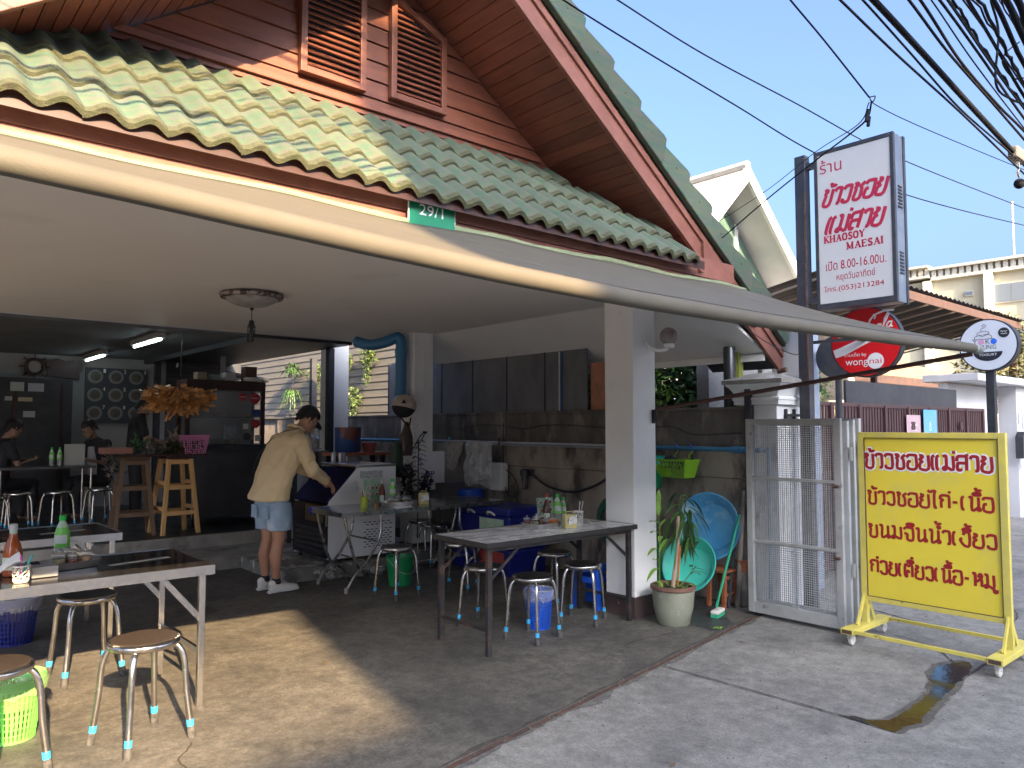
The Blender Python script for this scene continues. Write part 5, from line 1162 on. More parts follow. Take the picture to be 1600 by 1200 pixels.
SER = {'K':(.72,[([(.14,0),(.14,1)],2),([(.14,.42),(.62,1)],1),([(.28,.58),(.64,0)],2),([(.0,0),(.28,0)],1),([(0,1),(.28,1)],1),([(.5,1),(.74,1)],1),([(.5,0),(.76,0)],1)]),
'H':(.8,[([(.14,0),(.14,1)],2),([(.64,0),(.64,1)],2),([(.14,.5),(.64,.5)],1),([(0,0),(.28,0)],1),([(0,1),(.28,1)],1),([(.5,1),(.78,1)],1),([(.5,0),(.78,0)],1)]),
'A':(.76,[([(.12,0),(.38,1)],1),([(.38,1),(.64,0)],2),([(.2,.34),(.54,.34)],1),([(0,0),(.24,0)],1),([(.5,0),(.78,0)],1)]),
'O':(.74,[([(.36,0),(.16,.12),(.08,.5),(.16,.88),(.36,1)],1.6),([(.36,1),(.56,.88),(.64,.5),(.56,.12),(.36,0)],1.6)]),
'S':(.6,[([(.5,.8),(.4,.97),(.2,.97),(.1,.78),(.2,.58),(.4,.44),(.5,.24),(.4,.04),(.18,.02),(.06,.2)],1.5)]),
'Y':(.72,[([(.1,1),(.36,.48)],2),([(.62,1),(.36,.48)],1),([(.36,.5),(.36,0)],2),([(0,1),(.24,1)],1),([(.5,1),(.74,1)],1),([(.24,0),(.5,0)],1)]),
'M':(.92,[([(.14,0),(.14,1)],1),([(.14,1),(.44,.05)],2),([(.44,.05),(.74,1)],1),([(.74,1),(.74,0)],2),([(0,0),(.26,0)],1),([(0,1),(.2,1)],1),([(.7,1),(.88,1)],1),([(.6,0),(.88,0)],1)]),
'E':(.66,[([(.14,0),(.14,1)],2),([(0,1),(.56,1)],1),([(0,0),(.58,0)],1),([(.14,.52),(.42,.52)],1),([(.56,1),(.56,.8)],1),([(.58,0),(.58,.22)],1),([(.42,.62),(.42,.42)],1)]),
'I':(.34,[([(.14,0),(.14,1)],2),([(0,0),(.28,0)],1),([(0,1),(.28,1)],1)])}
def serif(s,yl,yr,z,h):
    w = sum(SER[c][0]+.06 for c in s); k = (yl-yr)/w; x = 0; thin = []; thick = []
    for c in s:
        W_, ps = SER[c]
        for p,t_ in ps: (thick if t_ > 1 else thin).append([((q[0]+x)*k-yl, z+q[1]*h) for q in p])
        x += W_+.06
    strokes(thick,.0075,'lettering',crim,SP,F4,flat=.1,dz=.0004); strokes(thin,.0036,'lettering',crim,SP,F4,flat=.15,dz=.0004)
serif('KHAOSOY',3.05,2.70,3.118,.056); serif('MAESAI',2.86,2.55,3.035,.056)
ft('เปิด 8.00-16.00น.',3.04,2.54,2.91,.08); ft('หยุดวันอาทิตย์',2.95,2.63,2.81,.080); ft('โทร.(053)213284',3.055,2.56,2.715,.062)
# ---------------------------------------------------------------- round drink sign
def disc(nm, c, r, th, mat, parent, n=64, dx=0):
    return MB().lathe([(.0001,-th/2),(r,-th/2),(r,th/2),(.0001,th/2)], n, (c[0]+dx,c[1],c[2]), Matrix.Rotation(R(90),4,'Y')).build(nm, mat, parent)
DR = thing('round_drink_sign', 'round red drink sign with white script on a bracket from the pole', 'sign', (6.8,2.95,2.3))
dc = (6.50,2.84,2.275); dr = .288
disc('sign_case', dc, dr+.012, .075, blackp, DR); redc = M('drink_red', (.62,.008,.015), rough=.3)
disc('sign_face', dc, dr, .01, redc, DR, dx=-.038)
DX = dc[0]-.0445
m = MB(); top = []; bot = []
for i in range(25):
    u = i/24; x = -.285+.57*u; top.append((x, -.02+.045*math.sin(u*3.4-.9)+.06*u)); bot.append((x, -.075-.02*u+.05*math.sin(u*4.2-1.6)+.08*u))
pts = [(-x,) for x in ()]
cl = lambda x,z: (x*min(1,.282/max(1e-6,math.hypot(x,z))), z*min(1,.282/max(1e-6,math.hypot(x,z))))
T_ = [cl(*p) for p in top]; B_ = [cl(*p) for p in bot]
m.v = [Vector((DX-.0005,dc[1]-x,dc[2]+z)) for x,z in T_]+[Vector((DX-.0005,dc[1]-x,dc[2]+z)) for x,z in B_]; m.f = [(i,i+1,26+i,25+i) for i in range(24)]
m.build('white_wave', wp_, DR)
F5 = lambda y,z,dx=0: frame(FX,(DX-.001+dx,dc[1]+y,dc[2]+z))
scr = lambda ps: [[(x,y) for x,y in p] for p in ps]
# script wordmark, hand drawn
loopC = [(.16,.80),(.20,.98),(.10,1.0),(.0,.80),(-.04,.45),(.04,.1),(.16,.06),(.28,.25)]
def low(k,off): return [(x+off,y) for x,y in k]
o_s = [(.12,.42),(.02,.30),(.04,.06),(.14,.04),(.20,.2),(.16,.40),(.08,.42),(.22,.36)]; c_s = [(.16,.38),(.08,.44),(.0,.28),(.04,.06),(.16,.08),(.24,.22)]; a_s = [(.18,.40),(.06,.42),(.0,.22),(.06,.04),(.16,.16),(.20,.42),(.18,.12),(.26,.10)]; l_s = [(.02,.1),(.10,.5),(.18,.9),(.12,1.0),(.06,.7),(.06,.14),(.16,.08)]
ws = [loopC, low(o_s,.30), low(c_s,.54), low(a_s,.76), [(1.02,.3),(1.14,.34)], low(loopC,1.22), low(o_s,1.50), low(l_s,1.74), low(a_s,1.92), [(0.1,-.05),(.5,-.12),(.9,.0)], [(1.3,1.05),(1.7,1.18),(2.1,1.1)]]
strokes(ws,.0075,'script_lettering',wp_,DR,frame(FX,(DX-.0008,dc[1],dc[2])) @ Matrix.Translation((-.235,.045,0)) @ Matrix.Rotation(R(7),4,'Z'),flat=.1,sx=.215,sy=.13,shear=.35)
ftext('ร้านเด็ด by', .19, 'lettering', wp_, DR, F5(.085,-.105), height=.04)
ftext('wong', .19, 'lettering', wp_, DR, F5(.075,-.165), height=.062)
disc('logo_disc', (DX-.0018,dc[1]-.085,dc[2]-.165), .068, .001, wp_, DR, 40)
ftext('nai', .10, 'lettering', redc, DR, F5(-.085,-.165,-.0026), height=.045)
MB().box((6.30,2.85,2.28),(6.33,3.25,2.305)).build('bracket', navy, DR); MB().box((6.33,2.83,2.28),(6.465,2.86,2.305)).build('bracket', navy, DR)
t = thing('round_sign_back', 'dark back of another small round sign behind the red one', 'sign', (6.9,3.35,2.2))
disc('sign_case', (7.05,3.36,2.22), .20, .08, navy, t); MB().tube([(7.05,3.36,2.1),(7.05,3.36,0)], .03, 10).build('sign_post', navy, t)
# ---------------------------------------------------------------- yogurt sign
YG = thing('round_yogurt_sign', 'round white yogurt shop sign with ice cream drawing on a black post', 'sign', (8.0,2.36,0))
yc = (8.0,2.365,2.318); yr = .232
disc('sign_case', yc, yr+.012, .10, blackp, YG); disc('sign_face', yc, yr, .01, M('sign_pale',(.70,.73,.78),rough=.35), YG, dx=-.051)
YX = yc[0]-.0575
MB().box((7.97,2.33,0),(8.04,2.40,2.09)).build('sign_post', blackp, YG, bevel=.004)
YF = lambda y,z,dx=0: frame(FX,(YX-.0004+dx,yc[1]+y,yc[2]+z))
inkd = M('ink_black', (.02,.022,.03), rough=.4); ic = lambda ps: [[(x,y) for x,y in p] for p in ps]
sw = [smooth_pts([(-.085,.045,0),(-.085,.065,0),(-.06,.078,0),(.02,.085,0),(.055,.07,0),(.05,.045,0)],5), smooth_pts([(-.06,.078,0),(-.065,.10,0),(-.03,.115,0),(.02,.115,0),(.035,.095,0),(.0,.085,0)],5), smooth_pts([(-.03,.115,0),(-.03,.14,0),(-.005,.15,0),(.01,.17,0),(-.01,.182,0),(-.02,.165,0),(-.005,.158,0)],5), [(-.11,.045,0),(.075,.045,0)], smooth_pts([(-.05,.09,0),(-.02,.07,0),(.04,.10,0)],5)]
strokes([[(p[0],p[1]) for p in s_] for s_ in sw], .0022, 'ice_cream_drawing', inkd, YG, YF(0.02,.012), flat=.2)
for s_,y in (('Y',.105),('K',-.0)): ftext(s_, .034, 'lettering', inkd, YG, YF(y,.030), height=.042)
disc('pink_dot', (YX-.001,yc[1]+.052,yc[2]+.030), .026, .001, M('pink_dot',(.68,.35,.52),rough=.4), YG, 24); disc('blue_dot', (YX-.001,yc[1]-.052,yc[2]+.030), .026, .001, M('blue_dot',(.03,.16,.75),rough=.4), YG, 24)
for s_,y in (('O',.048),('U',.022),('N',-.015),('G',-.055)): ftext(s_, .030, 'lettering', inkd, YG, YF(y,-.022), height=.038)
m = MB(); m.v = [Vector((YX-.0006,yc[1]+.12*math.cos(a)-.0,yc[2]-.065-.085*math.sin(a))) for a in [PI*i/24 for i in range(25)]]; m.f = [tuple(range(25))]; m.build('bowl_print', inkd, YG)
ftext('YOGURT', .15, 'lettering', wp_, YG, YF(0,-.092,-.0015), height=.022)
disc('badge', (YX-.001,yc[1]-.135,yc[2]+.105), .046, .001, inkd, YG, 32)
strokes([[(-.028,.012),(-.015,.018),(-.01,.008),(.005,.016),(.012,.008),(.028,.014)],[(-.024,-.01),(-.01,-.006),(.0,-.014),(.012,-.006),(.026,-.012)]],.003,'badge_marks',wp_,YG,YF(-.135,.105,-.0008),flat=.2)
# ---------------------------------------------------------------- neighbour gate and walls
brn = M('purple_brown_steel', (.085,.04,.04), (.06,.03,.032), rough=.5, scale=8)
NG = thing('brown_gate', 'purple-brown barred sliding gate of the neighbouring house', 'gate', (9.5,3.72,0))
GY = 3.72
for a_,b_ in (((6.92,GY-.02,1.775),(12.2,GY+.02,1.815)),((6.92,GY-.02,.12),(12.2,GY+.02,.18)),((6.92,GY-.015,1.05),(12.2,GY+.015,1.10))): MB().box(a_,b_).build('rail', brn, NG)
x = 6.95; k = 0
while x < 12.2:
    if k % 9 == 0: MB().box((x-.03,GY-.03,.10),(x+.03,GY+.03,1.80)).build('gate_post', brn, NG)
    else: MB().box((x-.02,GY-.006,.181),(x+.02,GY+.006,1.774)).build('gate_bar', brn, NG)
    x += .072; k += 1
for x in (8.0,9.6,11.2): MB().box((x-.05,GY-.05,1.52),(x+.05,GY-.031,1.62)).build('latch_plate', brn, NG)
def poster(nm,x0,x1,z0,z1,c1,lb):
    t = thing(nm, lb, 'poster', ((x0+x1)/2,GY-.04,z0)); MB().box((x0,GY-.042,z0),(x1,GY-.038,z1)).build('sheet', c1, t); return t
t = poster('poster',9.42,9.83,1.15,1.70,M('pink_poster',(.52,.34,.40),(.5,.36,.38),rough=.5,scale=2),'pale pink poster fixed on the brown gate'); strokes([[(-.1,.08),(.1,.08)],[(-.08,.02),(.08,.02)],[(-.06,-.04),(.06,-.04)]],.006,'poster_lines',wp_,t,frame(FY,(9.62,GY-.0435,1.5)),flat=.1)
t = poster('poster',9.93,10.35,1.10,1.77,M('sky_poster',(.10,.38,.70),(.2,.42,.7),rough=.5,scale=2),'sky blue poster fixed beside the pink one on the brown gate'); strokes([[(0,.12),(-.03,.02),(.03,.02),(0,.12)],[(0,-.04),(-.03,-.1),(0,-.16),(.03,-.1),(0,-.04)],[(-.02,-.02),(.02,-.02)]],.008,'poster_drawing',wp_,t,frame(FY,(10.13,GY-.0435,1.5)),flat=.1)
t = thing('black_sheet_barrier', 'dusty black sheeting standing behind the brown gate', 'fence', (10.9,4.2,0)); MB().box((9.0,4.20,1.2),(12.62,4.23,2.12)).build('sheet_panel', M('dark_sheeting',(.028,.03,.036),(.05,.052,.058),rough=.6,scale=2,c3=(.09,.09,.095),s3=9,t3=(.62,.7)), t)
NP = thing('white_porch', 'white rendered gateway porch with slab roof beyond the brown gate', 'porch', (14.5,4.4,0))
wn_ = M('porch_white', (.60,.60,.62), (.55,.55,.57), rough=.6, scale=2, c3=(.42,.42,.42), s3=2, t3=(.65,.8))
MB().box((12.9,4.42,0),(14.9,4.55,2.24)).build('front_wall', wn_, NP); MB().box((15.2,4.12,0),(15.75,4.40,2.26)).build('pillar', wn_, NP); MB().box((12.8,3.95,2.265),(16.1,4.75,2.38)).build('slab_roof', wn_, NP, bevel=.01); MB().box((14.95,4.6,0),(15.75,4.7,2.26)).build('side_wall', wn_, NP)
t = thing('mailbox', 'dark letter box with round lamp on the white porch pillar', 'mailbox', (15.3,4.05,1.2)); MB().prism([(15.05,4.0,1.02),(15.30,4.0,1.02),(15.30,4.0,1.38),(15.17,4.0,1.48),(15.05,4.0,1.38)],(0,.115,0)).build('box_body', blackp, t); MB().ball((15.25,3.96,.96), .07, 16, 10).build('lamp_ball', blackp, t, smooth=60)
t = thing('notice_plate', 'small white notice plates on the porch pillar', 'notice', (15.5,4.1,1.7)); MB().box((15.45,4.09,1.55),(15.74,4.11,1.85)).build('plate', wp_, t); MB().box((15.25,4.09,1.62),(15.36,4.11,1.80)).build('plate', wp_, t)
t = thing('wooden_gate', 'brown wooden gate farther along the lane behind the white porch', 'gate', (18,4.6,0))
for i in range(14): MB().box((16.3+i*.34,4.60,.15),(16.6+i*.34,4.64,2.3)).build('board', M('lane_gate_wood',(.13,.07,.035),(.09,.05,.028),rough=.6,scale=3) if i == 0 else bpy.data.materials['lane_gate_wood'], t)
# ---------------------------------------------------------------- white neighbour house
NH = thing('white_house', 'white neighbouring house with steep pale roof and green-glazed gable', 'house', (11.46,9,0))
rfw = M('pale_roof_tile', (.42,.41,.37), (.36,.35,.32), rough=.7, scale=4, c3=(.22,.21,.19), s3=5, t3=(.62,.8))
wg = M('grey_white_render', (.50,.50,.52), (.44,.44,.46), rough=.6, scale=2)
rx, rz = 11.46, 6.03; sl2 = .94
hz = lambda x: rz-sl2*abs(x-rx)
for side in (-1,1):
    for k in range(8):
        xa = rx+side*k*.48; xb = rx+side*((k+1)*.48+.03); L_ = 0
        MB().prism([(xa,7.0,hz(xa)+.0),(xb,7.0,hz(xb)-.0),(xb,7.0,hz(xb)-.035),(xa,7.0,hz(xa)-.06)], (0,8,0)).build('roof_course', rfw, NH)
    xe = rx+side*4.0
    MB().prism([(rx,6.93,rz+.03),(xe,6.93,hz(xe)+.03),(xe,6.93,hz(xe)-.22),(rx,6.93,rz-.24)], (0,.065,0)).build('barge_board', M('white_barge',(.70,.69,.66),(.64,.63,.6),rough=.6,scale=4), NH)
    MB().prism([(rx,7.0,rz-.12),(xe,7.0,hz(xe)-.12),(xe,7.0,hz(xe)-.15),(rx,7.0,rz-.15)], (0,.66,0)).build('soffit', wg, NH)
MB().tube([(rx,6.95,rz+.03),(rx,15,rz+.03)], .09, 8).build('ridge_tiles', rfw, NH)
MB().prism([(rx-3.3,7.66,0),(rx+3.3,7.66,0),(rx+3.3,7.66,hz(rx+3.3)-.16),(rx,7.66,rz-.17),(rx-3.3,7.66,hz(rx-3.3)-.16)], (0,.1,0)).build('gable_wall', wg, NH)
MB().box((8.0,7.78,0),(15,15,2.4)).build('house_body', wg, NH)
gg = M('green_glass', (.10,.17,.14), (.07,.12,.10), rough=.12, scale=2)
for xa,xb in ((rx-1.6,rx-.10),(rx+.02,rx+.62),(rx+.72,rx+1.75),(rx+1.85,rx+2.95)):
    if xb-xa < .1: continue
    z_lo = 3.2; pa = hz(xa)-.19; pb = hz(xb)-.19
    f_ = MB().prism([(xa,7.63,z_lo),(xb,7.63,z_lo),(xb,7.63,pb),(xa,7.63,pa)], (0,.025,0)).build('gable_window', gg, NH)
    e_ = MB(); e_.box((xa-.05,7.615,z_lo),(xa,7.65,pa+.02)); e_.box((xb,7.615,z_lo),(xb+.05,7.65,pb+.02)); o = e_.build('window_frame', wp_, NH); o.parent = f_
MB().box((rx+1.2,6.98,3.9),(rx+2.4,7.6,4.02)).build('bracket_beam', wg, NH); MB().box((rx+2.83,7.60,2.9),(rx+3.2,7.64,3.3)).build('red_panel', woodred, NH)
# carport roof
CP = thing('carport_roof', 'dark corrugated carport roof on slatted rafters beyond the white house', 'carport', (16,6,0))
E0 = Vector((10.6,5.0,3.80)); 
cor = M('dark_corrugated_sheet', (.018,.016,.017), (.03,.028,.028), rough=.6, scale=4)
BY, BZ = 9.0, 3.02
m = MB(); n_ = 160
for j,(yy,zz) in enumerate(((4.95,3.86),(BY,BZ+.09))):
    for i in range(n_+1): m.v.append(Vector((10.4+8.6*i/n_, yy, zz+.022*math.sin(i*PI/2))))
m.f = [(i,i+1,n_+2+i,n_+1+i) for i in range(n_)]; m.build('corrugated_sheet', cor, CP, smooth=60)
MB().box((10.4,4.97,3.66),(19.0,5.0,3.80)).build('fascia', M('brown_fascia',(.075,.042,.034),(.055,.032,.026),rough=.6,scale=4), CP)
for i in range(14):
    x = 10.5+i*.64; MB().beam((x,5.03,3.76),(x,BY,BZ), .035,.03).build('rafter', M('purlin',(.20,.16,.145),rough=.7) if i == 0 else bpy.data.materials['purlin'], CP)
for x in (10.6,18.7): MB().box((x,8.0,0),(x+.12,8.12,3.2)).build('post', brn, CP); MB().box((x,5.05,0),(x+.1,5.15,3.7)).build('post', brn, CP) if x > 18 else None
# brown bungalow with orange tiles
BH = thing('orange_roof_house', 'low house with sunlit orange tiled roof and brown fascia beyond the gate', 'house', (24,12,0))
ort = M('orange_roof_tile', (.40,.20,.115), (.33,.16,.09), rough=.7, scale=3, c3=(.38,.2,.13), s3=2, t3=(.6,.8))
for k in range(7):
    y0_ = 9.0+k*.62; z0_ = 3.02+k*.20; nx_ = 60; m = MB()
    for j,(yy,zz) in enumerate(((y0_,z0_),(y0_+.66,z0_+.19))):
        for i in range(nx_*2+1): m.v.append(Vector((14+18*i/(nx_*2), yy, zz+.03*(i%2))))
    w_ = nx_*2+1; m.f = [(i,i+1,w_+i+1,w_+i) for i in range(w_-1)]; m.v += [v-Vector((0,0,.05)) for v in m.v[:w_]]; m.f += [(i,i+1,2*w_+i+1,2*w_+i) for i in range(w_-1)]
    m.build('tile_course', ort, BH)
MB().box((14,8.93,2.78),(32,8.99,3.0)).build('fascia', bpy.data.materials['brown_fascia'], BH); MB().box((14.2,9.6,0),(31.8,9.7,2.78)).build('front_wall', M('cream_wall',(.50,.42,.30),(.45,.37,.26),rough=.7,scale=1), BH); MB().box((14.2,9.7,0),(31.8,13.3,2.9)).build('house_body', bpy.data.materials['cream_wall'], BH)
for x in (17,21,25.5): MB().box((x,9.0,0),(x+.25,9.2,2.78)).build('post', brn, BH)
# yellow apartment block
AP = thing('apartment_block', 'pale yellow sunlit apartment block with a fluted parapet at the end of the lane', 'apartment building', (62,15,0))
yw = M('cream_yellow_render', (.46,.43,.31), (.41,.385,.28), rough=.75, scale=.4, c3=(.33,.31,.24), s3=.6, t3=(.6,.8)); yw2 = M('pale_pilaster', (.48,.47,.41), (.43,.42,.37), rough=.75, scale=1)
MB().box((60,2,0),(72,30,12.4)).build('main_wall', yw, AP); MB().box((59.8,21.35,0),(60,30,11.9)).build('wing_wall', yw, AP)
MB().box((59.6,2,12.38),(72.2,21.3,12.60)).build('parapet_base', yw2, AP); MB().box((59.4,2,13.12),(72.2,21.3,13.3)).build('parapet_coping', yw2, AP)
MB().box((59.4,21.4,12.6),(72.2,30,12.75)).build('parapet_base', yw2, AP); MB().box((59.2,21.4,13.35),(72.2,30,13.5)).build('parapet_coping', yw2, AP)
y = 2.1
while y < 30:
    MB().box((59.65,y,12.61),(59.8,y+.28,13.34 if y > 21.4 else 13.11)).build('parapet_fin', yw2, AP); y += .46
MB().box((59.95,2,12.61),(60.1,30,13.1)).build('parapet_back', M('parapet_grey',(.42,.41,.38),rough=.8), AP)
for y in (21.3,17.3,13.4,9): MB().box((59.55,y,0),(59.99,y+.55,12.37)).build('pilaster', yw2, AP)
for (y,w_,z0_,z1_) in ((18.6,.55,10.95,11.35),(15.2,2.2,10.2,11.6),(15.2,2.2,7.2,8.6),(18.6,1.2,7.2,8.6),(11.2,1.6,10.2,11.6),(24,1.4,9.6,11)):
    f_ = MB().box((59.88,y,z0_),(59.995,y+w_,z1_)).build('window', yw2, AP)
    nn = max(1,round(w_/1.1))
    for q in range(nn):
        a0 = y+.06+q*(w_-.06)/nn; o = MB().box((59.85,a0,z0_+.08),(59.879,a0+(w_-.06)/nn-.06,z1_-.08)).build('pane', M('grey_glass',(.16,.19,.22),rough=.15) if 'grey_glass' not in bpy.data.materials else bpy.data.materials['grey_glass'], AP); o.parent = f_
MB().beam((59.7,16.2,10.15),(59.0,16.2,11.3), 1.3, .05, up=(0,1,0)) and None
t = thing('antenna', 'thin pale antenna mast on the apartment roof', 'antenna', (60,16.1,13.3)); MB().tube([(60,16.05,13.3),(60,16.05,17.2)], .06, 6).build('mast', yw2, t)
# foliage: bush beyond the wall, plants behind gate, trees down the lane
gA = M('bush_leaf', (.075,.17,.028), (.035,.10,.02), rough=.5, scale=2.5, c3=(.20,.33,.05), s3=1.7, t3=(.5,.68)); gB = M('bush_leaf_dark', (.02,.05,.015), (.03,.07,.02), rough=.55, scale=4)
bark = M('bark', (.10,.075,.05), (.06,.045,.03), rough=.9, scale=12)
BU = thing('garden_bush', 'dense glossy green bush rising over the boundary wall right of the column', 'bush', (7.4,6.2,0))
leaf_cloud(5200,(7.35,6.1,2.0),(1.0,1.5,1.05),.115,2,.6).build('crown', gA, BU, world=True, fix=False); leaf_cloud(6000,(7.55,6.3,1.95),(.9,1.45,1.0),.15,5,.6).build('inner_foliage', gB, BU, world=True, fix=False)
for i,(dx,dy) in enumerate(((0,0),(.2,.4),(-.2,-.5),(.1,-.2))): MB().tube([(7.4,6.2,0),(7.4+dx*.5,6.2+dy*.6,1.0),(7.4+dx*1.6,6.2+dy*1.6,2.2)], [.05,.03,.012], 7).build('stem', bark, BU)
t = thing('garden_plant', 'banana-like plant with broad pale leaves behind the brown gate', 'plant', (7.5,4.3,0))
for i in range(9):
    a_ = i*.9; leaf((7.45+.04*i,4.25,1.25+.04*i),(math.cos(a_)*.5,math.sin(a_)*.4,1.6),.60,.06,lfB if i%2 else lfA,.25)
MB().tube([(7.5,4.3,0),(7.52,4.28,1.6)], .03, 8).build('stem', lfA, t)
t = thing('garden_shrub', 'thin straggly shrub between the gate posts', 'shrub', (8.4,4.4,0)); leaf_cloud(700,(8.35,4.4,2.05),(.42,.3,.42),.07,9,.7).build('crown', gA, t, fix=False); MB().tube([(8.4,4.4,0),(8.38,4.4,2.2)], .015, 6).build('stem', bark, t)
t = thing('lane_tree', 'small tree hanging over the lane beyond the white porch', 'tree', (19.5,6.0,0)); leaf_cloud(2600,(19.3,5.3,2.9),(1.6,1.0,1.1),.16,19,.6).build('crown', M('dry_leaf',(.12,.11,.035),(.06,.08,.02),rough=.6,scale=4), t, fix=False); MB().tube([(19.6,5.6,0),(19.4,5.4,1.6),(19.3,5.3,3.0)], [.12,.08,.03], 8).build('trunk', bark, t)
t = thing('far_treetop', 'sunlit green treetop between the orange roof and the carport', 'tree', (27,13.8,0)); leaf_cloud(2200,(27,14,3.9),(3.2,1.3,1.0),.3,29,.6).build('crown', gA, t, fix=False); MB().tube([(27,14,0),(27,14,3.8)], .15, 8).build('trunk', bark, t)
# ---------------------------------------------------------------- siding wall seen through the openings
SW = thing('siding_wall', 'neighbour wall clad in pale horizontal boards with hanging ferns', 'wall', (7.0,13,0))
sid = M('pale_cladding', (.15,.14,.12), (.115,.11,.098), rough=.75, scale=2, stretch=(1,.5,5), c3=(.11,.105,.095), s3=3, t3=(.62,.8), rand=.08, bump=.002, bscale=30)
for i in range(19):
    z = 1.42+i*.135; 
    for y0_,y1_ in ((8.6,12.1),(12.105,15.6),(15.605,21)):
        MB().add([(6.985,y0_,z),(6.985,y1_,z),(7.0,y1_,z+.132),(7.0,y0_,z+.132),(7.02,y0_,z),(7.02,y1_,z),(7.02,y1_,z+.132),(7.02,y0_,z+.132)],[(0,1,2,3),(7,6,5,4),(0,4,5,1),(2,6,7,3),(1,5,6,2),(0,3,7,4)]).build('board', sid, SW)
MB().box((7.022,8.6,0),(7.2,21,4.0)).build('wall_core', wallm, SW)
def fern(nm, lb, x, y, z, s, n, mat, pot=True, seed=1, droop=.7):
    t = thing(nm, lb, 'hanging plant', (x,y,z)); rn = random.Random(seed)
    if pot: MB().lathe([(.0001,-.10*s),(.06*s,-.10*s),(.10*s,.06*s),(.105*s,.065*s),(.09*s,.065*s)], 18, (x,y,z)).build('pot', blackp, t, smooth=40); MB().tube([(x,y,z+.05),(x+.08,y,z+.35*s)], .004, 5).build('hanger', blackp, t)
    m = MB()
    for i in range(n):
        a_ = rn.uniform(0,2*PI); el_ = rn.uniform(.1,1.3); L = s*rn.uniform(.16,.34); d = Vector((math.cos(a_)*math.cos(el_),math.sin(a_)*math.cos(el_),math.sin(el_)))
        b_ = Vector((x,y,z+.04)); prev = b_
        for k in range(6):
            u = (k+1)/6; p = b_+d*L*u+Vector((0,0,-droop*L*u*u)); sd_ = (p-prev).cross(Vector((0,0,1))); sd_ = (sd_ if sd_.length > 1e-4 else Vector((1,0,0))).normalized()*.022*s*(1.2-u)
            m.add([prev,prev+sd_+(p-prev)*.7,p,prev-sd_+(p-prev)*.7],[(0,1,2,3)]); prev = p
    m.build('fronds', mat, t, fix=False); return t
fg = M('fern_green', (.07,.15,.035), (.045,.11,.025), rough=.5, scale=8)
fern('hanging_fern','bushy green fern in a black pot hanging above the man',6.75,14.6,2.70,1.35,110,fg,seed=2)
fern('hanging_fern','trailing fern hanging directly below the bushy one',6.75,14.6,2.28,1.15,70,fg,seed=3,droop=1.5)
fern('hanging_fern','small green plant on the wall left of the bushy fern',6.8,16.5,2.45,1.0,50,fg,seed=4)
for i,(y,z,n,lb) in enumerate(((12.55,2.80,90,'sunlit trailing plant highest on the boards by the white column'),(11.75,2.85,80,'sunlit trailing plant right of it on the boards'),(12.2,2.1,60,'sunlit trailing plant lowest on the boards'),(13.75,2.65,70,'plant in a black pot half in sun beside the dark post'))):
    wp2 = thing('wall_plant', lb, 'hanging plant', (6.84,y,z)); ml = M('sunny_leaf',(.10,.15,.035),(.06,.10,.025),rough=.5,scale=8) if i == 0 else bpy.data.materials['sunny_leaf']
    leaf_cloud(n*3,(6.84,y,z),(.10,.22,.20),.075,60+i,.8).build('leaves', ml, wp2, fix=False); leaf_cloud(n*2,(6.86,y+.05,z-.32),(.07,.10,.26),.06,70+i,.8).build('trailing_leaves', ml, wp2, fix=False)
    if i in (0,3): MB().lathe([(.0001,-.08),(.07,-.08),(.09,.06),(.0001,.06)], 14, (6.86,y,z)).build('pot', blackp, wp2, smooth=40)
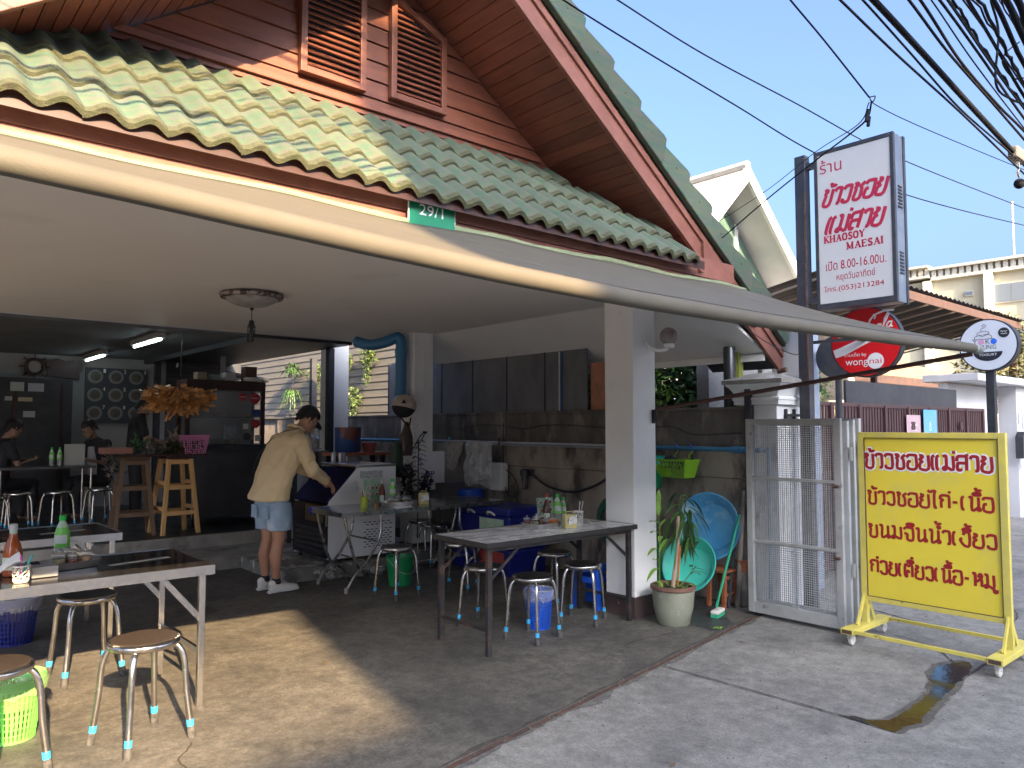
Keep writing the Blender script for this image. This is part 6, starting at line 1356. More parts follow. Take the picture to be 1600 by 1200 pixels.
# ---------------------------------------------------------------- overhead cables
cb = M('cable_black', (.006,.007,.010), (.010,.011,.014), rough=.75, scale=10, spec=.15)
def sc3(pts, k=3.0): return [Vector((p[0]*k, p[1]*k, 1.55+(p[2]-1.55)*k)) for p in pts]
def wire(lb, pts, r, group=None, twist=0):
    keep_end = group == 'start'
    P = smooth_pts(pts, 8); a_ = P[0]-(P[1]-P[0]).normalized()*18; e_ = P[-1]+(P[-1]-P[-2]).normalized()*25
    if group != 'keep': P = [a_]+P+([] if keep_end else [e_])
    if twist: P = [p+Vector((0,math.sin(i*1.9+twist)*.006,math.cos(i*1.3+twist)*.012)) for i,p in enumerate(P)]
    o = MB().tube(P, r, 6).build('overhead_cable', cb, smooth=60); tag(o, lb, 'cable'); return o
W_ = {
'thick': ([(1.668,.8,2.656),(1.921,.8,2.638),(2.272,.8,2.599),(2.687,.8,2.55),(3.146,.8,2.501),(3.835,.8,2.443)],.026,'thickest black overhead cable crossing the top right sky'),
'a': ([(1.518,.8,2.585),(1.736,.8,2.567),(2.05,.8,2.54),(2.514,.8,2.512),(3.069,.8,2.467),(3.459,.8,2.435)],.010,'leftmost cable of the roadside bundle left of the thickest one'),
'b': ([(1.636,.8,2.635),(1.858,.8,2.614),(2.136,.8,2.576),(2.515,.8,2.523),(3.002,.8,2.501),(3.552,.8,2.467)],.009,'cable running closely along the left of the thickest one'),
'c': ([(1.874,.8,2.761),(2.147,.8,2.725),(2.424,.8,2.673),(2.818,.8,2.63),(3.158,.8,2.591),(3.847,.8,2.514)],.012,'first medium cable right of the thickest one'),
'd': ([(1.95,.8,2.794),(2.229,.8,2.756),(2.53,.8,2.678),(2.883,.8,2.638),(3.162,.8,2.623),(3.856,.8,2.571)],.013,'second medium cable right of the thickest one'),
'e': ([(1.776,.7,2.669),(2.022,.7,2.633),(2.315,.7,2.57),(2.768,.7,2.499),(3.37,.7,2.418)],.006,'thinnest cable in the middle of the roadside bundle'),
'f': ([(1.813,.7,2.685),(2.079,.7,2.655),(2.37,.7,2.607),(2.772,.7,2.532),(3.374,.7,2.443)],.011,'cable right of the thinnest one in the bundle'),
'g': ([(1.619,.6,2.551),(1.829,.6,2.515),(2.101,.6,2.463),(2.379,.6,2.419),(2.899,.6,2.358)],.007,None),
'h': ([(1.653,.6,2.566),(1.87,.6,2.53),(1.991,.6,2.498),(2.173,.6,2.461),(2.381,.6,2.428),(2.903,.6,2.38)],.010,None),
'i': ([(1.725,.6,2.597),(1.963,.6,2.566),(2.179,.6,2.513),(2.384,.6,2.456),(2.899,.6,2.358)],.012,None),
'j': ([(1.501,.5,2.45),(1.705,.5,2.423),(1.86,.5,2.375),(1.991,.5,2.336),(2.419,.5,2.242)],.010,None),
'k': ([(1.568,.5,2.479),(1.794,.5,2.458),(1.93,.5,2.406),(1.997,.5,2.384),(2.425,.5,2.278)],.015,None),
'l': ([(1.312,.4,2.318),(1.506,.4,2.303),(1.604,.4,2.267),(1.944,.4,2.161)],.016,None),
'm': ([(1.374,.4,2.345),(1.574,.4,2.329),(1.653,.4,2.285),(1.949,.4,2.19)],.018,None)}
for i,(k_,(p_,r_,lb)) in enumerate(W_.items()):
    o = wire(lb or 'one of the tangled black cables crowding the top right corner', sc3(p_), r_, twist=i+1 if k_ in 'hj' else 0)
    if lb is None: o['group'] = 'tangled cables in the top right corner'
for q in range(11):
    p_ = [(x+.04+.017*q, y-.01*q, z+.035*math.sin(q*2.3)) for x,y,z in W_['ghijkfghijk'[q]][0]]
    wire('one of the tangled black cables crowding the top right corner', sc3(p_), .004+.0015*(q%3), twist=q*1.7+.5 if q in (2,7) else 0)['group'] = 'tangled cables in the top right corner'
o = MB().tube(smooth_pts(sc3([(2.133,.6,2.631),(2.185,.6,2.566),(2.149,.6,2.42),(2.269,.6,2.414),(2.441,.6,2.446)]),8), .009, 6).build('overhead_cable', cb, smooth=60); tag(o,'black cable hanging down in a loop from the roadside bundle','cable')
o = MB().tube(smooth_pts(sc3([(2.36,.6,2.60),(2.24,.6,2.53),(2.21,.6,2.49),(2.30,.6,2.48),(2.42,.6,2.52)]),8), .006, 6).build('overhead_cable', cb, smooth=60); tag(o,'short wisp of wire curling off the cable bundle','cable')
t = thing('insulator_bracket', 'grey clamp with a hook and ball hanging on the thickest cable', 'insulator', tuple(sc3([(3.07,.8,2.50)])[0])); c_ = sc3([(3.075,.8,2.512)])[0]
MB().cbox(c_,(.34,.10,.13)).build('clamp', M('grey_clamp',(.16,.14,.12),rough=.6), t, bevel=.02); MB().tube(smooth_pts([c_+Vector((0,0,-.06)),c_+Vector((.02,0,-.14)),c_+Vector((-.04,0,-.19)),c_+Vector((.02,0,-.23))],5), .012, 6).build('hook', alu, t); MB().ball(c_+Vector((.02,0,-.30)), .055, 12, 8).build('ball', cb, t, smooth=60)
wire('thin service wire running from the top edge down to the splice knot', [(2.673,1.6,3.493),(3.0,1.6,3.403),(3.314,1.6,3.323),(3.758,1.6,3.194)], .0042, 'start')
wire('thin wire from the splice knot across the sky to the right edge', [(3.758,1.6,3.194),(3.86,1.6,3.177),(4.51,1.6,3.226),(6.287,1.6,3.403),(7.707,1.6,3.557)], .0026, 'keep')
wire('wire drooping from the splice knot past the sign to the white house eave', [(3.786,1.6,3.182),(3.963,1.7,3.174),(4.216,1.9,3.221),(4.794,2.4,3.337),(5.218,3.0,3.301),(5.201,3.4,3.067)], .0050, 'keep')
wire('thin wire from the splice knot running beside the drooping one', [(3.757,1.6,3.167),(4.074,1.8,3.2),(4.796,2.4,3.395),(5.569,3.2,3.493),(5.482,3.6,3.301)], .0028, 'keep')
t = thing('wire_splice', 'dark bunch of connectors knotted on the service wire above the sign', 'splice', (3.80,1.62,3.12))
for i,(dx,dz,h_) in enumerate(((0,0,.045),(-.012,-.018,.05),(.008,-.035,.05))): MB().tube([(3.815+dx,1.63,3.155+dz),(3.80+dx,1.63,3.155+dz-h_)], .009, 8).build('connector', cb, t)
MB().tube(smooth_pts([(3.758,1.6,3.194),(3.80,1.6,3.21),(3.83,1.6,3.22),(3.81,1.6,3.19),(3.78,1.6,3.17)],4), .003, 5).build('tie', cb, t)
wire('wavy cable passing from the gable top to behind the sign, the lower of two', [tuple((q[0]*1.14,q[1]*1.14,1.55+(q[2]-1.55)*1.14)) for q in [(2.617,3.0,4.07),(3.011,3.0,4.023),(3.703,3.0,3.971),(4.798,3.0,3.908),(5.995,3.0,3.84),(7.866,3.0,3.87),(11.689,3.0,4.246),(14.327,3.0,4.553)]], .0065)
wire('wavy cable passing above the other from the gable side to behind the sign', [tuple((q[0]*1.14,q[1]*1.14,1.55+(q[2]-1.55)*1.14)) for q in [(3.012,3.0,4.234),(3.489,3.0,4.206),(4.404,3.0,4.163),(5.743,3.0,4.179),(6.847,3.0,4.178),(7.892,3.0,4.215),(10.09,3.0,4.365),(12.93,3.0,4.58)]], .0065)
cable('cable', 'thin cable drooping under the awning to the gate pillar', [(5.6,3.5,2.42),(6.0,3.45,2.27),(6.3,3.4,2.20),(6.45,3.4,2.23)], .004)
# ---------------------------------------------------------------- unseen blocks behind the camera, placed and shaped to cast shade
TH = thing('occluder', 'unseen tall plain shophouse across the lane with rows of windows', 'occluder', (6,-12,0))
ow = M('occluder_render', (.74,.72,.68), (.68,.66,.62), rough=.8, scale=.8)  # pale walls brightened to bounce fill light
YB, SX, SZ = -19.0, -2.142, 4.553     # unseen blocks moved farther back to let in more sky light
MB().box((-.40+SX,YB-6.5,0),(4.6+SX,YB,10.40+SZ)).build('main_wall', ow, TH); MB().box((-.40+SX,YB-6.6,10.402+SZ),(4.62+SX,YB+.05,10.46+SZ)).build('parapet', ow, TH); MB().box((4.603+SX,YB-6.5,0),(16.5+SX,YB-.01,8.9+SZ)).build('wing_wall', ow, TH); MB().box((4.625+SX,YB-6.6,8.902+SZ),(16.55+SX,YB+.04,8.96+SZ)).build('parapet', ow, TH)  # unseen wing widened and raised to shade the gate and porch
for fz in (1.0,4.2,7.4,10.4):
    for fx in (.5,2.5,5.0,7.2,9.4):
        fx += SX
        f_ = MB().box((fx,YB+.002,fz),(fx+1.3,YB+.06,fz+1.5)).build('window_frame', wp_, TH); o = MB().box((fx+.06,YB+.062,fz+.06),(fx+1.24,YB+.07,fz+1.44)).build('pane', bpy.data.materials['grey_glass'], TH); o.parent = f_
TL = thing('low_occluder', 'unseen flat-roofed shade block across the lane beside the shophouse', 'house', (-8,YB-3,0))
MB().box((-18,YB-6,0),(-.45+SX,YB-.02,5.25+SZ)).build('main_wall', ow, TL); MB().box((-18.1,YB-6.1,5.252+SZ),(-.47+SX,YB+.1,5.42+SZ)).build('roof_slab', ow, TL); MB().box((-1.35+SX,YB-4,5.422+SZ),(-.47+SX,YB-.3,5.80+SZ)).build('roof_shade_block', ow, TL)  # roof block added to cut the near edge of the sun patch
for fz in (1,5):
    for fx in (-16,-13,-9.5,-6): f_ = MB().box((fx,YB-.018,fz),(fx+1.4,YB+.04,fz+1.6)).build('window_frame', wp_, TL); o = MB().box((fx+.06,YB+.042,fz+.06),(fx+1.34,YB+.05,fz+1.54)).build('pane', bpy.data.materials['grey_glass'], TL); o.parent = f_
# ---------------------------------------------------------------- people
skin = M('tan_skin', (.46,.25,.165), (.40,.21,.14), rough=.55, scale=9, bump=.0004, bscale=120)
skind = M('skin', (.34,.20,.14), (.29,.17,.12), rough=.55, scale=9)
jack = M('beige_cotton', (.74,.60,.37), (.69,.56,.34), rough=.85, scale=4, bump=.0012, bscale=220)
denim = M('light_denim', (.34,.46,.60), (.25,.37,.52), rough=.85, scale=9, c3=(.50,.58,.66), s3=5, t3=(.55,.7), bump=.0012, bscale=250)
black_c = M('black_cloth', (.016,.016,.02), (.024,.024,.03), rough=.8, scale=8)
shoe = M('white_leather_shoe', (.85,.84,.82), (.80,.79,.76), rough=.5, scale=14)
hairm = M('black_hair', (.012,.010,.010), (.02,.018,.016), rough=.5, scale=40, bump=.002, bscale=120)
def hand_chains(w, d, side, s=1.0, curl=.5, down=None):
    # palm and five fingers; d = pointing direction, side = thumb side, down = curl direction
    w = Vector(w); d = Vector(d).normalized(); sd = Vector(side); sd = (sd-d*sd.dot(d)).normalized(); dn = d.cross(sd).normalized() if down is None else Vector(down)
    ch = [[(*w,.024*s),(*(w+d*.035*s),.027*s),(*(w+d*.07*s+sd*.012*s),.022*s)],[(*(w+d*.03*s+sd*.02*s),.018*s),(*(w+d*.075*s+sd*.02*s),.016*s)],[(*(w+d*.03*s-sd*.02*s),.018*s),(*(w+d*.07*s-sd*.022*s),.015*s)]]
    for off,L in ((.026,.070),(.009,.080),(-.009,.075),(-.026,.058)):
        b = w+d*.078*s+sd*off*s; c = curl; p1 = b+(d*math.cos(c*.6)+dn*math.sin(c*.6))*L*.45*s; p2 = p1+(d*math.cos(c*1.5)+dn*math.sin(c*1.5))*L*.32*s; p3 = p2+(d*math.cos(c*2.3)+dn*math.sin(c*2.3))*L*.26*s
        ch.append([(*b,.0092*s),(*p1,.0086*s),(*p2,.0078*s),(*p3,.0068*s)])
    b = w+d*.025*s+sd*.024*s; p1 = b+(d*.6+sd*.75).normalized()*.035*s; p2 = p1+(d*.85+sd*.25+dn*.4).normalized()*.028*s; p3 = p2+(d*.8+dn*.6).normalized()*.02*s
    ch.append([(*b,.013*s),(*p1,.0105*s),(*p2,.009*s),(*p3,.0075*s)]); return ch
def head_lofts(c, f, up, s=1.0):
    # skull loft plus nose, ears, chin as chains; f forward, up up, lateral l
    c = Vector(c); f = Vector(f).normalized(); up = Vector(up); up = (up-f*up.dot(f)).normalized(); l = up.cross(f)
    prof = [(-.115,.03,.035,.035),(-.10,.045,.055,.045),(-.07,.068,.075,.03),(-.03,.074,.088,.008),(.01,.077,.094,.0),(.05,.078,.097,-.004),(.085,.070,.088,-.006),(.108,.050,.062,-.008),(.121,.018,.022,-.01)]
    rings = [(c+up*z*s+f*o*s, l*a*s, f*b*s) for z,a,b,o in prof]
    ch = [[(*(c+f*.092*s+up*.008*s),.010*s),(*(c+f*.108*s-up*.028*s),.0125*s),(*(c+f*.092*s-up*.034*s),.012*s)],
          [(*(c+f*.088*s+l*.02*s-up*.058*s),.006*s),(*(c+f*.096*s-up*.055*s),.0075*s),(*(c+f*.088*s-l*.02*s-up*.058*s),.006*s)],
          [(*(c+f*.084*s+l*.018*s-up*.066*s),.006*s),(*(c+f*.091*s-up*.066*s),.008*s),(*(c+f*.084*s-l*.018*s-up*.066*s),.006*s)],
          [(*(c+f*.080*s+l*.04*s+up*.028*s),.007*s),(*(c+f*.094*s+l*.012*s+up*.03*s),.007*s)],[(*(c+f*.080*s-l*.04*s+up*.028*s),.007*s),(*(c+f*.094*s-l*.012*s+up*.03*s),.007*s)]]
    for q in (1,-1): ch.append([(*(c+l*q*.078*s+up*.015*s-f*.005*s),.010*s),(*(c+l*q*.088*s+up*.005*s-f*.012*s),.011*s),(*(c+l*q*.080*s-up*.028*s-f*.004*s),.008*s)])
    return rings, ch, l, up, f
eyew = M('eye_white', (.7,.68,.65), rough=.3); eyed = M('eye_dark', (.02,.012,.01), rough=.2)
def eyes(c, l, up, f, parent, s=1.0):
    for q in (1,-1):
        p = Vector(c)+f*.0835*s+l*q*.031*s+up*.012*s
        e = MB().ball(p, .0115*s, 12, 8).build('eye', eyew, parent, world=False, smooth=60); i_ = MB().ball(p+f*.0065*s, .0062*s, 10, 6).build('iris', eyed, parent, world=False, smooth=60); i_.parent = e
# --- the man at the fridge, built in a frame facing +X then turned
man = thing('person', 'man in beige jacket, denim shorts, black cap and white shoes reaching into the fridge', 'person', (3.06,6.98,0), R(6))
hc = Vector((.345,-.02,1.625)); hf = Vector((.80,-.22,-.62)); rings, hch, l_, u_, f_ = head_lofts(hc, hf, (.45,0,1))
sR_, eR_, wR_ = Vector((.175,-.185,1.42)), Vector((.25,-.27,1.14)), Vector((.50,-.15,1.015))
sL_, eL_, wL_ = Vector((.175,.185,1.42)), Vector((.33,.25,1.17)), Vector((.56,.12,1.05))
ch = list(hch)
for q in (-1,1):
    ch.append([(-.02,q*.095,.90,.095),(.0,q*.10,.72,.085),(.01,q*.10,.50,.060),(.0,q*.10,.46,.056),(-.025,q*.102,.34,.060),(-.02,q*.102,.24,.046),(-.01,q*.10,.12,.036),(-.005,q*.10,.06,.040)])
    ch.append([(-.04,q*.10,.035,.032),(.05,q*.10,.03,.034),(.15,q*.105,.025,.028)])
ch += [[(.0,0,.93,.13),(.03,0,1.05,.12),(.10,0,1.22,.125),(.17,0,1.38,.11),(.21,0,1.46,.07),(.27,-.01,1.53,.055),(.32,-.02,1.58,.055)],
       [(*sR_,.06),(*((sR_+eR_)/2),.05),(*eR_,.042),(*((eR_+wR_)/2),.036),(*wR_,.025)],[(*sL_,.06),(*((sL_+eL_)/2),.05),(*eL_,.042),(*((eL_+wL_)/2),.036),(*wL_,.025)]]
ch += hand_chains(wR_,(.75,.10,-.62),(.25,1,-.1),1.0,.55,(-.5,.0,-.8)); ch += hand_chains(wL_,(.8,-.1,-.55),(.2,-1,0),1.0,.5,(-.5,0,-.8))
organic('body', ch, skin, man, .0075, [rings], 2); eyes(hc, l_, u_, f_, man)
# jacket
jl = [(( -.045,0,.865),(.165,0,0),(0,.262,0)),((-.035,0,.93),(.160,0,.0),(0,.252,0)),((.0,0,1.06),(.152,0,.03),(0,.245,0)),((.06,0,1.20),(.155,0,-.05),(0,.240,0)),((.12,0,1.33),(.150,0,-.065),(0,.235,0)),((.165,0,1.425),(.120,0,-.06),(0,.195,0)),((.205,0,1.48),(.075,0,-.04),(0,.12,0)),((.245,0,1.525),(.066,0,-.03),(0,.078,0))]
jc = []
for s_,e_,w_ in ((sR_,eR_,wR_),(sL_,eL_,wL_)):
    jc.append([(*(s_+Vector((-.03,0,-.01))),.082),(*s_,.080),(*((s_+e_)/2),.078),(*e_,.070),(*((e_+w_)/2),.052),(*(w_-(w_-e_).normalized()*.03),.041)])
jo = organic('jacket', jc, jack, man, .009, [jl], 3)
for v in jo.data.vertices:      # cloth folds
    p = v.co; n_ = noise.noise(Vector((p.x*6,p.y*6,p.z*2.2)))*.016+noise.noise(Vector((p.x*13+4,p.y*15,p.z*6)))*.009+(1-abs(noise.noise(Vector((p.x*8+2,p.y*9+p.z*6,p.z*4)))))**6*.010+.004*math.sin(p.z*34+p.y*14+3*noise.noise(p*5))*max(0,min(1,(abs(p.y)-.1)*6))
    d = Vector((p.x-(.35*(p.z-.9)),p.y,0)); v.co += (d.normalized() if d.length > 1e-3 else Vector((0,0,0)))*n_
MB().tube([(Vector((.235,0,1.545))+Vector((.066*math.cos(a),.076*math.sin(a),-.030*math.cos(a)))) for a in [2*PI*i/24 for i in range(24)]], .016, 8, closed=True).build('collar', jack, man, world=False, smooth=60)
MB().tube([(Vector((-.04,0,.868))+Vector((.152*math.cos(a),.234*math.sin(a),.004*math.sin(a*3)))) for a in [2*PI*i/40 for i in range(40)]], .006, 6, closed=True).build('hem', jack, man, world=False, smooth=60)
MB().tube(smooth_pts([(.21,-.10,1.545),(.10,-.02,1.515),(.005,.06,1.44),(-.065,.13,1.32),(-.095,.18,1.20),(-.09,.235,1.10)],6), .0045, 6).build('bag_strap', black_c, man, world=False, smooth=60)
for s_,e_,w_ in ((sR_,eR_,wR_),(sL_,eL_,wL_)):
    d_ = (w_-e_).normalized(); o1 = d_.orthogonal().normalized(); o2 = d_.cross(o1); c_ = w_-d_*.03
    for off,rr_ in ((.0,.046),(-.055,.050)): MB().tube([c_+d_*off+(o1*math.cos(2*PI*i/20)+o2*math.sin(2*PI*i/20))*rr_ for i in range(20)], .0035, 6, closed=True).build('cuff_seam', jack, man, world=False, smooth=60)
    MB().ball(c_+o1*.047, .006, 8, 6).build('cuff_button', darkm, man, world=False)
# shorts
sc_ = []
sl_r = [((-.02,0,.97),(.125,0,0),(0,.185,0)),((-.02,0,.88),(.13,0,0),(0,.20,0)),((-.01,0,.80),(.125,0,0),(0,.20,0))]
lofts_ = [sl_r]
for q in (-1,1): lofts_.append([((-.01,q*.095,.84),(.125,0,0),(0,.11,0)),((.0,q*.103,.72),(.118,0,0),(0,.108,0)),((.005,q*.107,.585),(.112,0,0),(0,.106,0))])
so_ = organic('shorts', [], denim, man, .009, lofts_, 2)
for v in so_.data.vertices:
    p = v.co; n_ = noise.noise(Vector((p.x*9,p.y*9,p.z*4)))*.008; n_ += (1-abs(noise.noise(Vector((p.x*10,p.y*12,p.z*9)))))**8*.006; v.co += Vector((p.x,p.y,0)).normalized()*n_
MB().box((-.145,-.15,.70),(-.128,-.05,.82)).build('pocket', denim, man, world=False, bevel=.004); MB().box((-.145,.05,.70),(-.128,.15,.82)).build('pocket', denim, man, world=False, bevel=.004)
for q in (-1,1):
    y_ = q*.102; L = [((-.075,y_,.045),(0,.036,0),(0,0,.045)),((-.04,y_,.055),(0,.042,0),(0,0,.055)),((.02,y_,.052),(0,.043,0),(0,0,.050)),((.09,y_+q*.004,.042),(0,.047,0),(0,0,.040)),((.16,y_+q*.006,.036),(0,.046,0),(0,0,.032)),((.205,y_+q*.004,.032),(0,.034,0),(0,0,.024))]
    s1 = organic('shoe', [[(-.055,y_,.085,.036),(-.03,y_,.095,.034)]], shoe, man, .006, [L], 2)
    so1 = MB().loft([((-.085,y_,.013),(0,.040,0),(0,0,.013)),((.02,y_,.013),(0,.046,0),(0,0,.013)),((.12,y_+q*.005,.013),(0,.052,0),(0,0,.013)),((.20,y_+q*.006,.014),(0,.042,0),(0,0,.012)),((.222,y_+q*.004,.016),(0,.02,0),(0,0,.008))],16).build('sole', shoe, man, world=False, smooth=40); so1.parent = s1
    sk = MB().lathe([(.042,.085),(.040,.135),(.036,.136)], 16, (-.012,y_,0)).build('sock', M('dark_sock',(.03,.03,.045),rough=.9) if q < 0 else bpy.data.materials['dark_sock'], man, world=False, smooth=50)
    m = MB()
    for k in range(5): m.tube([(.03+.018*k,y_-.024,.092-.007*k),(.035+.018*k,y_,.103-.009*k),(.03+.018*k,y_+.024,.092-.007*k)], .0035, 5)
    lc = m.build('laces', black_c if q < 0 else shoe, man, world=False); lc.parent = s1
# hair and cap
def hair_cap(c, l, up, f, mat, parent, s=1.0, name='hair', low=-.02, back=-.075, grow=1.07, world=False):
    m = MB(); n, k = 28, 12; c = Vector(c)
    for j in range(k+1):
        for i in range(n):
            th = 2*PI*i/n; fr_ = math.cos(th); lowz = low if fr_ < .35 else .055; lowz = back if fr_ < -.5 else lowz; 
            ph = j/k; z = lowz+(.133-lowz)*math.sin(ph*PI/2); rr = math.sqrt(max(0,1-(max(z,0)/.136)**2.8)) if z > 0 else 1
            a = .080*rr*grow; b = .099*rr*grow
            m.v.append(c+up*z*s*1.02+l*math.sin(th)*a*s+f*(fr_*b-.006)*s)
    m.f = [(j*n+i,j*n+(i+1)%n,(j+1)*n+(i+1)%n,(j+1)*n+i) for j in range(k) for i in range(n)]
    m.f.append(tuple(k*n+i for i in range(n))); return m.build(name, mat, parent, world=world, smooth=60)
hair_cap(hc,l_,u_,f_,hairm,man,low=-.01,back=-.06,grow=1.04)
hair_cap(hc+u_*.012-f_*.004,l_,u_,f_,black_c,man,name='cap',low=.015,back=-.03,grow=1.16)
m = MB(); k = 10
for j in range(2):
    for i in range(k+1):
        a = PI*(i/k-.5); m.v.append(hc+u_*(.030-j*.006-.0)+f_*(.085+.085*math.cos(a)*1.0)+l_*math.sin(a)*.074+u_*(-.02*math.cos(a)))
m.f = [(i,i+1,k+1+i+1,k+1+i) for i in range(k)]+[tuple(range(k+1)),tuple(range(2*k+1,k,-1))]
m.build('cap_peak', black_c, man, world=False, smooth=40)
# --- seated and standing people inside
def sitter(loc, rz, lb, shirt, sleeves=None, z0=.3, glasses=False, hairlen=-.075):
    t = thing('person', lb, 'person', (loc[0],loc[1],z0), rz)
    hc = Vector((.18,0,1.235)); rings, hch, l, u, f = head_lofts(hc,(.85,0,-.5),(.3,0,1)); ch = list(hch)
    for q in (-1,1):
        ch.append([(0,q*.09,.50,.085),(.40,q*.10,.50,.06),(.42,q*.10,.28,.052),(.36,q*.10,.05,.035),(.46,q*.10,.03,.03)])
        ch.append([(.04,q*.19,1.02,.052),(.13,q*.235,.76,.038),(.32,q*.13,.80,.024)])
        ch += hand_chains(Vector((.33,q*.12,.805)),(.9,-q*.2,.15),(0,-q*1,.3),.95,.6)
    ch.append([(0,0,.52,.12),(.0,0,.75,.115),(.04,0,.98,.10),(.08,0,1.08,.055),(.14,0,1.16,.052)])
    organic('body', ch, skind, t, .010, [rings], 2); eyes(hc,l,u,f,t); hair_cap(hc,l,u,f,hairm,t,back=hairlen,grow=1.10)
    organic('shirt', [[(.04,q*.185,1.02,.068),(.10,q*.225,.86,.058)] for q in (-1,1)], sleeves or shirt, t, .010, [[((-.02,0,.50),(.15,0,0),(0,.19,0)),((.0,0,.72),(.14,0,0),(0,.185,0)),((.03,0,.95),(.125,0,0),(0,.195,0)),((.05,0,1.06),(.09,0,0),(0,.15,0)),((.09,0,1.11),(.06,0,0),(0,.07,0))]])
    if sleeves: organic('shirt_front', [], shirt, t, .010, [[((.02,0,.55),(.145,0,0),(0,.12,0)),((.05,0,.80),(.125,0,0),(0,.12,0)),((.07,0,.98),(.10,0,0),(0,.10,0))]])
    organic('trousers', [[(0,q*.09,.50,.10),(.40,q*.10,.50,.078),(.42,q*.10,.28,.068),(.37,q*.10,.10,.06)] for q in (-1,1)], black_c, t, .012)
    if glasses:
        m = MB()
        for q in (-1,1): m.tube([hc+f*.100+l*(q*.031+.022*math.cos(2*PI*i/14))+u*(.010+.017*math.sin(2*PI*i/14)) for i in range(14)], .0022, 5, closed=True); m.tube([hc+f*.098+l*q*.053+u*.012,hc+l*q*.084+u*.018], .002, 5)
        m.tube([hc+f*.102+l*.009+u*.012,hc+f*.102-l*.009+u*.012], .002, 5); m.build('glasses', blackp, t, world=False)
    return t
whs = M('white_shirt', (.42,.42,.44), rough=.8)
sitter((2.70,12.1),R(205),'seated person with glasses in a white shirt with black sleeves looking down',whs,black_c,glasses=True)
sitter((1.45,11.9),R(20),'seated person in dark clothes at the far left table',black_c,None,hairlen=-.10)
st_ = thing('person', 'standing person in black seen from behind beside the serving counter', 'person', (3.05,11.6,.3), R(-10))
hc2 = Vector((.10,0,1.56)); rg, hch2, l2, u2, f2 = head_lofts(hc2,(.9,-.1,-.45),(.3,0,1)); ch = list(hch2)
for q in (-1,1):
    ch.append([(0,q*.09,.88,.09),(.0,q*.10,.48,.058),(0,q*.10,.1,.036),(.1,q*.10,.03,.03)]); ch.append([(.02,q*.19,1.36,.055),(.10,q*.24,1.10,.04),(.34,q*.14,1.04,.026)]); ch += hand_chains(Vector((.35,q*.13,1.04)),(.9,-q*.2,-.1),(0,-q,.3),.95,.6)
ch.append([(0,0,.9,.12),(.0,0,1.1,.115),(.02,0,1.32,.10),(.03,0,1.42,.055),(.07,0,1.48,.052)])
organic('body', ch, skind, st_, .010, [rg], 2); eyes(hc2,l2,u2,f2,st_); hair_cap(hc2,l2,u2,f2,hairm,st_,back=-.09,grow=1.12)
organic('shirt', [[(.02,q*.185,1.36,.07),(.08,q*.23,1.16,.06)] for q in (-1,1)], black_c, st_, .010, [[((0,0,.82),(.14,0,0),(0,.19,0)),((0,0,1.05),(.13,0,0),(0,.18,0)),((.01,0,1.28),(.125,0,0),(0,.195,0)),((.02,0,1.40),(.09,0,0),(0,.14,0)),((.05,0,1.45),(.06,0,0),(0,.07,0))]])
organic('trousers', [[(0,q*.09,.88,.11),(.0,q*.10,.48,.078),(0,q*.10,.10,.065)] for q in (-1,1)], black_c, st_, .012)
organic('shoe', [[(-.03,q*.10,.035,.034),(.12,q*.10,.03,.032)] for q in (1,)], black_c, st_, .010); organic('shoe', [[(-.03,-.10,.035,.034),(.12,-.10,.03,.032)]], black_c, st_, .010)
# ---------------------------------------------------------------- white drinks fridge with sloping front
FR = thing('drinks_fridge', 'white sloping-front drinks fridge with dark door under the man\'s hand', 'fridge', (4.15,7.6,.13))
fw = M('fridge_white', (.88,.90,.91), (.84,.86,.87), rough=.35, scale=3, c3=(.30,.29,.27), s3=6, t3=(.66,.76)); fd = M('fridge_dark_door', (.012,.012,.02), (.02,.018,.022), rough=.18, scale=3)
x0,x1,ya,yb = 3.77,4.60,7.25,8.05; prof = [(x0+.012,.17),(x1,.17),(x1,1.12),(x0+.35,1.12),(x0+.012,.77)]
for y_ in (ya,yb-.03): MB().prism([(x,y_,z) for x,z in prof], (0,.03,0)).build('side_panel', fw, FR, bevel=.004)
MB().prism([(x,ya+.031,z) for x,z in [(x0+.05,.17),(x1-.01,.17),(x1-.01,1.10),(x0+.36,1.10),(x0+.05,.76)]], (0,yb-ya-.062,0)).build('cabinet_body', blackp, FR)
MB().box((x0+.33,ya-.005,1.121),(x1+.01,yb+.005,1.15)).build('top_panel', steeld, FR, bevel=.004)
MB().prism([(x0-.015,ya+.005,.77),(x0+.32,ya+.005,1.11),(x0+.345,ya+.005,1.085),(x0+.01,ya+.005,.745)], (0,yb-ya-.01,0)).build('sloping_lid', M('lid_blue_black',(.012,.016,.09),(.01,.01,.03),rough=.15,scale=2), FR, bevel=.004)
MB().box((x0-.004,ya+.004,.19),(x0+.010,yb-.004,.735)).build('front_grille', fd, FR)
for i in range(5):
    MB().box((x0-.010,ya+.06,.24+i*.055),(x0-.0045,yb-.06,.265+i*.055)).build('grille_slat', blackp, FR)
MB().box((x0-.012,ya+.004,.52),(x0+.008,ya+.016,.735)).build('chrome_trim', alu, FR)
gold = M('gold_stripe', (.14,.10,.04), (.05,.03,.02), rough=.5, scale=14, stretch=(1,5,.2))
MB().box((x0-.008,ya+.08,.55),(x0-.0045,yb-.3,.72)).build('striped_label', gold, FR)
for p in ((x0+.06,ya+.06),(x0+.06,yb-.06),(x1-.06,ya+.06),(x1-.06,yb-.06)): MB().lathe([(.0001,.131),(.022,.131),(.022,.15),(.012,.169),(.0001,.1695)], 12, (p[0],p[1],0)).build('foot', blackp, FR, world=True)
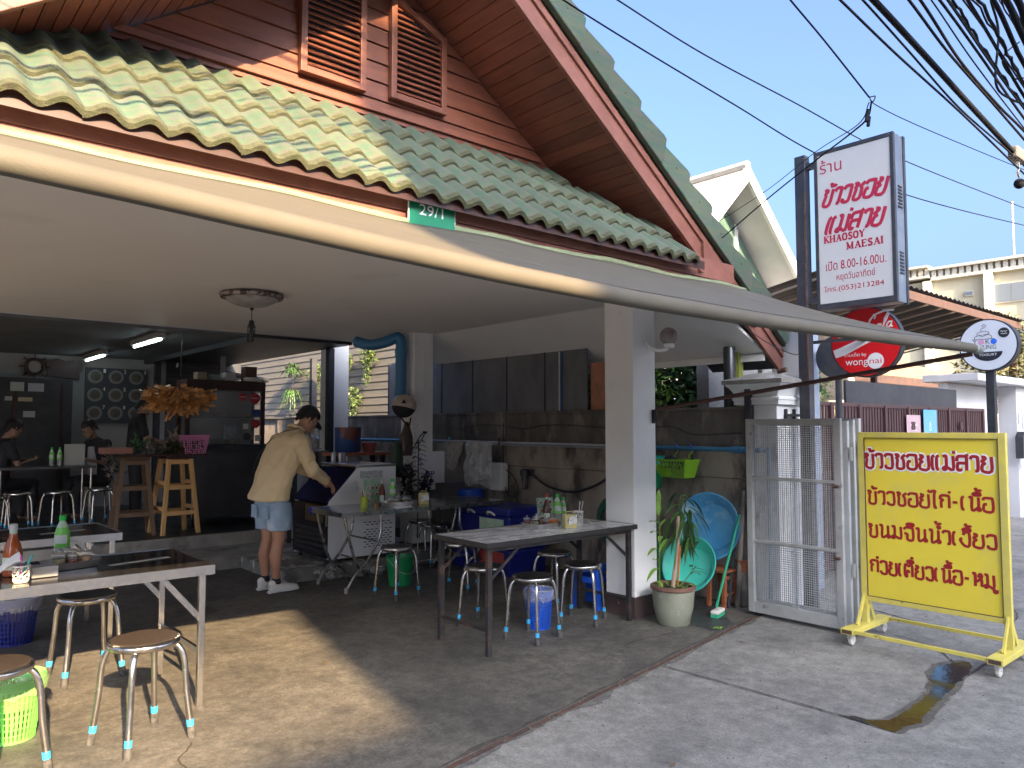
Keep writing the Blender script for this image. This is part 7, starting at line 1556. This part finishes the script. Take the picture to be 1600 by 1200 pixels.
for r_ in range(11):
    for c_ in range(6):
        xx = x1-.40+c_*.058+(.029 if r_%2 else 0)
        if xx > x1-.06: continue
        zz = .26+r_*.026
        if r_ == 8: continue
        MB().box((xx,ya-.0015,zz),(xx+.036,ya+.001,zz+.009)).build('vent_slot', blackp, FR)
MB().box((x0+.38,ya-.003,1.00),(x0+.66,ya-.0005,1.08)).build('label_plate', M('pale_label',(.55,.58,.58),(.3,.32,.33),rough=.5,scale=50,contrast=(.55,.58)), FR)
cans = [(4.20,7.95),(4.28,7.93),(4.34,7.98)]
for i,(x,y) in enumerate(cans): tag(MB().lathe([(.0001,1.151),(.028,1.151),(.030,1.16),(.030,1.25),(.027,1.258),(.0001,1.258)],16,(x,y,0)).build('can', alu, smooth=40), ('left','middle','right')[i]+' steel tin of the three on the fridge top', 'tin')
# shelf with blue pot and microwave
SH = thing('side_shelf', 'orange-topped shelf carrying the blue pot beside the fridge', 'shelf', (4.9,8.6,.3)); MB().box((4.45,8.40,1.20),(5.25,8.80,1.235)).build('shelf_top', M('orange_board',(.42,.14,.06),(.34,.11,.05),rough=.5,scale=6), SH)
for x in (4.5,5.15): MB().box((x,8.45,.13),(x+.05,8.5,1.199)).build('leg', darkm, SH); MB().box((x,8.7,.13),(x+.05,8.75,1.199)).build('leg', darkm, SH)
t = thing('stock_pot', 'blue and brown enamel pot standing on the orange shelf', 'pot', (4.72,8.6,1.237)); MB().lathe([(.0001,0),(.145,0),(.16,.02),(.165,.31),(.17,.315),(.155,.315),(.15,.03)], 32, (4.74,8.6,1.237)).build('pot_wall', M('blue_enamel',(.03,.09,.30),(.04,.08,.22),rough=.3,scale=3,c3=(.17,.05,.04),s3=1.2,t3=(.5,.52)), t, smooth=40)
t = thing('basin', 'small pink-red plastic basin beside the blue pot', 'basin', (5.02,8.6,1.237)); MB().lathe([(.0001,0),(.07,0),(.10,.12),(.11,.125),(.09,.12)], 24, (5.02,8.55,1.237)).build('basin_wall', M('pink_red_plastic',(.38,.10,.09),rough=.4), t, smooth=40)
t = thing('microwave', 'grey microwave oven behind the man on the fridge side table', 'microwave', (4.3,8.9,1.0))
MB().box((4.05,8.72,1.02),(4.55,9.0,1.26)).build('casing', M('microwave_grey',(.16,.16,.16),(.12,.12,.12),rough=.4,scale=6), t, bevel=.008); MB().box((4.07,8.712,1.04),(4.40,8.719,1.24)).build('door_glass', blackp, t); MB().box((4.44,8.712,1.06),(4.52,8.719,1.22)).build('control_panel', alu, t)
t = thing('cutting_table', 'dark side table carrying the microwave', 'table', (4.3,8.85,.13)); MB().box((3.98,8.66,.98),(4.62,9.04,1.015)).build('tabletop', blackp, t)
for x in (4.0,4.56): MB().box((x,8.68,.16),(x+.04,8.72,.979)).build('leg', blackp, t); MB().box((x,9.0,.16),(x+.04,9.03,.979)).build('leg', blackp, t)
t = thing('food_bag', 'clear plastic bag of food standing on the microwave', 'plastic bag', (4.32,8.85,1.27)); o = leaf_cloud(60,(4.30,8.86,1.38),(.12,.08,.12),.12,3,1).build('bag_folds', plast, t, fix=False)
sheet_hang('plastic_bag','clear bag flap standing up behind the man\'s cap','plastic bag',4.45,9.0,8.8,1.62,1.28,plast,.05,0,5)
# white polystyrene board
t = thing('polystyrene_lid', 'white polystyrene lid with blue printed lettering leaning by the second column', 'foam lid', (5.3,7.55,.78))
foam = M('white_foam', (.82,.82,.86), (.78,.78,.82), rough=.8, scale=6); inkb = M('blue_print', (.03,.10,.45), rough=.6)
MB().box((5.08,7.56,.80),(5.50,7.60,1.26)).build('foam_sheet', foam, t, bevel=.006)
thai_line('พรอโก'.replace('พ','ห').replace('โ','เ'), 5.225,5.35,1.0-.015,.035,.005,'lettering',inkb,t,frame(FY,(0,7.5585,0)),flat=.1)
strokes([[(0,0),(.03,.03),(.05,0),(.03,-.01),(0,0)]],.006,'print_mark',inkb,t,frame(FY,(5.11,7.5585,1.165)),flat=.1); strokes([[(0,0),(.03,.03),(.05,.01),(.06,-.02)],[(.03,.02),(.02,-.03)]],.004,'print_mark',inkb,t,frame(FY,(5.23,7.5585,.83)),flat=.1)
tag(MB().box((5.04,7.50,.70),(5.54,7.61,.795)).build('ledge', M('grey_bin',(.10,.10,.105),(.13,.12,.12),rough=.6,scale=4), bevel=.01), 'dark grey ledge carrying the white foam lid', 'ledge')
tag(MB().box((5.36,7.40,0),(5.72,7.92,.88)).build('grey_cabinet', M('grey_cab',(.13,.12,.115),(.10,.095,.09),rough=.6,scale=4), bevel=.01), 'plain grey-brown bin standing below the hanging newspaper', 'bin')
# blue down pipe with elbows
t = thing('drain_pipe', 'fat blue drain pipe bending down beside the second column', 'pipe', (4.98,7.72,2.5))
MB().tube(smooth_pts([(4.62,8.2,2.60),(4.70,8.0,2.55),(4.82,7.86,2.58),(4.93,7.76,2.64)],5)+smooth_pts([(4.95,7.74,2.62),(4.97,7.74,2.56),(4.97,7.74,2.3),(4.97,7.74,1.95)],4), .066, 16).build('pipe', pipeb, t, smooth=50)
for z in (2.50,2.0): MB().tube([(4.97,7.74,z),(4.97,7.74,z-.09)], .074, 16).build('pipe_socket', pipeb, t, smooth=50)
# helmet, bags
t = thing('helmet', 'scuffed cream motorcycle helmet with black triangle hung on the second column', 'helmet', (4.93,7.55,1.80))
hm = M('cream_helmet', (.50,.42,.36), (.42,.35,.30), rough=.35, scale=8)
MB().ball((4.90,7.56,1.80), .135, 28, 16, (1,1.1,1), Matrix.Rotation(R(15),4,'Y')).build('liner', black_c, t, smooth=60)
m = MB(); n, k = 28, 10
for j in range(k+1):
    ph = (PI*.56)*j/k
    for i in range(n): th = 2*PI*i/n; m.v.append(Vector((4.90,7.56,1.80))+Matrix.Rotation(R(14),3,'Y') @ Vector((.145*math.sin(ph)*math.cos(th)+1e-5,.158*math.sin(ph)*math.sin(th),.145*math.cos(ph))))
m.f = [(j*n+i,j*n+(i+1)%n,(j+1)*n+(i+1)%n,(j+1)*n+i) for j in range(k) for i in range(n)]; m.build('shell', hm, t, smooth=60)
hmf = Matrix.Translation((4.90,7.56,1.80)) @ Matrix.Rotation(R(-33),4,'Z') @ Matrix(((1,0,0,0),(0,0,-1,0),(0,1,0,0),(0,0,0,1)))
tm = hmf @ Matrix.Translation((0,.05,.150)) @ Matrix.Rotation(R(-18),4,'X')
MB().prism([(-.028,-.02),(.028,-.02),(0,.03)], (0,0,.006), tm).build('triangle_mark', black_c, t)
ftext('WOY', .055, 'lettering', black_c, t, hmf @ Matrix.Translation((0,-.018,.162)), height=.02)
MB().tube(smooth_pts([(4.80,7.50,1.70),(4.84,7.46,1.62),(4.92,7.48,1.57),(4.99,7.55,1.66)],5), .010, 8).build('chin_strap', black_c, t)
for i,(x,z0_,z1_,w_,mt,lb) in enumerate(((4.93,1.62,1.22,.17,M('smoky_bag',(.12,.07,.055),(.04,.035,.035),rough=.3,scale=8,stretch=(6,6,1)),'brown smoky plastic bag hanging below the helmet'),(4.80,1.40,.98,.16,M('green_bag',(.02,.06,.03),(.05,.08,.05),rough=.4,scale=6),'dark green plastic bag hanging lower beside the column'))):
    m = MB(); n, k = 20, 10
    for j in range(k+1):
        v = j/k
        for q in range(n):
            th = 2*PI*q/n; r_ = w_*.5*(.25+.75*min(1,v*2.2))*(1-.35*max(0,v-.8)*5*.5)*(1+.18*noise.noise(Vector((math.cos(th)*2,math.sin(th)*2,v*3+i*5))))
            m.v.append(Vector((x+r_*math.cos(th),7.54+r_*.6*math.sin(th),z0_-(z0_-z1_)*v)))
    m.f = [(j*n+q,j*n+(q+1)%n,(j+1)*n+(q+1)%n,(j+1)*n+q) for j in range(k) for q in range(n)]+[tuple(k*n+q for q in range(n))]
    tag(m.build('hanging_bag', mt, smooth=60), lb, 'plastic bag')
t = thing('black_plant', 'dark spiky leafy plant stems behind the bottles on the steel table', 'plant', (4.85,7.25,.3))
rn = random.Random(8)
for k in range(30):
    z = .72+k*.020; a_ = k*2.4; leafo = leaf((4.86,7.2,z+.1),(math.cos(a_),math.sin(a_)*.5,.25),.13,.016,black_c,.5)
MB().tube([(4.86,7.2,.3),(4.87,7.2,1.40)], .006, 8).build('stem', black_c, t)
leaf_cloud(220,(4.76,7.25,.98),(.10,.08,.22),.07,14,.8).build('foliage', black_c, t, fix=False); leaf_cloud(160,(4.96,7.2,.92),(.09,.06,.14),.06,15,.8).build('foliage', black_c, t, fix=False)
t = thing('wall_socket', 'white double socket with black plugs on the second column', 'socket', (5.2,7.6,1.5)); MB().box((5.15,7.602,1.46),(5.25,7.618,1.53)).build('socket_plate', white, t, bevel=.003); MB().box((5.20,7.585,1.478),(5.25,7.602,1.505)).build('plug', blackp, t)
MB().tube(smooth_pts([(5.20,7.59,1.49),(5.12,7.57,1.42),(5.05,7.56,1.32),(5.0,7.56,1.24)],5), .006, 6).build('plug_cord', blackp, t); MB().tube(smooth_pts([(5.22,7.59,1.48),(5.15,7.565,1.39),(5.07,7.56,1.29)],5), .005, 6).build('plug_cord', blackp, t)
cable('cable', 'thin white cable running down the face of the second column', [(5.22,7.612,2.65),(5.22,7.612,2.0),(5.22,7.612,1.53)], .005, white)
# ---------------------------------------------------------------- serving counter, display case, stools
steelk = M('dull_counter_steel', (.085,.088,.092), (.06,.062,.066), rough=.4, metal=.6, scale=3)
CT = thing('serving_counter', 'dark steel-fronted serving counter on the raised floor', 'counter', (3.65,10.1,.3)); MB().box((3.20,9.72,.42),(4.25,10.5,1.26)).build('counter_body', steelk, CT); MB().box((3.15,9.66,1.262),(4.3,10.55,1.33)).build('counter_top', blackp, CT, bevel=.005)
MB().box((3.20,9.715,.42),(3.215,9.72,1.26)).build('edge_trim', alu, CT)
for x in (3.24,4.18): MB().box((x,9.76,.30),(x+.05,9.8,.419)).build('foot', blackp, CT)
DC = thing('display_case', 'dark red wooden glazed display case with stickers on the serving counter', 'display case', (3.62,9.8,1.33))
a0,a1,b0,b1,c0,c1 = 3.14,4.16,9.80,10.2,1.332,2.16
for p,q in (((a0,b0,c0),(a0+.05,b0+.05,c1-.13)),((a1-.05,b0,c0),(a1,b0+.05,c1-.13)),((a0,b1-.05,c0),(a0+.05,b1,c1-.13)),((a1-.05,b1-.05,c0),(a1,b1,c1-.13)),((a0,b0-.005,c1-.129),(a1,b1,c1))): MB().box(p,q).build('frame_post', darkm, DC, bevel=.003)
caseglass = M('case_glass', (.25,.28,.28), rough=.12, alpha=.28, spec=.8)
MB().box((a0+.051,b0+.01,c0),(a1-.051,b0+.016,c1-.13)).build('front_glass', caseglass, DC)
MB().box((a0+.03,b0+.06,c0+.34),(a1-.03,b1-.06,c0+.355)).build('shelf', steelk, DC); MB().box((a0+.051,b1-.04,c0),(a1-.051,b1-.03,c1-.13)).build('back_panel', wallin, DC)
stred = M('sticker_red', (.36,.02,.03), rough=.5)
for (x,z,r_,mt,s_) in ((3.86,1.95,.052,stred,'MICHELIN'),(4.02,1.935,.072,stred,'MICHELIN'),(4.035,1.60,.058,stred,None),(3.92,1.43,.05,blackp,None)):
    st2 = MB().lathe([(.0001,0),(r_,0),(r_,.002),(.0001,.002)],28,(x,b0+.007,z),Matrix.Rotation(R(90),4,'X')).build('round_sticker', mt, DC)
    if s_: ftext(s_, r_*1.6, 'lettering', wp_, DC, frame(FY,(x,b0+.0035,z)), height=r_*.28)
MB().box((3.99,b0+.005,1.69),(4.10,b0+.0085,1.79)).build('blue_sticker', M('sticker_blue',(.03,.07,.2),rough=.5), DC); MB().box((3.87,b0+.005,1.53),(3.94,b0+.0085,1.60)).build('pale_sticker', stk, DC); MB().box((4.03,b0+.0052,1.37),(4.12,b0+.0085,1.45)).build('pale_sticker', stk, DC)
t = thing('food_tray', 'shallow tray of pink food on the glass case shelf', 'food tray', (3.6,10,1.69))
for i,x in enumerate((3.3,3.62,3.95)): MB().lathe([(.0001,0),(.09,0),(.13,.05),(.12,.05),(.0001,.03)], 20, (x,9.98,1.69)).build('bowl', M('food_pink',(.34,.15,.10),(.2,.09,.06),rough=.6,scale=12) if i == 0 else bpy.data.materials['food_pink'], t, smooth=40)
tag(MB().box((3.66,9.9,1.36),(3.82,9.93,1.58)).build('ice_bag', M('icy_blue_bag',(.35,.42,.55),(.15,.18,.25),rough=.3,scale=18)), 'pale blue printed bag standing inside the display case', 'bag')
for i in range(5): tag(MB().box((3.46+i*.085,9.88,1.335),(3.535+i*.085,9.96,1.40+.01*(i%2))).build('snack_pack', M('snack_brown',(.22,.17,.10),(.30,.25,.17),rough=.6,scale=14) if i == 0 else bpy.data.materials['snack_brown'], bevel=.01), ('leftmost','second','middle','fourth','rightmost')[i]+' small brown snack pack in the row along the case bottom', 'snack pack', 'snack packs in the display case')
bx = [(3.30,.12,.10,(.25,.20,.13),'carton box standing on the left of the display case'),(3.50,.09,.07,(.2,.2,.2),'small grey box on the display case'),(3.66,.14,.11,(.42,.42,.40),'white carton on top of the display case'),(3.92,.16,.20,(.10,.06,.04),'brown tall box on the display case')]
for i,(x,w_,h_,c_,lb) in enumerate(bx): tag(MB().box((x,9.9,2.162),(x+w_,10.05,2.162+h_)).build('box', M('case_box_%d'%i,c_,rough=.7), bevel=.004), lb, 'box')
tag(MB().lathe([(.0001,0),(.09,0),(.11,.03),(.10,.05),(.0001,.05)],20,(4.0,9.88,2.162)).build('plate_stack', wplas, smooth=40), 'low stack of white plates on the display case', 'plates')
# bundle of dried crackers
BC = thing('cracker_bundle', 'large bundle of orange-brown dried bags hanging before the counter', 'snack bundle', (2.90,9.3,1.95))
dry = M('dry_orange_bag', (.66,.34,.12), (.48,.22,.07), rough=.35, scale=14, c3=(.80,.55,.3), s3=20, t3=(.6,.7)); rn = random.Random(3); m = MB()
for i in range(420):
    a_ = rn.uniform(0,2*PI); rr = rn.random()**.6; c_ = Vector((2.90+.35*rr*math.cos(a_),9.3+.22*rr*math.sin(a_),1.91+rn.uniform(-.20,.14)*(1.15-.6*rr)))
    d = Vector((math.cos(a_)*1.2*rr+rn.gauss(0,.35),math.sin(a_)*rr+rn.gauss(0,.35),-.5+rr*.55+rn.gauss(0,.3))).normalized(); s_ = d.orthogonal().normalized(); s_ = Matrix.Rotation(rn.uniform(0,6),3,d) @ s_; L = rn.uniform(.07,.13); w_ = rn.uniform(.016,.03); n2 = d.cross(s_)
    m.add([c_-s_*w_*.4,c_+s_*w_*.4,c_+d*L*.6+s_*w_+n2*.01,c_+d*L*.6-s_*w_-n2*.01,c_+d*L+s_*w_*.8,c_+d*L-s_*w_*.8],[(0,1,2,3),(3,2,4,5)])
m.build('dried_bags', dry, BC, fix=False)['kind'] = 'stuff'; MB().tube([(2.90,9.3,1.98),(2.92,9.3,2.68)], .006, 6).build('hanging_string', darkm, BC)
# pair of wooden stools with tray
wst = M('golden_wood', (.66,.40,.17), (.56,.33,.13), rough=.55, scale=5, stretch=(1,1,.25), c3=(.32,.17,.07), s3=7, t3=(.62,.74), bump=.001, bscale=40); wst2 = M('grey_brown_wood', (.17,.105,.065), (.12,.075,.05), rough=.6, scale=5, stretch=(1,1,.25))
def wood_stool(x, y, z, rz, mat, lb, group='tall wooden stools by the counter'):
    t = thing('wooden_stool', lb, 'stool', (x,y,z), rz, group); h = .905; mb0 = MB()
    MB().box((-.155,-.155,h-.03),(.155,.155,h)).build('seat', darkm if mat is wst else mat, t, world=False, bevel=.004)
    for sx in (-1,1):
        for sy in (-1,1): MB().beam((sx*.205,sy*.205,0),(sx*.125,sy*.125,h-.03), .046,.046,up=(0,1,0)).build('leg', mat, t, world=False, bevel=.003)
    for z_,o_ in ((.22,.186),(.52,.16),(h-.09,.132)):
        for s_ in (-1,1): MB().box((-o_,s_*o_-.012,z_),(o_,s_*o_+.012,z_+.05)).build('rail', mat, t, world=False, bevel=.002); MB().box((s_*o_-.012,-o_,z_+.055),(s_*o_+.012,o_,z_+.10)).build('rail', mat, t, world=False, bevel=.002)
    return t
wood_stool(2.93,9.48,.304,R(4),wst,'light golden wooden bar stool nearer the man')
wood_stool(2.50,9.62,.304,R(-6),wst2,'darker brown wooden bar stool left of the golden one')
TB = thing('serving_board', 'dark board laid across the two wooden stools', 'board', (2.75,9.5,1.21)); MB().box((2.28,9.33,1.212),(3.32,9.74,1.235)).build('board', darkm, TB, bevel=.004)
t = thing('pink_basket', 'pink lattice plastic basket on the end of the dark board', 'basket', (3.14,9.45,1.236)); pk = M('pink_plastic', (.70,.26,.50), (.64,.22,.45), rough=.4, scale=9)
P8 = [Vector(p) for p in ((3.02,9.38,1.238),(3.24,9.38,1.238),(3.24,9.58,1.238),(3.02,9.58,1.238),(2.97,9.35,1.45),(3.28,9.35,1.45),(3.28,9.62,1.45),(2.97,9.62,1.45))]
for k,(a_,b_,c_,d_) in enumerate(((0,1,5,4),(1,2,6,5),(2,3,7,6),(3,0,4,7))):
    if k == 0 or k == 3:
        m = MB(); rn = random.Random(k); A_,B_,C_,D_ = P8[a_],P8[b_],P8[c_],P8[d_]; gp = {}
        for i in range(11):
            for j in range(9): u = i/10+(rn.uniform(-.03,.03) if 0<i<10 else 0); v = j/8+(rn.uniform(-.04,.04) if 0<j<8 else 0); gp[i,j] = (A_*(1-u)+B_*u)*(1-v)+(D_*(1-u)+C_*u)*v
        for i in range(11):
            for j in range(9):
                if i < 10 and rn.random() < .8: m.tube([gp[i,j],gp[i+1,j]], .0042, 4)
                if j < 8 and rn.random() < .8: m.tube([gp[i,j],gp[i,j+1]], .0042, 4)
        m.build('lattice_side', pk, t)
    else: MB().add([P8[a_],P8[b_],P8[c_],P8[d_]],[(0,1,2,3)]).build('basket_side', pk, t)
MB().tube([P8[4],P8[5],P8[6],P8[7]], .008, 6, closed=True).build('basket_rim', pk, t); MB().add(P8[:4],[(0,1,2,3)]).build('basket_floor', pk, t); tag(MB().box((3.035,9.395,1.242),(3.225,9.565,1.40)).build('basket_filling', blackp), 'dark packets filling the pink lattice basket', 'packets')
for i,(x,y,z,s_,mt,n_,lb) in enumerate(((2.72,9.48,1.31,(.16,.10,.09),M('grey_food_bags',(.20,.19,.18),(.10,.09,.08),rough=.35,scale=12),130,'heap of grey clear food bags on the dark board'),(2.90,9.45,1.30,(.12,.08,.07),M('dark_greens',(.04,.05,.02),(.06,.05,.03),rough=.6,scale=9),120,'heap of dark greens and bags beside the pink basket'),(2.50,9.50,1.34,(.08,.06,.10),M('banana_leaf_wrap',(.05,.12,.04),(.03,.08,.03),rough=.5,scale=9),40,'green leaf parcel on the left of the dark board'),(2.90,9.50,1.42,(.05,.04,.11),M('pale_brown_bag',(.28,.23,.17),(.2,.16,.12),rough=.4,scale=9),40,'pale brown bag standing upright by the counter edge'),(2.28,9.6,1.12,(.10,.07,.20),bpy.data.materials['grey_food_bags'] if 'grey_food_bags' in bpy.data.materials else None,110,'bunch of clear bags hanging at the left end of the board'))):
    o = leaf_cloud(n_,(x,y,z),s_,.09,40+i,1).build('food_heap', mt, fix=False); tag(o, lb, 'food bags', kind='stuff')
t = thing('bread_tray', 'low pinkish tray at the left of the dark board', 'tray', (2.42,9.42,1.24)); MB().box((2.12,9.40,1.25),(2.44,9.60,1.32)).build('tray_body', M('pinkish_tray',(.30,.14,.11),rough=.6), t, bevel=.01)
# ---------------------------------------------------------------- back wall furnishing
MN = thing('menu_board', 'dark wall menu board with nine numbered plates of food', 'menu board', (3.2,13.37,1.6)); MB().box((2.74,13.36,1.62),(3.64,13.395,2.50)).build('board', M('slate_board',(.05,.055,.065),rough=.5), MN)
for r_ in range(3):
    for c_ in range(3):
        x = 2.88+c_*.30; z = 2.36-r_*.29; p_ = MB().lathe([(.0001,0),(.11,0),(.11,.006),(.085,.008),(.0001,.006)],26,(x,13.358,z),Matrix.Rotation(R(90),4,'X')).build('plate', M('plate_grey',(.20,.20,.20),rough=.4) if r_+c_ == 0 else bpy.data.materials['plate_grey'], MN)
        f_ = MB().lathe([(.0001,.0082),(.075,.0085),(.0001,.016)],16,(x,13.358,z),Matrix.Rotation(R(90),4,'X')).build('dish', M('dim_dish',(.07,.065,.06),(.12,.10,.08),rough=.5,scale=9) if r_+c_ == 0 else bpy.data.materials['dim_dish'], MN); f_.parent = p_
        ftext(str(r_*3+c_+1), .035, 'number', wp_, MN, frame(FY,(x+.13,13.357,z+.09)), height=.06)
t = thing('ship_wheel', 'wooden ship wheel clock hanging on the back wall', 'clock', (2.05,13.36,2.47)); wc = Vector((2.05,13.36,2.47))
MB().tube([wc+Vector((.12*math.cos(2*PI*i/28),0,.12*math.sin(2*PI*i/28))) for i in range(28)], .018, 8, closed=True).build('wheel_rim', darkm, t, smooth=60)
for i in range(8): a_ = i*PI/4; MB().tube([wc+Vector((math.cos(a_)*.09,0,math.sin(a_)*.09)),wc+Vector((math.cos(a_)*.20,0,math.sin(a_)*.20))], [.010,.012], 8).build('spoke', darkm, t)
MB().lathe([(.0001,0),(.085,0),(.085,.01),(.0001,.012)],24,wc,Matrix.Rotation(R(90),4,'X')).build('clock_face', M('aged_face',(.22,.20,.18),rough=.5), t)
t = thing('wood_sign', 'rough dark red carved wooden plaque beside the ship wheel', 'plaque', (2.42,13.36,2.44)); m = MB(); pp = jit_poly([(2.22,2.34),(2.66,2.30),(2.66,2.58),(2.20,2.60)], .03, .05, 3); m.prism([(x,13.355,z) for x,z in pp], (0,.03,0)); m.build('plaque', darkm, t)
t = thing('plaque', 'small dark arched plaque on the back wall', 'plaque', (2.66,13.37,2.5)); MB().prism([(2.70-.115,13.37,2.42),(2.70-.02,13.37,2.42),(2.70-.02,13.37,2.56),(2.68-.04,13.37,2.60),(2.60,13.37,2.56)], (0,.02,0)).build('plate', darkm, t)
CB = thing('glass_cabinet', 'tall dark glazed cabinet with papers taped on against the back wall', 'cabinet', (2.0,13.2,.3))
MB().box((.6,13.0,.305),(2.50,13.38,2.28)).build('cabinet_body', blackp, CB); 
for x in (1.15,1.75,2.35): MB().box((x,12.985,.4),(x+.03,12.999,2.2)).build('door_stile', darkm, CB)
for (x,z,w_,h_,c_) in ((1.70,2.08,.17,.13,(.35,.36,.34)),(1.92,2.08,.20,.12,(.32,.33,.38)),(1.64,1.94,.09,.06,(.34,.34,.36)),(1.80,1.93,.18,.06,(.38,.33,.2)),(1.87,1.70,.15,.09,(.35,.35,.36))): MB().box((x,12.98,z),(x+w_,12.984,z+h_)).build('paper', M('paper_%d'%int(x*100+z*10),c_,rough=.8), CB)
# interior dining tables and stools
def dtable(x0,x1,y0,y1,lb):
    t = thing('dining_table', lb, 'table', ((x0+x1)/2,(y0+y1)/2,.304), group='dark tables in the dining room'); MB().box((x0,y0,1.02),(x1,y1,1.05)).build('tabletop', M('table_dark',(.06,.06,.065),rough=.3) if 'table_dark' not in bpy.data.materials else bpy.data.materials['table_dark'], t)
    for x in (x0+.05,x1-.05):
        for y in (y0+.05,y1-.05): MB().tube([(x,y,.304),(x,y,1.02)], .014, 8).build('leg', chromed, t)
dtable(1.35,2.45,11.15,11.75,'dark dining table in front of the seated person with glasses'); dtable(.1,1.15,10.6,11.2,'dark dining table at the far left of the room')
def dstool(x,y,a,lb): o = dup(sR,(x,y,.304),R(a),lb,'chrome stools in the dark dining room'); return o
for x,y,a,lb in ((1.55,10.9,0,'chrome stool left of centre in the dark dining room'),(1.95,10.8,20,'chrome stool in the middle of the dark dining room'),(2.45,10.95,10,'chrome stool nearest the wooden stools in the dark room'),(1.2,10.35,30,'chrome stool at the left edge of the dark room'),(2.68,12.1,0,'chrome stool under the seated person with glasses'),(1.45,11.9,0,'chrome stool under the seated person in dark clothes')): dstool(x,y,a,lb)
t = thing('napkin_stand', 'white menu card standing on the dining table', 'menu card', (2.25,11.5,1.05)); MB().box((2.12,11.4,1.052),(2.36,11.42,1.33)).build('card', M('dim_white_card',(.42,.42,.40),rough=.6), t)
for i,(x,y) in enumerate(((1.98,11.42),(2.06,11.36))): green_bottle(x,y,1.05,('left','right')[i]+' clear bottle beside the white menu card on the dining table',.24,.03)
# fluorescent tubes (lit)
tube_e = M('lit_tube', (.9,.95,.95), emis=(.78,.95,1.0), estr=3.2)
for i,(y,lb) in enumerate(((9.35,'lit fluorescent tube nearer the patio on the inner ceiling'),(12.0,'lit fluorescent tube deeper in the dining room'))):
    t = thing('fluorescent_lamp', lb, 'lamp', (2.69,y,2.64), group='fluorescent lamps on the inner ceiling'); MB().box((2.645,y-.02,2.60),(2.735,y+1.12,2.664)).build('lamp_housing', M('lamp_housing',(.3,.3,.3),rough=.5) if i == 0 else bpy.data.materials['lamp_housing'], t); MB().tube([(2.69,y,2.583),(2.69,y+1.1,2.583)], .015, 10).build('tube', tube_e, t)
t = thing('wall_fan', 'dark ceiling clutter of pipes and frames above the kitchen', 'kitchen rack', (4.2,12,2.3)); MB().box((3.75,12.6,2.35),(5.2,12.65,2.4)).build('rack_bar', steelk, t); MB().box((4.3,11.8,1.9),(4.36,11.86,2.66)).build('rack_post', wallin, t); MB().tube([(3.7,12.0,2.5),(5.3,12.4,2.35)], .04, 10).build('duct', steelk, t)
tag(MB().box((3.98,11.2,.31),(5.3,11.8,1.25)).build('kitchen_unit', steelk, bevel=.01), 'dim steel kitchen unit behind the serving counter', 'kitchen unit')
